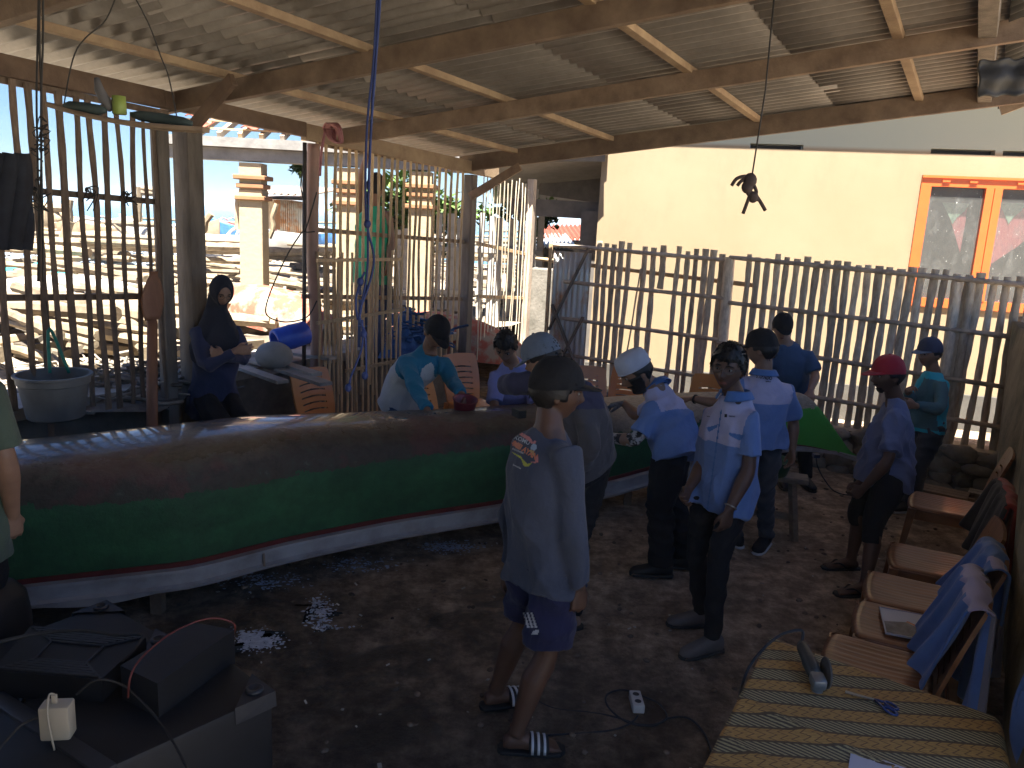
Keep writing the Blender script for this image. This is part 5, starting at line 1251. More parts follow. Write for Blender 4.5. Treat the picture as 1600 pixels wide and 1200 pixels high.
mb = MB(); mb.loft([((gp(-10, 960, .5) + V((0, 0, z - .5))), V((.10 * w_, 0, 0)), V((0, .16 * w_, 0)), 3) for z, w_ in ((0, 1), (.45, 1), (.56, .9), (.62, .6), (.64, .2))], 24)
tag(mb.build('gear_case', m_spk, None, True), 'rounded black gear case cut by the left edge', 'case')
# ridged amplifier tray
am = thing('amplifier', 'flat black amplifier with ridged top lying on the loudspeakers', 'amplifier', gp(100, 1030, .68))
am_p = [gp(48, 978, .70), gp(228, 996, .70), gp(158, 1062, .70), gp(-12, 1048, .70)]
cc_ = sum(am_p, V()) / 4
mb = MB(); vs = [p for p in am_p] + [p - V((0, 0, .09)) for p in am_p]; mb.add(vs, [(0, 3, 2, 1), (0, 1, 5, 4), (1, 2, 6, 5), (2, 3, 7, 6), (3, 0, 4, 7), (4, 5, 6, 7)]); mb.build('case', m_spk, am)
def amq(u, v, z=0): return am_p[0].lerp(am_p[1], u).lerp(am_p[3].lerp(am_p[2], u), v) + V((0, 0, z))
mb = MB()
for k_ in range(5):
    for v0 in (.05 + .05 * k_, .95 - .05 * k_):
        i_ = .04 + .05 * k_; mb.bar(amq(i_, v0, .004), amq(1 - i_, v0, .004), .009, .006)
for (u0_, v0_), (u1_, v1_) in (((.02, .02), (.28, .3)), ((.98, .02), (.74, .3)), ((.02, .98), (.28, .7)), ((.98, .98), (.74, .7)), ((.28, .3), (.28, .7)), ((.74, .3), (.74, .7)), ((.28, .3), (.74, .3)), ((.28, .7), (.74, .7))):
    mb.bar(amq(u0_, v0_, .003), amq(u1_, v1_, .003), .006, .005)
mb.build('ridges', m_spk2, am)
# oblong box
ob = [gp(188, 1040, .74), gp(300, 972, .74), gp(366, 984, .74), gp(246, 1068, .74)]
mb = MB(); vs = ob + [p - V((0, 0, .13)) for p in ob]; mb.add(vs, [(0, 3, 2, 1), (0, 1, 5, 4), (1, 2, 6, 5), (2, 3, 7, 6), (3, 0, 4, 7), (4, 5, 6, 7)])
tag(mb.build('small_speaker', m_spk), 'oblong black speaker box with a red cable, on top of the big loudspeaker', 'speaker box')
mb = MB(); mb.tube(catm([gp(365, 990, .70), gp(366, 975, .75), gp(340, 966, .78), gp(310, 970, .78), gp(270, 988, .765), gp(240, 1010, .765), gp(215, 1035, .76), gp(203, 1060, .74), gp(200, 1090, .66)], 6), .0035, 6)
tag(mb.build('red_cable', M('red_cable', (.22, .05, .04), rough=.5), None, True), 'thin red cable running over the oblong black speaker box', 'cable')
# wall charger on a socket strip
ch_ = thing('charger', 'cream white phone charger plugged into the socket strip at the bottom left', 'charger', gp(88, 1150, .62))
m_crm = M('cream_plastic', (.62, .53, .38), (.56, .48, .34), rough=.4); cz = .74
cA = [gp(50, 1100, cz), gp(76, 1087, cz), gp(124, 1086, cz), gp(118, 1110, cz)]
cm = gp(88, 1098, cz); rt = Matrix.Rotation(.15, 4, 'Z')
mb = MB(); mb.box((cm.x, cm.y, cz - .055), (.085, .055, .11), rt, bev=.008); mb.build('body', m_crm, ch_, 'auto')
mb = MB(); mb.box((cm.x - .005, cm.y, cz + .012), (.016, .010, .030), rt, bev=.003); mb.tube(catm([(cm.x - .005, cm.y, cz + .028), (cm.x - .008, cm.y - .02, cz + .035), (cm.x - .0, cm.y - .045, cz - .02), (cm.x + .015, cm.y - .05, cz - .12)], 6), .0028, 7); mb.build('usb_plug', m_crm, ch_, True)
mb = MB(); mb.bar(gp(-20, 1085, .61), gp(170, 1210, .61), .055, .04, bev=.006); tag(mb.build('socket_strip', m_spk2, None, 'auto'), 'dark socket strip holding the cream charger at the bottom left', 'socket strip')
mb = MB(); mb.tube(catm([gp(120, 1085, .66), gp(150, 1063, .72), gp(190, 1070, .70), gp(230, 1105, .66), gp(265, 1150, .64), gp(300, 1215, .63)], 6), .004, 6)
mb.tube(catm([gp(-10, 1005, .76), gp(60, 990, .74), gp(130, 985, .735), gp(180, 992, .73), gp(222, 992, .73), gp(210, 1015, .72), gp(190, 1035, .70)], 6), .006, 6)
mb.tube(catm([gp(-10, 1180, .66), gp(30, 1135, .68), gp(60, 1120, .70)], 6), .005, 6)
tag(mb.build('audio_cable', m_rope, None, True), 'black cables crossing the ridged amplifier and the big loudspeaker', 'cable')
# ================================================================== PEOPLE
def remesh(mb, voxel, it=3, fac=.5):
    me = bpy.data.meshes.new('t'); me.from_pydata([tuple(v) for v in mb.v], [], mb.f)
    o = bpy.data.objects.new('t', me); col.objects.link(o)
    m = o.modifiers.new('r', 'REMESH'); m.mode = 'VOXEL'; m.voxel_size = voxel; m.use_smooth_shade = True
    s = o.modifiers.new('s', 'SMOOTH'); s.factor = fac; s.iterations = it
    dg = bpy.context.evaluated_depsgraph_get(); r = bpy.data.meshes.new_from_object(o.evaluated_get(dg))
    bpy.data.objects.remove(o); bpy.data.meshes.remove(me); return r
def co_of(me):
    a = np.empty(len(me.vertices) * 3, dtype=np.float64); me.vertices.foreach_get('co', a); return a.reshape(-1, 3)
def no_of(me):
    a = np.empty(len(me.vertices) * 3, dtype=np.float64); me.vertices.foreach_get('normal', a); return a.reshape(-1, 3)
def folds(me, amp, seed, freq=1.0, vert=.35):
    c = co_of(me); n = no_of(me); rg = np.random.RandomState(seed); d = np.zeros(len(c))
    wx = .06 * np.sin(c[:, 2] * 7 + rg.rand() * 6) + .05 * np.sin(c[:, 0] * 9 + c[:, 1] * 7 + rg.rand() * 6)
    for i in range(5):
        an = rg.rand() * 6.28; f = freq * rg.uniform(22, 60); k_ = np.array([math.cos(an), math.sin(an), rg.uniform(-1, 1) * vert * 2])
        ph = c @ k_ * f + rg.rand() * 6 + wx * f * .9
        env = .5 + .5 * np.sin(c[:, 2] * rg.uniform(4, 9) + rg.rand() * 6 + c[:, 0] * 5)
        d += (1 - 2 * np.abs(np.sin(ph * .5))) * env * rg.uniform(.5, 1) * (30 / f)
    c2 = c + n * (d * amp * 1.5)[:, None]
    me.vertices.foreach_set('co', c2.ravel()); me.update()
def finish(me, name, mats, parent, fn=None):
    off = WL(parent)
    if fn is not None:
        k_ = len(me.polygons); a = np.empty(k_ * 3); me.polygons.foreach_get('center', a); idx = fn(a.reshape(-1, 3)).astype(np.int32)
    me.materials.clear()
    for m in mats: me.materials.append(m)
    if fn is not None: me.polygons.foreach_set('material_index', idx)
    me.transform(Matrix.Translation(-off)); me.name = name; me.update()
    return link(name, me, parent)
def skin_mat(name, c):
    m = M(name, c, tuple(x * .78 for x in c), rough=.52, scale=14, bump=.15, bscale=120, bdist=.002, contrast=(.3, .7)); 
    b = m.node_tree.nodes['Principled BSDF']; b.inputs['Subsurface Weight'].default_value = .0
    return m
m_skin = skin_mat('skin_brown', (.30, .165, .10)); m_skin2 = skin_mat('skin_tan', (.38, .22, .145)); m_skind = skin_mat('skin_dark', (.14, .072, .045))
m_lip = M('lips', (.26, .10, .08), rough=.5); m_hair = M('black_hair', (.018, .015, .013), (.010, .009, .008), rough=.55, bump=.5, bscale=90, bdist=.004)
m_eyew = M('eye_white', (.30, .27, .24), rough=.5); m_eyed = M('eye_dark', (.012, .009, .008), rough=.2)
def fabric(name, c, c2=None, **kw):
    kw.setdefault('rough', .88); kw.setdefault('sheen', .12 if max(c) > .05 else 0); kw.setdefault('bump', .7); kw.setdefault('bscale', 9); kw.setdefault('bdist', .03)
    return M(name, c, c2 or tuple(x * .82 for x in c), scale=5, contrast=(.3, .7), **kw)

def head_fn(q, d, cheek=1.0):
    x, y, z = q
    s = max(0, min(1, -z / .11)); s = s * s * (3 - 2 * s)
    x *= 1 - .36 * s
    if y < 0: y *= 1 - .50 * max(0, min(1, (-z - .015) / .08))
    if y > 0: y *= .95 - .02 * s
    if y > -.02:
        fr = min(1, max(0, (d.y) * 2)) if d.y > 0 else 0
        def g(x0, z0, sx, sz): return math.exp(-((x - x0) / sx) ** 2 - ((z - z0) / sz) ** 2)
        dy = .024 * g(0, -.030, .011, .014) + .013 * g(0, -.008, .009, .028) - .010 * (g(.031, .004, .015, .012) + g(-.031, .004, .015, .012))
        dy += .004 * (g(.03, .024, .022, .008) + g(-.03, .024, .022, .008)) + .006 * g(0, -.062, .020, .007) + .005 * g(0, -.072, .016, .006) + .008 * g(0, -.098, .020, .014)
        dy += .003 * (g(.045, -.025, .018, .02) + g(-.045, -.025, .018, .02)) + .007 * (g(.012, -.036, .006, .007) + g(-.012, -.036, .006, .007))
        y += dy * fr
    return V((x, y, z))
HR = (.076, .097, .113)
def add_hand(mb, wr, dr, pn, th, curl=.5, S=1.0, spread=.12):
    dr = unit(dr); pn = unit(V(pn) - dr * V(pn).dot(dr)); la = dr.cross(pn)
    if la.dot(V(th)) < 0: la = -la
    mb.loft([(wr - dr * .01, la * .026 * S, pn * .019 * S), (wr + dr * .02 * S, la * .031 * S, pn * .017 * S), (wr + dr * .055 * S, la * .041 * S, pn * .0155 * S), (wr + dr * .088 * S, la * .040 * S, pn * .013 * S), (wr + dr * .096 * S, la * .030 * S, pn * .008 * S)], 14, p=2.6)
    for i, L_ in enumerate((.072, .080, .074, .058)):
        o = (1.5 - i) * .0205 * S; p = wr + dr * (.086 - .004 * abs(i - 1)) * S + la * o; a = 0; pts = [p - dr * .018 * S]; dd = (dr + la * (1.5 - i) * spread).normalized()
        pts.append(p)
        for k_, fr in enumerate((.42, .32, .26)):
            a += curl * (.75, 1.0, .7)[k_] * (1 + .08 * i); v = dd * math.cos(a) + pn * math.sin(a); p = p + v * L_ * fr * S; pts.append(p)
        mb.tube(pts, [.0092 * S, .0092 * S, .0085 * S, .0078 * S, .006 * S], 8)
    p = wr + dr * .022 * S + la * .026 * S; d1 = (dr * .75 + la * .65 + pn * .25 * (1 + curl)).normalized(); d2 = (dr * 1.0 + la * (.25 - .3 * curl) + pn * (.2 + .5 * curl)).normalized()
    mb.tube([p - d1 * .01, p + d1 * .034 * S, p + d1 * .034 * S + d2 * .028 * S, p + d1 * .034 * S + d2 * .05 * S], [.013 * S, .0115 * S, .0098 * S, .007 * S], 8)
def limb(mb, pts, rad, n=14, flat=1.0):
    """pts joints, rad radii; smooth through"""
    mb.tube(pts, rad, n)
def lerp(a, b, u): return V(a).lerp(V(b), u)
class Bod: pass
HS = 1.07
def person(label, J, cat='person', S=1.0, tk=.86, lk=(.80, .78), ak=(.88, 1.0), skin=None, group=None, female=False, bodyfoot=True, vox=.0062):
    skin = skin or m_skin
    B = Bod(); B.J = J; B.S = S; B.skin = skin
    hn_ = V(J['head']) - V(J['neck'])
    if hn_.length > .175 * S: J['neck'] = V(J['head']) - hn_.normalized() * .175 * S
    base = (V(J['anL']) + V(J['anR'])) / 2; th = thing('person', label, cat, (base.x, base.y, min(V(J['anL']).z, V(J['anR']).z) - .07), group); B.th = th
    hc = V(J['head']); F = unit(J['face']); up = unit(J.get('hup', V((0, 0, 1)))); B.fr = frame(F, up); B.hc = hc
    B.hs = S * HS
    def hp_(x, y, z): return hc + B.fr @ (V((x, y, z)) * B.hs)
    B.hp = hp_
    nk, pel, shL, shR = V(J['neck']), V(J['pel']), V(J['shL']), V(J['shR'])
    L = unit(shR - shL); bf = unit(J['bf']); Lp = bf.cross(V((0, 0, 1))).normalized(); B.L, B.Lp = L, Lp
    B.hipL = pel - Lp * .088 * S - V((0, 0, .02)); B.hipR = pel + Lp * .088 * S - V((0, 0, .02)); shw = (shR - shL).length / 2; B.shw = shw
    msh = (shL + shR) / 2; B.msh = msh
    bend = V(J.get('bend', (0, 0, 0)))
    def spine(u):
        return pel.lerp(msh, u) + bend * math.sin(math.pi * min(1, max(0, u)))
    def lat(u): return (Lp.lerp(L, min(1, max(0, u * 1.1)))).normalized()
    B.spine, B.lat = spine, lat
    if not J.get('manual'):
        for sd, hp0 in (('L', B.hipL), ('R', B.hipR)): J['kn' + sd] = hp0.lerp(V(J['an' + sd]), .49) + unit(J['toe' + sd]) * .045
    def axes(u):
        sp = (spine(u + .05) - spine(u - .05)).normalized(); la = lat(u); la = (la - sp * la.dot(sp)).normalized(); fw_ = sp.cross(la).normalized(); return la, fw_
    B.axes = axes
    mb = MB()
    # torso
    W_ = .9 if female else 1.0
    secs = []
    for u, hw_, hd_ in ((-.22, .13, .09), (-.1, .155, .105), (.05, .155, .105), (.3, .132 * W_, .095), (.55, .142 * W_, .10), (.8, .155 * W_, .10), (.95, min(.15, shw * .86), .085)):
        la, fw_ = axes(u); secs.append((spine(u), la * hw_ * S * tk, fw_ * hd_ * S * tk))
    la, fw_ = axes(1.0); secs.append((msh + (nk - msh) * .55, la * .09 * S, fw_ * .07 * S)); secs.append((nk, la * .058 * S, fw_ * .056 * S))
    mb.loft(secs, 22, p=2.3)
    # neck and head
    mb.tube([lerp(nk, msh, .35), nk, lerp(nk, hp_(0, -.022, -.06), .6), hp_(0, -.016, -.03)], [.07 * S, .058 * S, .053 * S, .052 * S], 18)
    mb.ell(hc, tuple(x * B.hs for x in HR), B.fr, 44, 36, lambda q, d: head_fn(q / B.hs, d) * B.hs)
    for sx in (-1, 1): mb.ell(hp_(sx * .0755, -.012, -.008), (.009 * B.hs, .019 * B.hs, .031 * B.hs), B.fr, 10, 8); 
    # arms
    for sd, sh, el, wr in (('L', shL, V(J['elL']), V(J['wrL'])), ('R', shR, V(J['elR']), V(J['wrR']))):
        mb.tube([lerp(msh, sh, .55), sh, lerp(sh, el, .18), lerp(sh, el, .55), lerp(sh, el, .92), lerp(el, wr, .1), lerp(el, wr, .3), lerp(el, wr, .7), wr], [r_ * S for r_ in (.045 * ak[0], .052 * ak[0], .050 * ak[0], .043 * ak[0], .038 * ak[1], .041 * ak[1], .042 * ak[1], .032 * ak[1], .026)], 16)
        hd = J.get('hd' + sd, wr - el); pn = J.get('pn' + sd, -L if sd == 'R' else L); tb = J.get('tb' + sd, bf)
        add_hand(mb, wr, hd, pn, tb, J.get('curl' + sd, .45), S)
    # legs
    for sd, hp0, kn, an in (('L', B.hipL, V(J['knL']), V(J['anL'])), ('R', B.hipR, V(J['knR']), V(J['anR']))):
        calf = -unit(J['toe' + sd]) * .012
        mb.tube([hp0 + V((0, 0, .03)), hp0, lerp(hp0, kn, .35), lerp(hp0, kn, .8), kn, lerp(kn, an, .15), lerp(kn, an, .33) + calf, lerp(kn, an, .6) + calf * .5, lerp(kn, an, .88), an], [r_ * S for r_ in (.07 * lk[0], .085 * lk[0], .078 * lk[0], .060 * lk[0], .053 * (lk[0] + lk[1]) / 2, .052 * lk[1], .056 * lk[1], .047 * lk[1], .036 * lk[1], .037)], 16)
        if bodyfoot:
            t_ = unit(J['toe' + sd]); s_ = t_.cross(V((0, 0, 1))).normalized(); g_ = V((an.x, an.y, an.z - .07 * S))
            mb.loft([(g_ - t_ * .052 * S + V((0, 0, .030)), s_ * .024 * S, V((0, 0, .022 * S))), (g_ - t_ * .03 * S + V((0, 0, .038)), s_ * .032 * S, V((0, 0, .034 * S))), (g_ + t_ * .03 * S + V((0, 0, .042)), s_ * .034 * S, V((0, 0, .038 * S))), (g_ + t_ * .09 * S + V((0, 0, .028)), s_ * .040 * S, V((0, 0, .025 * S))), (g_ + t_ * .145 * S + V((0, 0, .018)), s_ * .044 * S, V((0, 0, .015 * S))), (g_ + t_ * .165 * S + V((0, 0, .014)), s_ * .036 * S, V((0, 0, .011 * S)))], 14, p=2.4)
            for i_, (ox, ln_) in enumerate(((-.030, .045), (-.012, .040), (.004, .036), (.018, .031), (.031, .026))):
                sg = 1 if sd == 'L' else -1; q_ = g_ + t_ * .150 * S + s_ * (-sg * -1) * ox * S * 1.0 + V((0, 0, .014)); mb.tube([q_, q_ + t_ * ln_ * .6 * S, q_ + t_ * ln_ * S - V((0, 0, .004))], [.012 * S if i_ == 0 else .0085 * S] * 2 + [.005 * S], 7)
    me = remesh(mb, vox, 2, .5)
    inv = B.fr.transposed(); hcn = np.array(hc); Fr = np.array(inv)
    def lipf(c):
        q_ = (c - hcn) @ Fr.T / B.hs; return (((np.abs(q_[:, 0]) < .021) & (np.abs(q_[:, 2] + .066) < .0085 - .0035 * (np.abs(q_[:, 0]) / .021) ** 2) & (q_[:, 1] > .04)))
    B.body = finish(me, 'body', [skin, m_lip], th, lipf)
    # eyes and brows
    for sx in (-1, 1):
        e = MB(); e.ell(hp_(sx * .031, .0745, .003), (.0125 * S, .0105 * S, .0070 * S), B.fr, 12, 8); eo = e.build('eye', m_eyew, th, True)
        e = MB(); e.ell(hp_(sx * .031, .0815, .003), (.0056 * S, .005 * S, .0058 * S), B.fr, 10, 8); e.build('iris', m_eyed, eo, True)
        e = MB(); e.tube([hp_(sx * .014, .094, .022), hp_(sx * .030, .0935, .028), hp_(sx * .048, .080, .022)], [.0030 * S, .0042 * S, .002 * S], 6); e.build('eyebrow', m_hair, th, True)
    return B
def hair(B, style='short', strands=500, seed=1, mat=None, nape=-.62):
    S = B.hs; rs = random.Random(seed); mb = MB(); ph = [rs.random() * 6 for _ in range(4)]
    def line(d):   # lowest z (unit sphere) covered by hair for this direction
        fy = d.y
        if style == 'fringe': f = .34 if fy > .5 else (.30 + (0.5 - fy) * -.2)
        else: f = .52
        side = -.12 if nape > -.7 else -.3; back = nape
        t = (fy + 1) / 2
        if fy > .25: return side + (f - side) * min(1, (fy - .25) / .35)
        if fy > -.15: return side
        return side + (back - side) * min(1, (-.15 - fy) / .4)
    def fn(q, d):
        p = head_fn(q / S, d) * S; l_ = line(d); k_ = max(0, min(1, (d.z - l_) / .10)); k_ = k_ * k_ * (3 - 2 * k_)
        n_ = .012 * math.sin(d.x * 13 + ph[0]) * math.sin(d.z * 11 + ph[1]) + .01 * math.sin(d.y * 21 + d.x * 17 + ph[2])
        return p * (.90 + (.225 + n_ + .05 * max(0, d.z)) * k_)
    mb.ell(B.hc, tuple(x * S for x in HR), B.fr, 48, 36, fn)
    for i in range(strands):
        d = V((rs.gauss(0, 1), rs.gauss(0, 1), rs.gauss(0, 1))).normalized()
        if d.z < line(d) + .02: continue
        q = V((d.x * HR[0], d.y * HR[1], d.z * HR[2])) * S; p = fn(q, d); tg = V((rs.gauss(0, .3), .35 + rs.gauss(0, .2), -.15)) if d.y > .2 else V((d.x * .5 + rs.gauss(0, .3), -.3 + rs.gauss(0, .2), -.8))
        tg = (tg - d * tg.dot(d)).normalized(); tip = p + tg * rs.uniform(.012, .026) * S + d * rs.uniform(.0, .004) * S; sd = tg.cross(d) * .0022 * S
        mb.add([B.hc + B.fr @ v for v in (p - sd - d * .004, p + sd - d * .004, (p + tip) / 2 + sd * .8 + d * .004, tip, (p + tip) / 2 - sd * .8 + d * .004)], [(0, 1, 2, 3, 4)])
    return mb.build('hair', mat or m_hair, B.th, True)
def cap(B, mat, brimmat=None, low=.30, brim=True, tilt=0.0, bl=.075, yaw=0.0):
    S = B.hs; mb = MB(); rt = B.fr @ Matrix.Rotation(tilt, 3, 'X') @ Matrix.Rotation(yaw, 3, 'Z')
    z0 = .022
    prof = []
    for i in range(13):
        a = i / 12 * math.pi / 2; prof.append((math.cos(a) ** .75 if i < 12 else 0.001, math.sin(a)))
    vs = []; n_ = 32
    for r_, h_ in prof:
        for k_ in range(n_):
            an = 2 * math.pi * k_ / n_; x = math.cos(an) * .0885 * r_; y = math.sin(an) * (.108) * r_ - .004; vs.append(B.hc + rt @ (V((x, y, z0 + h_ * .112 + (.012 * (1 - h_) * (math.sin(an) < 0) * -math.sin(an) * -1))) * S))
    inner = [B.hc + (v - B.hc) * .96 for v in vs[:n_]]
    fs = [(i * n_ + k_, i * n_ + (k_ + 1) % n_, (i + 1) * n_ + (k_ + 1) % n_, (i + 1) * n_ + k_) for i in range(12) for k_ in range(n_)]
    o_ = len(vs); fs += [(k_, o_ + k_, o_ + (k_ + 1) % n_, (k_ + 1) % n_) for k_ in range(n_)]
    mb.add(vs + inner, fs); mb.ell(B.hc + rt @ (V((0, -.004, z0 + .113)) * S), (.008, .008, .005), rt, 8, 6)
    o = mb.build('cap', mat, B.th, 'auto')
    if brim:
        mb = MB()
        def bf_(u, v):
            an = math.pi / 2 + (u - .5) * 1.95; r0x, r0y = .086, .104; k_ = math.sin(math.pi * u) ** .55 if 0 < u < 1 else 0
            x = math.cos(an) * (r0x + .004 * v); y = math.sin(an) * r0y - .004 + v * bl * k_; z = z0 + .008 - .22 * (y - .08) * (y > .08) - .55 * abs(x) ** 2 * 10 * .35 * (.4 + .6 * v)
            return B.hc + rt @ (V((x * (1 - .12 * v), y, z)) * S)
        mb.grid(bf_, 20, 8, thick=.004); mb.build('brim', brimmat or mat, o, True)
    return o
def tors(B, name, mats, off=.020, hem=-.20, long_=False, sleeve=.68, flare=0.0, fn=None, amp=.007, seed=1, vox=.009, sl_r=.0, belly=0.0, tight=1.0, sleeves=True, freq=1.0, top=1.0):
    S = B.S; mb = MB(); secs = []
    for u, hw_, hd_ in ((hem, .168 + flare, .118 + flare), (-.02, .166 + flare * .8, .116 + flare * .6), (.25, .150 + flare * .4, .110 + belly), (.5, .156 + flare * .2, .112 + belly * .6), (.78, .168, .110), (.93, min(.165, B.shw * .95), .092)):
        la, fw_ = B.axes(u); secs.append((B.spine(u), la * (hw_ * tight + off) * S, fw_ * (hd_ * tight + off) * S))
    la, fw_ = B.axes(1.0); nk = V(B.J['neck'])
    secs.append((B.msh + (nk - B.msh) * .50, la * (.105 + off * .6) * S, fw_ * (.072 + off * .6) * S)); secs.append((B.msh + (nk - B.msh) * .92, la * (.064 + .008) * S, fw_ * (.062 + .008) * S))
    mb.loft(secs, 26, p=2.4)
    B.segs = []
    if sleeves:
        for sd in 'LR':
            sh, el, wr = V(B.J['sh' + sd]), V(B.J['el' + sd]), V(B.J['wr' + sd])
            if long_:
                mb.tube([lerp(B.msh, sh, .5), sh, lerp(sh, el, .3), lerp(sh, el, .85), lerp(el, wr, .08), lerp(el, wr, .5), lerp(el, wr, .93)], [(r_ + sl_r) * S for r_ in (.070, .070, .062, .054, .054, .047, .039)], 16)
            else:
                e_ = lerp(sh, el, sleeve); mb.tube([lerp(B.msh, sh, .5), sh, lerp(sh, el, sleeve * .5), e_], [(r_ + sl_r) * S for r_ in (.070, .071, .068, .070)], 16)
    me = remesh(mb, vox, 4, .5); folds(me, amp, seed, freq); return finish(me, name, mats, B.th, fn)
def legs(B, name, mat, length=1.0, r=(.102, .095, .075, .062), amp=.006, seed=3, up=.12, vox=.0095, extra=0.0, mats=None, fn=None):
    S = B.S; mb = MB(); secs = []
    for u in (-.14, 0, up):
        la, fw_ = B.axes(u); k_ = 1.0 if u < .1 else .96; secs.append((B.spine(u) - (V((0, 0, .03)) if u < 0 else V()), la * .172 * k_ * S, fw_ * .122 * k_ * S))
    mb.loft(secs, 22, p=2.3)
    for sd, hp0 in (('L', B.hipL), ('R', B.hipR)):
        kn, an = V(B.J['kn' + sd]), V(B.J['an' + sd])
        if length <= .5: e_ = lerp(hp0, kn, length * 2); mb.tube([hp0 + V((0, 0, .02)), lerp(hp0, e_, .5), e_], [r[0] * S, (r[0] * .6 + r[1] * .4) * S, r[1] * S], 16)
        else:
            e_ = lerp(kn, an, (length - .5) * 2); mb.tube([hp0 + V((0, 0, .02)), lerp(hp0, kn, .5), kn, lerp(kn, e_, .5), e_], [r[0] * S, r[1] * S, r[2] * S, (r[2] + r[3]) / 2 * S, r[3] * S], 16)
    me = remesh(mb, vox, 3, .5); folds(me, amp, seed, 1.0, .9); return finish(me, name, mats or [mat], B.th, fn)
def shoe(B, sd, mat, sole, h_=.055, rubber=.02):
    an = V(B.J['an' + sd]); t_ = unit(B.J['toe' + sd]); t_ = unit(V((t_.x, t_.y, 0))); s_ = t_.cross(V((0, 0, 1))).normalized(); g_ = V((an.x, an.y, an.z - .07 * B.S)); S = B.S
    mb = MB(); Z = V((0, 0, 1))
    mb.loft([(g_ - t_ * .072 * S + Z * .045, s_ * .018 * S, Z * .03), (g_ - t_ * .06 * S + Z * .048, s_ * .034 * S, Z * .043), (g_ - t_ * .0 + Z * .054, s_ * .040 * S, Z * .052), (g_ + t_ * .06 * S + Z * .045, s_ * .043 * S, Z * .040), (g_ + t_ * .13 * S + Z * .034, s_ * .047 * S, Z * .028), (g_ + t_ * .175 * S + Z * .03, s_ * .040 * S, Z * .022), (g_ + t_ * .198 * S + Z * .026, s_ * .018 * S, Z * .012)], 18, p=2.5)
    o = mb.build('shoe', mat, B.th, True)
    mb = MB(); mb.loft([(g_ + t_ * a * S + Z * rubber / 2, s_ * w_ * S, Z * rubber / 2, 4) for a, w_ in ((-.078, .022), (-.066, .038), (0, .043), (.07, .047), (.13, .051), (.18, .043), (.203, .02))], 14); mb.build('sole', sole, o, 'auto')
def sandal(B, sd, mat, strap, wide=False):
    an = V(B.J['an' + sd]); t_ = unit(B.J['toe' + sd]); s_ = t_.cross(V((0, 0, 1))).normalized(); S = B.S; g_ = V((an.x, an.y, an.z - .085 * S)); Z = V((0, 0, 1))
    mb = MB(); mb.loft([(g_ + t_ * a * S + Z * .012, s_ * w_ * S, Z * .011, 4) for a, w_ in ((-.075, .015), (-.062, .034), (0, .040), (.06, .043), (.13, .051), (.19, .045), (.212, .02))], 14); o = mb.build('sandal', mat, B.th, 'auto')
    if wide:
        mb = MB(); mb.grid(lambda u, v: g_ + t_ * (.055 + .085 * v) * S - s_ * math.cos(math.pi * u) * .051 * S + Z * (.02 + math.sin(math.pi * u) ** .7 * (.062 - .018 * v)), 16, 6, thick=.004); st_ = mb.build('strap', mat, o, True)
        for k_ in range(3):
            mb = MB(); mb.grid(lambda u, v: g_ + t_ * (.064 + .026 * k_ + .011 * v) * S - s_ * math.cos(math.pi * u) * .053 * S + Z * (.022 + math.sin(math.pi * u) ** .7 * (.0645 - .018 * (.1 + .3 * k_))), 16, 1, thick=.003); mb.build('stripe', strap, st_ , True) if False else mb.build('stripe', strap, o, True)
    else:
        mb = MB(); q_ = g_ + t_ * .155 * S + Z * .03
        for sx in (-1, 1): mb.tube(catm([q_, g_ + t_ * .10 * S + s_ * sx * .03 * S + Z * .062, g_ + t_ * .045 * S + s_ * sx * .045 * S + Z * .03], 5), .006, 6)
        mb.build('strap', strap, o, True)
def collar(B, mat, r=.066):
    nk = V(B.J['neck']); la, fw_ = B.axes(1.0); sp = la.cross(fw_); 
    if sp.z < 0: sp = -sp
    S = B.S; mb = MB()
    def f(u, v):
        an = math.pi / 2 + .28 + u * (2 * math.pi - .56)
        c, s_ = math.cos(an), math.sin(an); 
        if v < .4: rr, h_ = r + .004, -.012 + .045 * v / .4
        else: k_ = (v - .4) / .6; rr, h_ = r + .006 + .028 * k_, .034 - (.044 + .02 * max(0, s_)) * k_
        return nk + la * c * rr * S + fw_ * (s_ * (rr + .004)) * S + sp * h_ * S - fw_ * .005
    mb.grid(f, 36, 8, thick=.003); return mb.build('collar', mat, B.th, True)
def print_on(B, cloth, name, mat, polys, off=.0025, parent=None):
    """polys of photo pixels, laid onto the cloth where the view ray meets it"""
    me = cloth.data; o = WL(cloth); bv = BVHTree.FromPolygons([tuple(v.co + o) for v in me.vertices], [tuple(p.vertices) for p in me.polygons])
    mb = MB(); C0 = V((0, 0, CAM_H))
    for P_ in polys:
        vs = []
        for x, y in P_:
            h_ = bv.ray_cast(C0, ray(x, y).normalized())
            if h_[0] is None: vs = None; break
            vs.append(h_[0] - ray(x, y).normalized() * off)
        if vs: mb.add(vs, [tuple(range(len(vs)))])
    if mb.v: return mb.build(name, mat, cloth)
def tess(poly, k_=1.5):
    """cut a convex-ish polygon of pixels into small quads so that it follows the folds"""
    xs = [p[0] for p in poly]; ys = [p[1] for p in poly]; out = []
    def inside(x, y):
        c = False; n_ = len(poly)
        for i in range(n_):
            (x1, y1), (x2, y2) = poly[i], poly[(i + 1) % n_]
            if (y1 > y) != (y2 > y) and x < (x2 - x1) * (y - y1) / (y2 - y1) + x1: c = not c
        return c
    x = min(xs)
    while x < max(xs):
        y = min(ys)
        while y < max(ys):
            if inside(x + k_ / 2, y + k_ / 2): out.append([(x, y), (x + k_, y), (x + k_, y + k_), (x, y + k_)])
            y += k_
        x += k_
    return out
_tc = {}
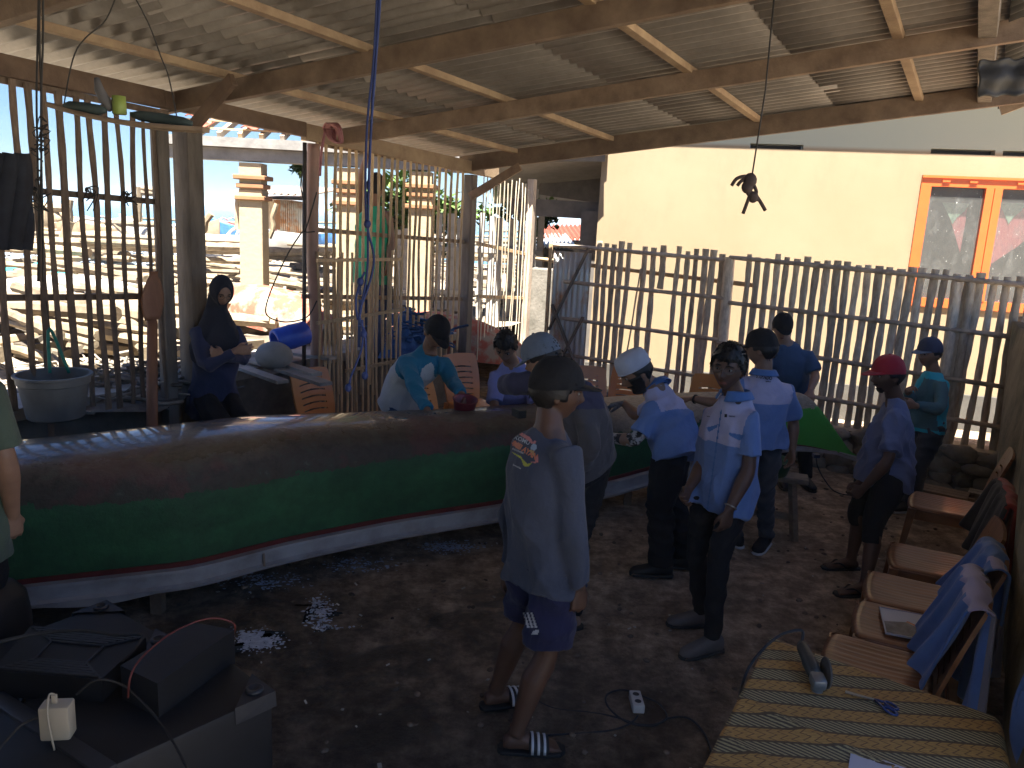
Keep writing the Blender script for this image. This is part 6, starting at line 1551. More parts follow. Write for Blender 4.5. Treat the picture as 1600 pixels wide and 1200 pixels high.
def text_polys(txt, x, y, h_, ang, squash=1.0, bold=0.0):
    """glyph triangles in pixels; (x,y) left baseline"""
    cu = bpy.data.curves.new('t', 'FONT'); cu.body = txt; cu.size = 1; cu.offset = bold; cu.resolution_u = 3
    o = bpy.data.objects.new('t', cu); col.objects.link(o); me = bpy.data.meshes.new_from_object(o.evaluated_get(bpy.context.evaluated_depsgraph_get())); bpy.data.objects.remove(o)
    ca, sa = math.cos(ang), math.sin(ang); P_ = []
    for p in me.polygons:
        P_.append([(x + (me.vertices[i].co.x * h_ * squash * 1.4) * ca + me.vertices[i].co.y * h_ * 1.4 * sa, y + (me.vertices[i].co.x * h_ * squash * 1.4) * sa - me.vertices[i].co.y * h_ * 1.4 * ca) for i in p.vertices])
    bpy.data.meshes.remove(me); return P_
def glasses(B, mat):
    mb = MB()
    for sx in (-1, 1):
        c = (sx * .032, .098, .003); pts = [B.hp(c[0] + .024 * math.cos(a), c[1] - .010 * abs(math.cos(a)) * (math.cos(a) * sx > 0), c[2] + .017 * math.sin(a)) for a in [i * math.pi / 8 for i in range(17)]]
        mb.tube(pts, .0014, 5); mb.tube([B.hp(sx * .055, .088, .006), B.hp(sx * .078, .03, .004), B.hp(sx * .079, -.01, .0)], .0014, 5)
    mb.tube([B.hp(-.008, .099, .006), B.hp(0, .102, .009), B.hp(.008, .099, .006)], .0014, 5); return mb.build('glasses', mat, B.th, True)
def beard(B, mat, full=True, seed=2):
    S = B.hs; rs = random.Random(seed); mb = MB()
    def fn(q, d):
        p = head_fn(q / S, d) * S; x, z = d.x, d.z
        inn = 1.0 if (z < -.42 and d.y > -.05) or (z < -.05 and abs(x) > .62 and d.y > -.1) else 0
        if abs(x) < .36 and -.66 < z < -.50 and d.y > .3: inn = 0
        if full is False: inn = 1.0 if (z < -.70 and d.y > .3 and abs(x) < .45) or (abs(x) < .34 and -.50 < z < -.42 and d.y > .6) else 0
        return p * (.93 + (.16 + (.10 if z < -.75 and full else 0) + .02 * math.sin(x * 40) * math.sin(z * 33)) * inn)
    mb.ell(B.hc, tuple(x * S for x in HR), B.fr, 56, 44, fn); return mb.build('beard', mat, B.th, True)
def chk(nm, J):
    d = lambda a, b: round((V(J[a]) - V(J[b])).length, 2)
    print('PERSON', nm, 'hn', d('head', 'neck'), 'sw', d('shL', 'shR'), 'uaL', d('shL', 'elL'), 'faL', d('elL', 'wrL'), 'uaR', d('shR', 'elR'), 'faR', d('elR', 'wrR'), 'torso', round(((V(J['shL']) + V(J['shR'])) / 2 - V(J['pel'])).length, 2), 'thL', d('pel', 'knL'), 'shL', d('knL', 'anL'), 'thR', d('pel', 'knR'), 'shR', d('knR', 'anR'), 'pz', round(V(J['pel']).z, 2), 'hz', round(V(J['head']).z, 2), 'an', round(V(J['anL']).z, 2), round(V(J['anR']).z, 2), 'kz', round(V(J['knL']).z, 2), round(V(J['knR']).z, 2))
def foot(px, py, z=.075):
    return gp(px, py, z)
m_greyt = fabric('charcoal_shirt', (.065, .078, .115)); m_navyshort = fabric('navy_shorts', (.014, .017, .065)); m_whitep = M('white_print', (.75, .75, .75), rough=.7)
m_navy = fabric('navy_sweater', (.045, .045, .085)); m_darkg = fabric('dark_grey_shirt', (.085, .08, .085)); m_blkp = fabric('black_trousers', (.010, .010, .012)); m_jean = fabric('grey_jeans', (.055, .06, .07)); m_bjean = fabric('blue_jeans', (.05, .08, .16))
m_sky = fabric('sky_blue_shirt', (.17, .27, .52)); m_skyy = fabric('pale_lilac_yoke', (.52, .50, .66)); m_col = fabric('blue_collar', (.10, .21, .45))
m_capb = fabric('black_cap', (.011, .011, .012)); m_capg = fabric('grey_cap', (.16, .20, .25)); m_capr = fabric('red_cap', (.42, .018, .03)); m_capn = fabric('navy_cap', (.05, .055, .09)); m_kufi = fabric('white_kufi', (.50, .53, .60))
m_lilt = fabric('lilac_tshirt', (.30, .32, .60)); m_wht = fabric('white_cotton', (.62, .63, .62)); m_teal = fabric('teal_sleeve', (.02, .20, .32)); m_cyan = fabric('cyan_sport_shirt', (.04, .50, .60)); m_cyd = fabric('grey_teal_panel', (.08, .19, .22))
m_bluet = fabric('dark_blue_polo', (.045, .10, .20)); m_grb = fabric('blue_grey_tee', (.17, .20, .33)); m_dress = fabric('black_shorts', (.012, .012, .013)); m_olive = fabric('olive_tee', (.10, .14, .10)); m_green = fabric('green_tank', (.03, .42, .22)); m_hij = fabric('dark_hijab', (.022, .027, .042)); m_hijs = fabric('navy_tunic', (.035, .048, .11))
m_shoe = M('grey_shoe', (.17, .15, .14), (.12, .11, .10), rough=.8, bump=.3, bscale=90); m_sole = M('dark_sole', (.06, .055, .05), rough=.8); m_rub = M('black_rubber', (.02, .02, .022), rough=.6); m_gold = M('metal_band', (.5, .45, .35), rough=.3, metal=.9)
m_thin = M('glasses_frame', (.10, .09, .08), rough=.3, metal=.6)
X_, Y_ = V((1, 0, 0)), V((0, 1, 0))
def yoke(B, u0=.66):
    p0 = np.array(B.spine(0)); d_ = np.array(B.spine(1) - B.spine(0)); n2 = d_ @ d_; L_ = np.array(B.axes(.8)[0]); w_ = B.shw
    return lambda c: (((c - p0) @ d_ / n2 > u0) & (np.abs((c - p0) @ L_) < w_ + .015)).astype(int)

# ---- 1 the man in the foreground, back to us
J = dict(head=at(870, 611, 3.12), face=(.98, .16, -.06), neck=at(858, 664, 3.08), shL=at(822, 700, 3.21), shR=at(887, 712, 2.95), elL=at(801, 800, 3.27), elR=at(893, 832, 2.90), wrL=at(796, 885, 3.25), wrR=at(905, 918, 2.92),
         pel=at(853, 872, 3.08), bf=(.85, .52, 0), knL=at(818, 1000, 3.25), knR=at(842, 1035, 3.06), anL=foot(775, 1078, .10), anR=foot(806, 1146, .085), toeL=(.80, .30, 0), toeR=(.97, .05, 0), curlR=.7, curlL=.6, bend=(-.02, -.01, 0), hdR=(.05, 0, -1), tbR=(.8, .5, 0))
chk('grey', J)
B = person('man in charcoal shirt, navy shorts and black cap, nearest person, his back to us', J, ak=(.82, .84), skin=m_skind, lk=(.84, 1.0))
cap(B, m_capb, tilt=.03); hair(B, strands=60, seed=2, nape=-.88)
sh = tors(B, 'shirt', [m_greyt], off=.030, hem=-.22, long_=True, amp=.012, seed=5, flare=.012, sl_r=.008)
def shc(c): return np.zeros(len(c))
legs(B, 'shorts', m_navyshort, .44, r=(.108, .112, .08, .06), amp=.006, seed=6)
so = [o for o in B.th.children if o.name.startswith('shorts')][0]
for k_ in range(3):
    print_on(B, so, 'white_stripe', m_whitep, tess([(817 + k_ * 6, 958), (820 + k_ * 6, 957), (828 + k_ * 6, 981), (824 + k_ * 6, 982)]))
print_on(B, so, 'white_mark', m_whitep, tess([(833, 985), (843, 984), (840, 991), (830, 991)]))
for sd in 'LR': sandal(B, sd, m_rub, m_whitep, True)
m_po = M('orange_ink', (.75, .26, .13), rough=.7); m_pc = M('coral_ink', (.72, .27, .25), rough=.7); m_py = M('yellow_ink', (.60, .60, .08), rough=.7); m_pw = M('pale_ink', (.55, .62, .70), rough=.7); m_pt = M('tan_ink', (.60, .42, .18), rough=.7); m_pl = M('light_blue_ink', (.38, .50, .62), rough=.7)
print_on(B, sh, 'print_coral', m_pc, tess([(808, 675), (812, 674), (828, 683), (833, 691), (836, 688), (838, 690), (836, 693), (830, 693), (825, 688), (808, 677)], 1.2))
print_on(B, sh, 'print_lettering', m_pw, text_polys('KOMU', 803, 685, 6.5, .42, .95, .02))
print_on(B, sh, 'print_orange_lettering', m_po, text_polys('NELAYAN', 800.5, 695.5, 8.5, .56, .80, .05) + tess([(800, 693), (803, 688), (814, 695), (812, 701), (806, 700)], 1.2))
print_on(B, sh, 'print_small_lettering', m_whitep, text_polys('INDONESIA', 800, 702, 2.6, .40, 1.0, .02) + text_polys('komunitas', 801, 727, 3.0, .45, .8, .02))
print_on(B, sh, 'print_yellow', m_py, tess([(800, 706), (814, 713), (818, 719), (824, 725), (832, 723), (826, 729), (818, 728), (814, 717), (801, 708)], 1.2))
print_on(B, sh, 'print_coral', m_pc, tess([(838, 714), (841, 713), (841, 722), (836, 724), (829, 722), (836, 721)], 1.2))
print_on(B, sh, 'print_light_disc', m_pl, tess([(830, 696), (834, 693), (838, 695), (839, 700), (835, 704), (829, 702)], 1.2)); print_on(B, sh, 'print_tan', m_pt, tess([(827, 703), (835, 704), (834, 712), (831, 710)], 1.2))

# ---- 2 the man in glasses facing us
J = dict(head=at(1138, 574, 4.05), face=(-.52, -.85, -.04), neck=at(1150, 627, 4.10), shL=at(1173, 655, 3.98), shR=at(1114, 648, 4.24), elL=at(1170, 735, 3.92), elR=at(1100, 722, 4.18), wrL=at(1139, 797, 3.84), wrR=at(1076, 764, 4.02),
         pel=at(1129, 757, 4.10), bf=(-.62, -.78, 0), knL=at(1114, 905, 4.02), knR=at(1108, 890, 4.20), anL=foot(1112, 1001), anR=foot(1096, 960), toeL=(-.75, -.35, 0), toeR=(-.9, -.1, 0), curlL=.5, curlR=.75, hdL=(-.12, -.05, -1), tbL=(-.8, -.3, 0), tbR=(-.6, -.6, 0), hup=V((.06, 0, 1)))
chk('specs', J)
B = person('man in glasses and a sky blue shirt with lilac yoke, looking at the camera', J, skin=m_skind, S=.97)
hair(B, 'fringe', 900, 3); glasses(B, m_thin)
sh = tors(B, 'shirt', [m_sky, m_skyy], off=.022, hem=-.34, sleeve=.72, fn=yoke(B, .66), amp=.010, seed=8, flare=.012)
collar(B, m_col); legs(B, 'trousers', m_blkp, .99, r=(.092, .078, .062, .050), seed=9); 
for sd in 'LR': shoe(B, sd, m_shoe, m_sole)
print_on(B, sh, 'chest_lettering', m_blkp, text_polys('siapindo', 1139, 651, 2.6, .08, .8, .02) + tess([(1132, 647), (1136, 647), (1136, 652), (1132, 652)], 1)); print_on(B, sh, 'name_lettering', m_blkp, text_polys('nama', 1104, 651, 2.2, .1, .8, .02))
mb = MB(); w0 = V(J['wrL']); dd = unit(V(J['wrL']) - V(J['elL'])); a_, b_ = dd.cross(Y_).normalized(), None; b_ = dd.cross(a_)
mb.tube([w0 - dd * .02 + (a_ * math.cos(t_) + b_ * math.sin(t_)) * .031 for t_ in [i * math.pi / 8 for i in range(17)]], .004, 6); mb.build('bracelet', m_gold, B.th, True)
mb = MB()
for sgn, (x0, y0, x1, y1) in ((1, (1103, 667, 1126, 672)), (1, (1141, 672, 1168, 680))): pass
print_on(B, sh, 'pocket_flap', m_col, tess([(1104, 668), (1122, 663), (1120, 668), (1108, 675)], 1.2) + tess([(1139, 676), (1163, 680), (1156, 689), (1140, 681)], 1.2)); print_on(B, sh, 'placket', m_col, tess([(1126, 640), (1128, 640), (1106, 798), (1104, 798)], 1.4))

# ---- 3 bearded man in the white skullcap, bending to the canoe
J = dict(head=at(994, 582, 4.95), face=(-.86, -.18, -.52), neck=at(1027, 606, 5.0), shL=at(1024, 640, 4.86), shR=at(1040, 625, 5.20), elL=at(992, 688, 4.80), elR=at(995, 650, 5.32), wrL=at(945, 683, 4.98), wrR=at(975, 630, 5.45),
         pel=at(1050, 694, 4.90), bf=(-.93, .2, 0), knL=at(1040, 818, 4.80), knR=at(1062, 812, 4.98), anL=foot(1034, 884), anR=foot(1072, 872), toeL=(-.96, .0, 0), toeR=(-.96, .1, 0), curlL=.5, curlR=.5, bend=(.02, 0, .03), hup=V((-.35, 0, .9)), tbL=(0, 0, 1), hdL=(-1, .5, -.1), hdR=(-.9, .2, -.25), pnR=(0, 0, -1), pnL=(0, .6, -.6))
chk('kufi', J)
B = person('bearded man in a white skullcap and blue shirt bending over the canoe', J, S=1.0)
hair(B, strands=80, seed=4)
mb = MB(); vs = []; n_ = 30
for z, r_ in ((.030, 1.0), (.06, 1.02), (.095, .98), (.122, .86), (.135, .55), (.139, .01)): vs += [B.hp(math.cos(2 * math.pi * k_ / n_) * .088 * r_, math.sin(2 * math.pi * k_ / n_) * .106 * r_ - .004, z) for k_ in range(n_)]
mb.add(vs, [(i * n_ + k_, i * n_ + (k_ + 1) % n_, (i + 1) * n_ + (k_ + 1) % n_, (i + 1) * n_ + k_) for i in range(5) for k_ in range(n_)]); mb.build('skullcap', m_kufi, B.th, True)
mb = MB(); mb.tube([B.hp(math.cos(2 * math.pi * k_ / 30) * .0895, math.sin(2 * math.pi * k_ / 30) * .1075 - .004, .034) for k_ in range(31)], .004, 6); mb.build('skullcap_band', m_kufi, B.th, True)
beard(B, m_hair)
sh = tors(B, 'shirt', [m_sky, m_skyy], off=.028, hem=-.42, sleeve=.80, fn=yoke(B, .66), amp=.011, seed=11, flare=.014, belly=.025); collar(B, m_col)
legs(B, 'trousers', m_blkp, .99, r=(.115, .11, .092, .085), seed=12)
for sd in 'LR': shoe(B, sd, m_rub, m_sole)
m_pat = M('patterned_sleeve', (.42, .40, .38), (.02, .02, .02), rough=.8, scale=22, contrast=(.48, .54)); m_glv = M('grey_glove', (.22, .22, .22), (.08, .08, .08), rough=.9, scale=30)
mb = MB(); e_, w_ = V(J['elL']), V(J['wrL']); s_ = V(J['shL']); mb.tube([lerp(s_, e_, .75), e_, lerp(e_, w_, .15), lerp(e_, w_, .5), w_], [.047, .046, .047, .041, .033], 14); me = remesh(mb, .008, 2); folds(me, .003, 3); finish(me, 'arm_sleeve', [m_pat], B.th)
for sd, hd, pn, tb in (('L', J['hdL'], J['pnL'], J['tbL']), ('R', J['hdR'], J['pnR'], V((0, -.5, 0)))):
    mb = MB(); add_hand(mb, V(J['wr' + sd]) - unit(hd) * .003, hd, pn, tb, .5, 1.13); me = remesh(mb, .006, 1); finish(me, 'glove', [m_glv], B.th)

# ---- 4 man with his back to us, arm on the canoe
J = dict(head=at(1190, 545, 5.30), face=(-.80, .58, -.15), neck=at(1193, 583, 5.28), shL=at(1162, 603, 5.30), shR=at(1229, 612, 5.34), elL=at(1128, 632, 5.52), elR=at(1240, 662, 5.40), wrL=at(1083, 623, 5.72), wrR=at(1238, 703, 5.36),
         pel=at(1189, 672, 5.30), bf=(-.30, .95, 0), knL=at(1150, 782, 5.42), knR=at(1196, 775, 5.30), anL=foot(1148, 838), anR=foot(1196, 840), toeL=(-.6, .8, 0), toeR=(-.1, -.9, .0), curlR=.5, curlL=.3, hdL=(-.9, .35, -.1), pnL=(0, 0, -1), tbL=(0, -1, 0))
J['toeR'] = (-.55, -.8, 0)
chk('back', J)
B = person('man seen from behind in blue shirt with printed pale yoke, hand on the canoe', J, S=.98)
cap(B, m_capb, tilt=-.05); hair(B, strands=80, seed=5)
sh = tors(B, 'shirt', [m_sky, m_skyy], off=.024, hem=-.40, sleeve=.78, fn=yoke(B, .70), amp=.007, seed=15, flare=.010); collar(B, m_col)
legs(B, 'jeans', m_jean, .99, r=(.10, .085, .068, .06), seed=16)
for sd in 'LR': shoe(B, sd, m_rub, m_whitep, rubber=.018)
print_on(B, sh, 'back_lettering', m_blkp, text_polys('SIAPINDO', 1181, 590, 5.6, .16, .72, .03) + text_polys('aplikasi', 1196, 596.5, 2.4, .10, .9, .02))
m_lg = M('green_ink', (.05, .30, .22), rough=.7); print_on(B, sh, 'back_emblem', m_lg, tess([(1190, 574), (1193, 577), (1192, 580), (1189, 577)], 1) + tess([(1199, 574), (1202, 577), (1198, 579), (1196, 576)], 1) + tess([(1195, 580), (1198, 578), (1200, 582), (1196, 583)], 1) + tess([(1200, 582), (1203, 583), (1202, 586), (1199, 585)], 1))
mb = MB(); w0 = V(J['wrL']); dd = unit(V(J['wrL']) - V(J['elL'])); a_ = dd.cross(V((0, 0, 1))).normalized(); b_ = dd.cross(a_); mb.tube([w0 - dd * .02 + (a_ * math.cos(t_) + b_ * math.sin(t_)) * .030 for t_ in [i * math.pi / 8 for i in range(17)]], .006, 6); mb.build('watch', m_rub, B.th, True)

# ---- 5 man in the red cap
J = dict(head=at(1387, 586, 4.95), face=(-.98, -.12, -.10), neck=at(1401, 632, 4.97), shL=at(1402, 655, 4.83), shR=at(1404, 646, 5.14), elL=at(1387, 722, 4.74), elR=at(1378, 712, 5.18), wrL=at(1350, 762, 4.80), wrR=at(1343, 755, 4.98),
         pel=at(1387, 722, 4.96), bf=(-.97, -.1, 0), knL=at(1366, 862, 4.86), knR=at(1352, 845, 5.06), anL=foot(1352, 913), anR=foot(1330, 874), toeL=(-.97, -.1, 0), toeR=(-.97, -.05, 0), curlL=.9, curlR=.9, hdL=(-.6, .3, -.8), hdR=(-.55, -.1, -.85), pnL=(0, .8, -.3), tbL=(-.7, 0, .5), bend=(-.02, 0, 0))
chk('red', J)
B = person('man in red cap, blue grey t-shirt and black shorts standing by the chairs', J, skin=m_skind, S=.93, lk=(.86, 1.0))
co_ = cap(B, m_capr, tilt=.02); hair(B, strands=80, seed=6); beard(B, m_hair, False)
tors(B, 'tshirt', [m_grb], off=.034, hem=-.52, sleeve=.78, amp=.012, seed=18, flare=.022, belly=.02, sl_r=.008)
legs(B, 'shorts', m_dress, .66, r=(.112, .110, .08, .06), seed=19)
for sd in 'LR': sandal(B, sd, m_rub, m_rub)

# ---- 6 man in the cyan sport shirt
J = dict(head=at(1452, 552, 6.25), face=(-.93, -.36, -.08), neck=at(1459, 583, 6.27), shL=at(1472, 604, 6.14), shR=at(1442, 598, 6.42), elL=at(1468, 640, 6.02), elR=at(1428, 636, 6.42), wrL=at(1430, 634, 6.0), wrR=at(1418, 612, 6.22),
         pel=at(1445, 660, 6.27), bf=(-.8, -.6, 0), knL=at(1434, 736, 6.24), knR=at(1424, 732, 6.40), anL=foot(1424, 788), anR=foot(1408, 782), toeL=(-.95, -.2, 0), toeR=(-.9, .3, 0), curlL=.8, curlR=.8, tbL=(0, 0, 1), tbR=(0, 0, 1), pnL=(-.2, 1, 0), pnR=(0, -1, 0), hdR=(-.2, -.7, .5))
chk('cyan', J)
B = person('man in bright cyan long sleeved shirt and grey cap standing at the fence', J, ak=(.82, .84), S=.92)
cap(B, m_capn, m_capg, tilt=.02); hair(B, strands=80, seed=7)
def cyf(c): 
    f_ = np.array(unit(V(J['bf']))); m_ = np.array(B.spine(.55)); return (((c - m_) @ f_ > .085) & (np.abs((c - m_)[:, 2]) < .2)).astype(int)
tors(B, 'shirt', [m_cyan, m_cyd], off=.020, hem=-.22, long_=True, fn=cyf, amp=.005, seed=21)
legs(B, 'jeans', m_jean, .99, r=(.11, .10, .085, .075), seed=22)
for sd in 'LR': shoe(B, sd, m_rub, m_whitep)

# ---- 7 man in the dark blue polo behind the bow
J = dict(head=at(1222, 512, 6.9), face=(-.05, -.95, -.35), neck=at(1228, 538, 7.0), shL=at(1263, 556, 6.95), shR=at(1200, 552, 7.0), elL=at(1275, 587, 6.85), elR=at(1190, 590, 6.9), wrL=at(1266, 611, 6.62), wrR=at(1205, 618, 6.7),
         pel=at(1238, 640, 7.15), bf=(.05, -1, 0), knL=at(1256, 700, 7.2), knR=at(1222, 700, 7.2), anL=foot(1258, 748, .075), anR=foot(1222, 746, .075), toeL=(.1, -1, 0), toeR=(-.1, -1, 0), curlL=.8, curlR=.6, hdL=(-.2, -.8, -.5), pnL=(0, 0, -1), tbL=(-1, 0, 0))
chk('polo', J)
B = person('man in dark blue polo and dark cap standing behind the canoe bow', J, S=.94, skin=m_skin2)
cap(B, m_capb, tilt=-.02, bl=.06); hair(B, strands=0, seed=8); glasses(B, m_gold)
tors(B, 'polo', [m_bluet], off=.022, hem=-.2, sleeve=.8, amp=.006, seed=24); legs(B, 'trousers', m_blkp, .99, seed=25)
for sd in 'LR': shoe(B, sd, m_rub, m_sole)

# ---- 8 man in the navy sweater and grey cap, wiping his face on his arm
J = dict(head=at(848, 560, 4.22), face=(-.82, .45, -.38), neck=at(880, 590, 4.16), shL=at(860, 602, 4.22), shR=at(905, 615, 4.08), elL=at(796, 604, 4.35), elR=at(925, 690, 4.0), wrL=at(838, 612, 4.55), wrR=at(905, 735, 4.1),
         pel=at(915, 718, 4.22), bf=(-.75, .65, 0), knL=at(905, 820, 4.32), knR=at(920, 815, 4.18), anL=foot(880, 925), anR=foot(893, 962), toeL=(-.7, .3, 0), toeR=(-.6, -.3, 0), curlL=.6, curlR=.5, bend=(.03, -.03, .02), hup=V((-.3, .1, .9)))
J['shL'] = at(852, 598, 4.26); J['elL'] = at(790, 600, 4.36); J['wrL'] = at(826, 603, 4.56)
chk('navy', J)
B = person('man in navy sweater and pale grey cap with raised elbow beside the nearest man', J, ak=(.82, .84), skin=m_skin2)
cap(B, m_capg, tilt=-.1, bl=.07); hair(B, strands=200, seed=9)
tors(B, 'sweater', [m_navy, m_darkg], off=.026, hem=-.14, long_=True, amp=.006, seed=27, fn=lambda c: (c[:, 2] < float(B.spine(.8).z)).astype(int) * ((c - np.array(V(J['elL'])))[:, 0] > .16), sl_r=.012)
legs(B, 'trousers', m_blkp, .99, r=(.112, .095, .072, .06), seed=28)
for sd in 'LR': sandal(B, sd, m_rub, m_whitep)

# ---- 9 young man in lilac
J = dict(head=at(790, 541, 5.75), face=(-.15, -.80, -.58), neck=at(801, 571, 5.90), shL=at(833, 592, 5.9), shR=at(775, 590, 5.88), elL=at(838, 640, 5.75), elR=at(772, 636, 5.72), wrL=at(818, 658, 5.48), wrR=at(790, 662, 5.50),
         pel=at(810, 655, 6.10), bf=(-.05, -1, 0), knL=at(828, 760, 6.1), knR=at(798, 760, 6.1), anL=at(828, 830, 6.15), anR=at(798, 830, 6.15), toeL=(0, -1, 0), toeR=(0, -1, 0), curlL=.4, curlR=.4, hup=V((0, -.4, .9)))
for k_ in ('anL', 'anR'): J[k_].z = .08
for k_ in ('knL', 'knR'): J[k_].z = .48
chk('lilac', J)
B = person('smiling young man with short black hair and a lilac t-shirt behind the canoe', J, S=.95)
hair(B, 'fringe', 900, 12); tors(B, 'tshirt', [m_lilt], off=.024, hem=-.2, sleeve=.85, amp=.006, seed=31); legs(B, 'trousers', m_blkp, .98, seed=32)
for sd in 'LR': sandal(B, sd, m_rub, m_rub)

# ---- 10 capped man in white and teal, leaning with a bucket
J = dict(head=at(681, 520, 5.75), face=(.45, -.70, -.55), neck=at(668, 552, 5.88), shL=at(695, 572, 5.92), shR=at(636, 570, 5.74), elL=at(708, 598, 5.80), elR=at(652, 612, 5.52), wrL=at(722, 617, 5.55), wrR=at(668, 641, 5.35),
         pel=at(627, 628, 5.95), bf=(.75, -.66, 0), knL=at(640, 740, 6.0), knR=at(620, 745, 5.9), anL=at(640, 820, 6.05), anR=at(615, 830, 5.9), toeL=(.7, -.7, 0), toeR=(.7, -.7, 0), curlL=.9, curlR=.4, bend=(-.05, .03, .04), hdR=(.5, -.2, -.9), hdL=(.15, -.3, -.9), tbL=(-.6, -.6, 0), hup=V((.25, -.2, .9)))
for k_ in ('anL', 'anR'): J[k_].z = .08
for k_ in ('knL', 'knR'): J[k_].z = .47
chk('teal', J)
B = person('man in dark cap and white shirt with teal sleeves leaning over the canoe', J, ak=(.82, .84), S=.97)
cap(B, m_capb, tilt=-.02); hair(B, strands=0, seed=14)
def rag(c, B=B, J=J):
    r_ = np.zeros(len(c), bool)
    for sd in 'LR':
        sh_, el_, wr_ = (np.array(V(J[k_ + sd])) for k_ in ('sh', 'el', 'wr')); mid = np.array(B.msh); nk_ = np.array(V(J['neck']))
        for a_, b_, rr in ((nk_ * .7 + sh_ * .3, sh_, .09), (sh_, el_, .105), (el_, wr_, .12)):
            d_ = b_ - a_; t_ = np.clip(((c - a_) @ d_) / (d_ @ d_), 0, 1); q_ = a_ + t_[:, None] * d_; r_ |= np.linalg.norm(c - q_, axis=1) < rr
    return r_.astype(int)
tors(B, 'shirt', [m_wht, m_teal], off=.022, hem=-.16, long_=True, fn=rag, sl_r=.008, amp=.004, seed=34); legs(B, 'jeans', m_bjean, .98, seed=35)
for sd in 'LR': sandal(B, sd, m_rub, m_rub)
pb_ = thing('pail', 'small dark red plastic pail held by the man with teal sleeves', 'pail', at(724, 640, 5.45))
c = at(724, 648, 5.45); mb = MB(); mb.lathe(c, [(0, 0), (.062, 0), (.068, .01), (.086, .115), (.092, .12), (.090, .126), (.082, .12), (.064, .02), (0, .02)], 26, Matrix.Rotation(.18, 4, 'X') @ Matrix.Rotation(.1, 4, 'Y'), cap=False); mb.build('tub', M('maroon_plastic', (.20, .03, .045), (.15, .02, .035), rough=.4), pb_, True)

# ---- 11 seated woman in the headscarf
J = dict(head=at(346, 455, 5.70), face=(.55, -.70, -.42), neck=at(337, 500, 5.78), shL=at(368, 520, 5.84), shR=at(310, 522, 5.64), elL=at(384, 562, 5.72), elR=at(322, 572, 5.50), wrL=at(350, 556, 5.48), wrR=at(368, 548, 5.50),
         pel=at(334, 618, 5.82), bf=(.6, -.8, 0), knL=at(385, 668, 5.62), knR=at(352, 672, 5.45), anL=at(402, 740, 5.55), anR=at(372, 760, 5.42), toeL=(.6, -.8, 0), toeR=(.5, -.8, 0), curlL=.6, curlR=.6, tbL=(0, 0, 1), tbR=(0, 0, 1), pnL=(0, 1, 0), pnR=(0, 1, 0), hdL=(-.9, 0, .2), hdR=(.9, .1, .1), hup=V((.15, -.15, 1)), manual=1)
chk('woman', J)
B = person('woman in dark headscarf sitting with folded arms on the ledge beside the thick post', J, ak=(.82, .84), S=.92, skin=m_skin2, female=True)
mb = MB(); S = B.S
def hj(q, d):
    p = head_fn(q / S, d) * S; win = (abs(d.x) / .62) ** 2 + ((d.z + .05) / .72) ** 2
    k_ = 1 if d.y < .2 else max(0, min(1, (win - .80) / .25)); return p * (.88 + .32 * k_)
mb.ell(B.hc, tuple(x * S for x in HR), B.fr, 50, 40, hj); mb.build('headscarf', m_hij, B.th, True)
mb = MB(); nk = V(J['neck']); la, fw_ = B.axes(1.0); hcz = B.hp(0, -.01, -.06)
mb.loft([(B.hp(0, -.012, -.045), B.fr @ V((.068, 0, 0)), B.fr @ V((0, .078, 0))), (lerp(hcz, nk, .7), la * .075, fw_ * .075), (lerp(nk, B.msh, .4), la * .13, fw_ * .10), (B.msh, la * .19, fw_ * .125), (B.spine(.82), la * .205, fw_ * .15), (B.spine(.62), la * .19, fw_ * .155)], 24); me = remesh(mb, .009, 3); folds(me, .008, 41); finish(me, 'scarf_drape', [m_hij], B.th)
glasses(B, m_thin); tors(B, 'tunic', [m_hijs], off=.024, hem=-.30, long_=True, amp=.007, seed=42, flare=.02); legs(B, 'trousers', m_blkp, .98, r=(.11, .095, .075, .06), seed=43)
for sd in 'LR': shoe(B, sd, m_rub, m_sole)

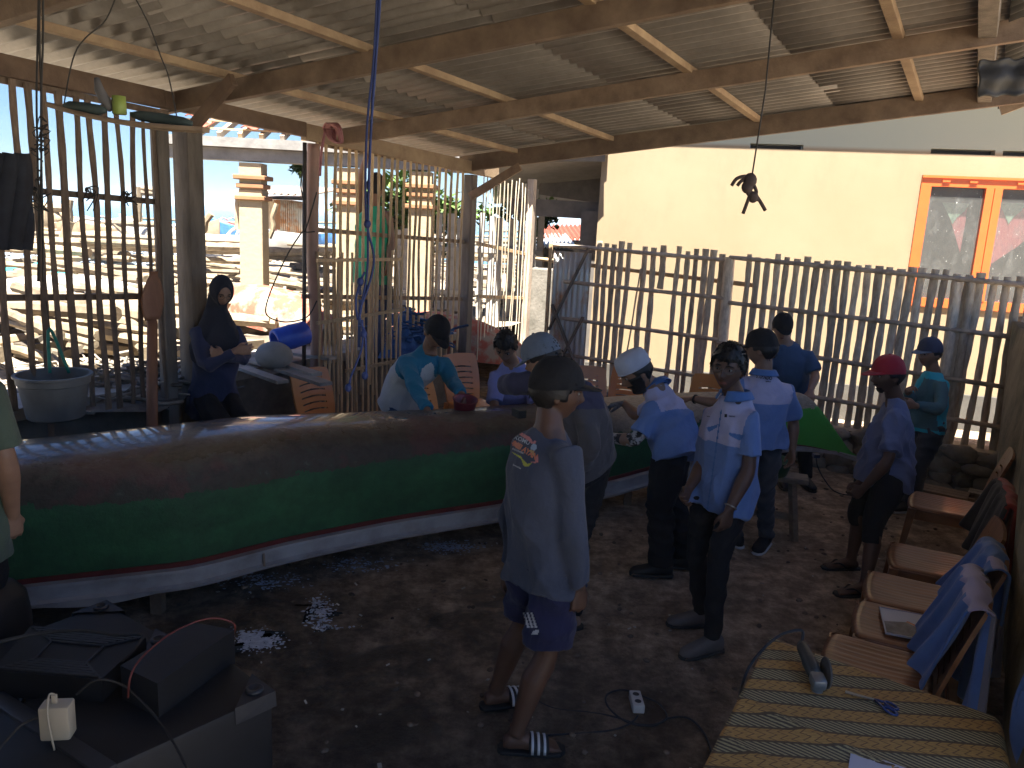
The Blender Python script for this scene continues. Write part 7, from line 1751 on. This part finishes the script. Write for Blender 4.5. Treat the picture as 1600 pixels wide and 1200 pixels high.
# ---- 12 person cut by the left edge
J = dict(head=at(-75, 480, 2.95), face=(.3, .9, -.2), neck=at(-72, 560, 2.95), shL=at(-125, 612, 3.05), shR=at(-22, 615, 2.85), elL=at(-140, 720, 3.1), elR=at(10, 720, 2.86), wrL=at(-130, 800, 3.1), wrR=at(20, 805, 2.98),
         pel=at(-60, 830, 2.95), bf=(.2, .98, 0), knL=at(-80, 960, 3.0), knR=at(-50, 960, 2.95), anL=at(-80, 1120, 3.0), anR=at(-50, 1130, 2.95), toeL=(.2, 1, 0), toeR=(.2, 1, 0), curlR=.7, hdR=(-.1, .1, -1), tbR=(-.5, .8, 0))
for k_ in ('anL', 'anR'): J[k_].z = .08
for k_ in ('knL', 'knR'): J[k_].z = .48
chk('edge', J)
B = person('person in olive t-shirt at the left edge, only one bare arm in view', J, skin=m_skin2)
hair(B, strands=0, seed=17); tors(B, 'tshirt', [m_olive], off=.024, hem=-.2, sleeve=.80, amp=.006, seed=51); legs(B, 'trousers', m_blkp, .98, seed=52)
for sd in 'LR': sandal(B, sd, m_rub, m_rub)

# ---- 13 man in the green tank top outside, one arm up
J = dict(head=at(588, 292, 7.9), face=(.3, .95, 0), neck=at(584, 322, 7.9), shL=at(562, 334, 7.95), shR=at(607, 336, 7.85), elL=at(562, 288, 7.85), elR=at(612, 375, 7.85), wrL=at(572, 244, 7.8), wrR=at(607, 410, 7.8),
         pel=at(580, 425, 7.9), bf=(.2, .98, 0), knL=at(566, 490, 7.9), knR=at(590, 492, 7.9), anL=at(564, 552, 7.9), anR=at(590, 554, 7.9), toeL=(.2, 1, 0), toeR=(.2, 1, 0), hdL=(.1, 0, 1), pnL=(0, 1, 0))
chk('green', J)
B = person('man in green tank top, one arm raised, outside behind the honey coloured slats', J, S=.98)
hair(B, strands=0, seed=19); sh = tors(B, 'tank_top', [m_green], off=.022, hem=-.2, sleeves=False, amp=.006, seed=61, flare=.01); legs(B, 'jeans', m_bjean, .98, seed=62)
for sd in 'LR': shoe(B, sd, m_rub, m_sole)
# ================================================================== HAZE
hz = bpy.data.materials.new('haze'); hz.use_nodes = True; hn = hz.node_tree.nodes; hn.remove(hn['Principled BSDF'])
pv = hn.new('ShaderNodeVolumePrincipled'); pv.inputs['Color'].default_value = (.86, .93, 1, 1); pv.inputs['Density'].default_value = HAZE; pv.inputs['Anisotropy'].default_value = .3
hz.node_tree.links.new(pv.outputs[0], hn['Material Output'].inputs['Volume'])
if HAZE > 0:
    mb = MB(); mb.box((0, 3500, 3.5), (8400, 7200, 11)); kind(mb.build('haze', hz), 'stuff')
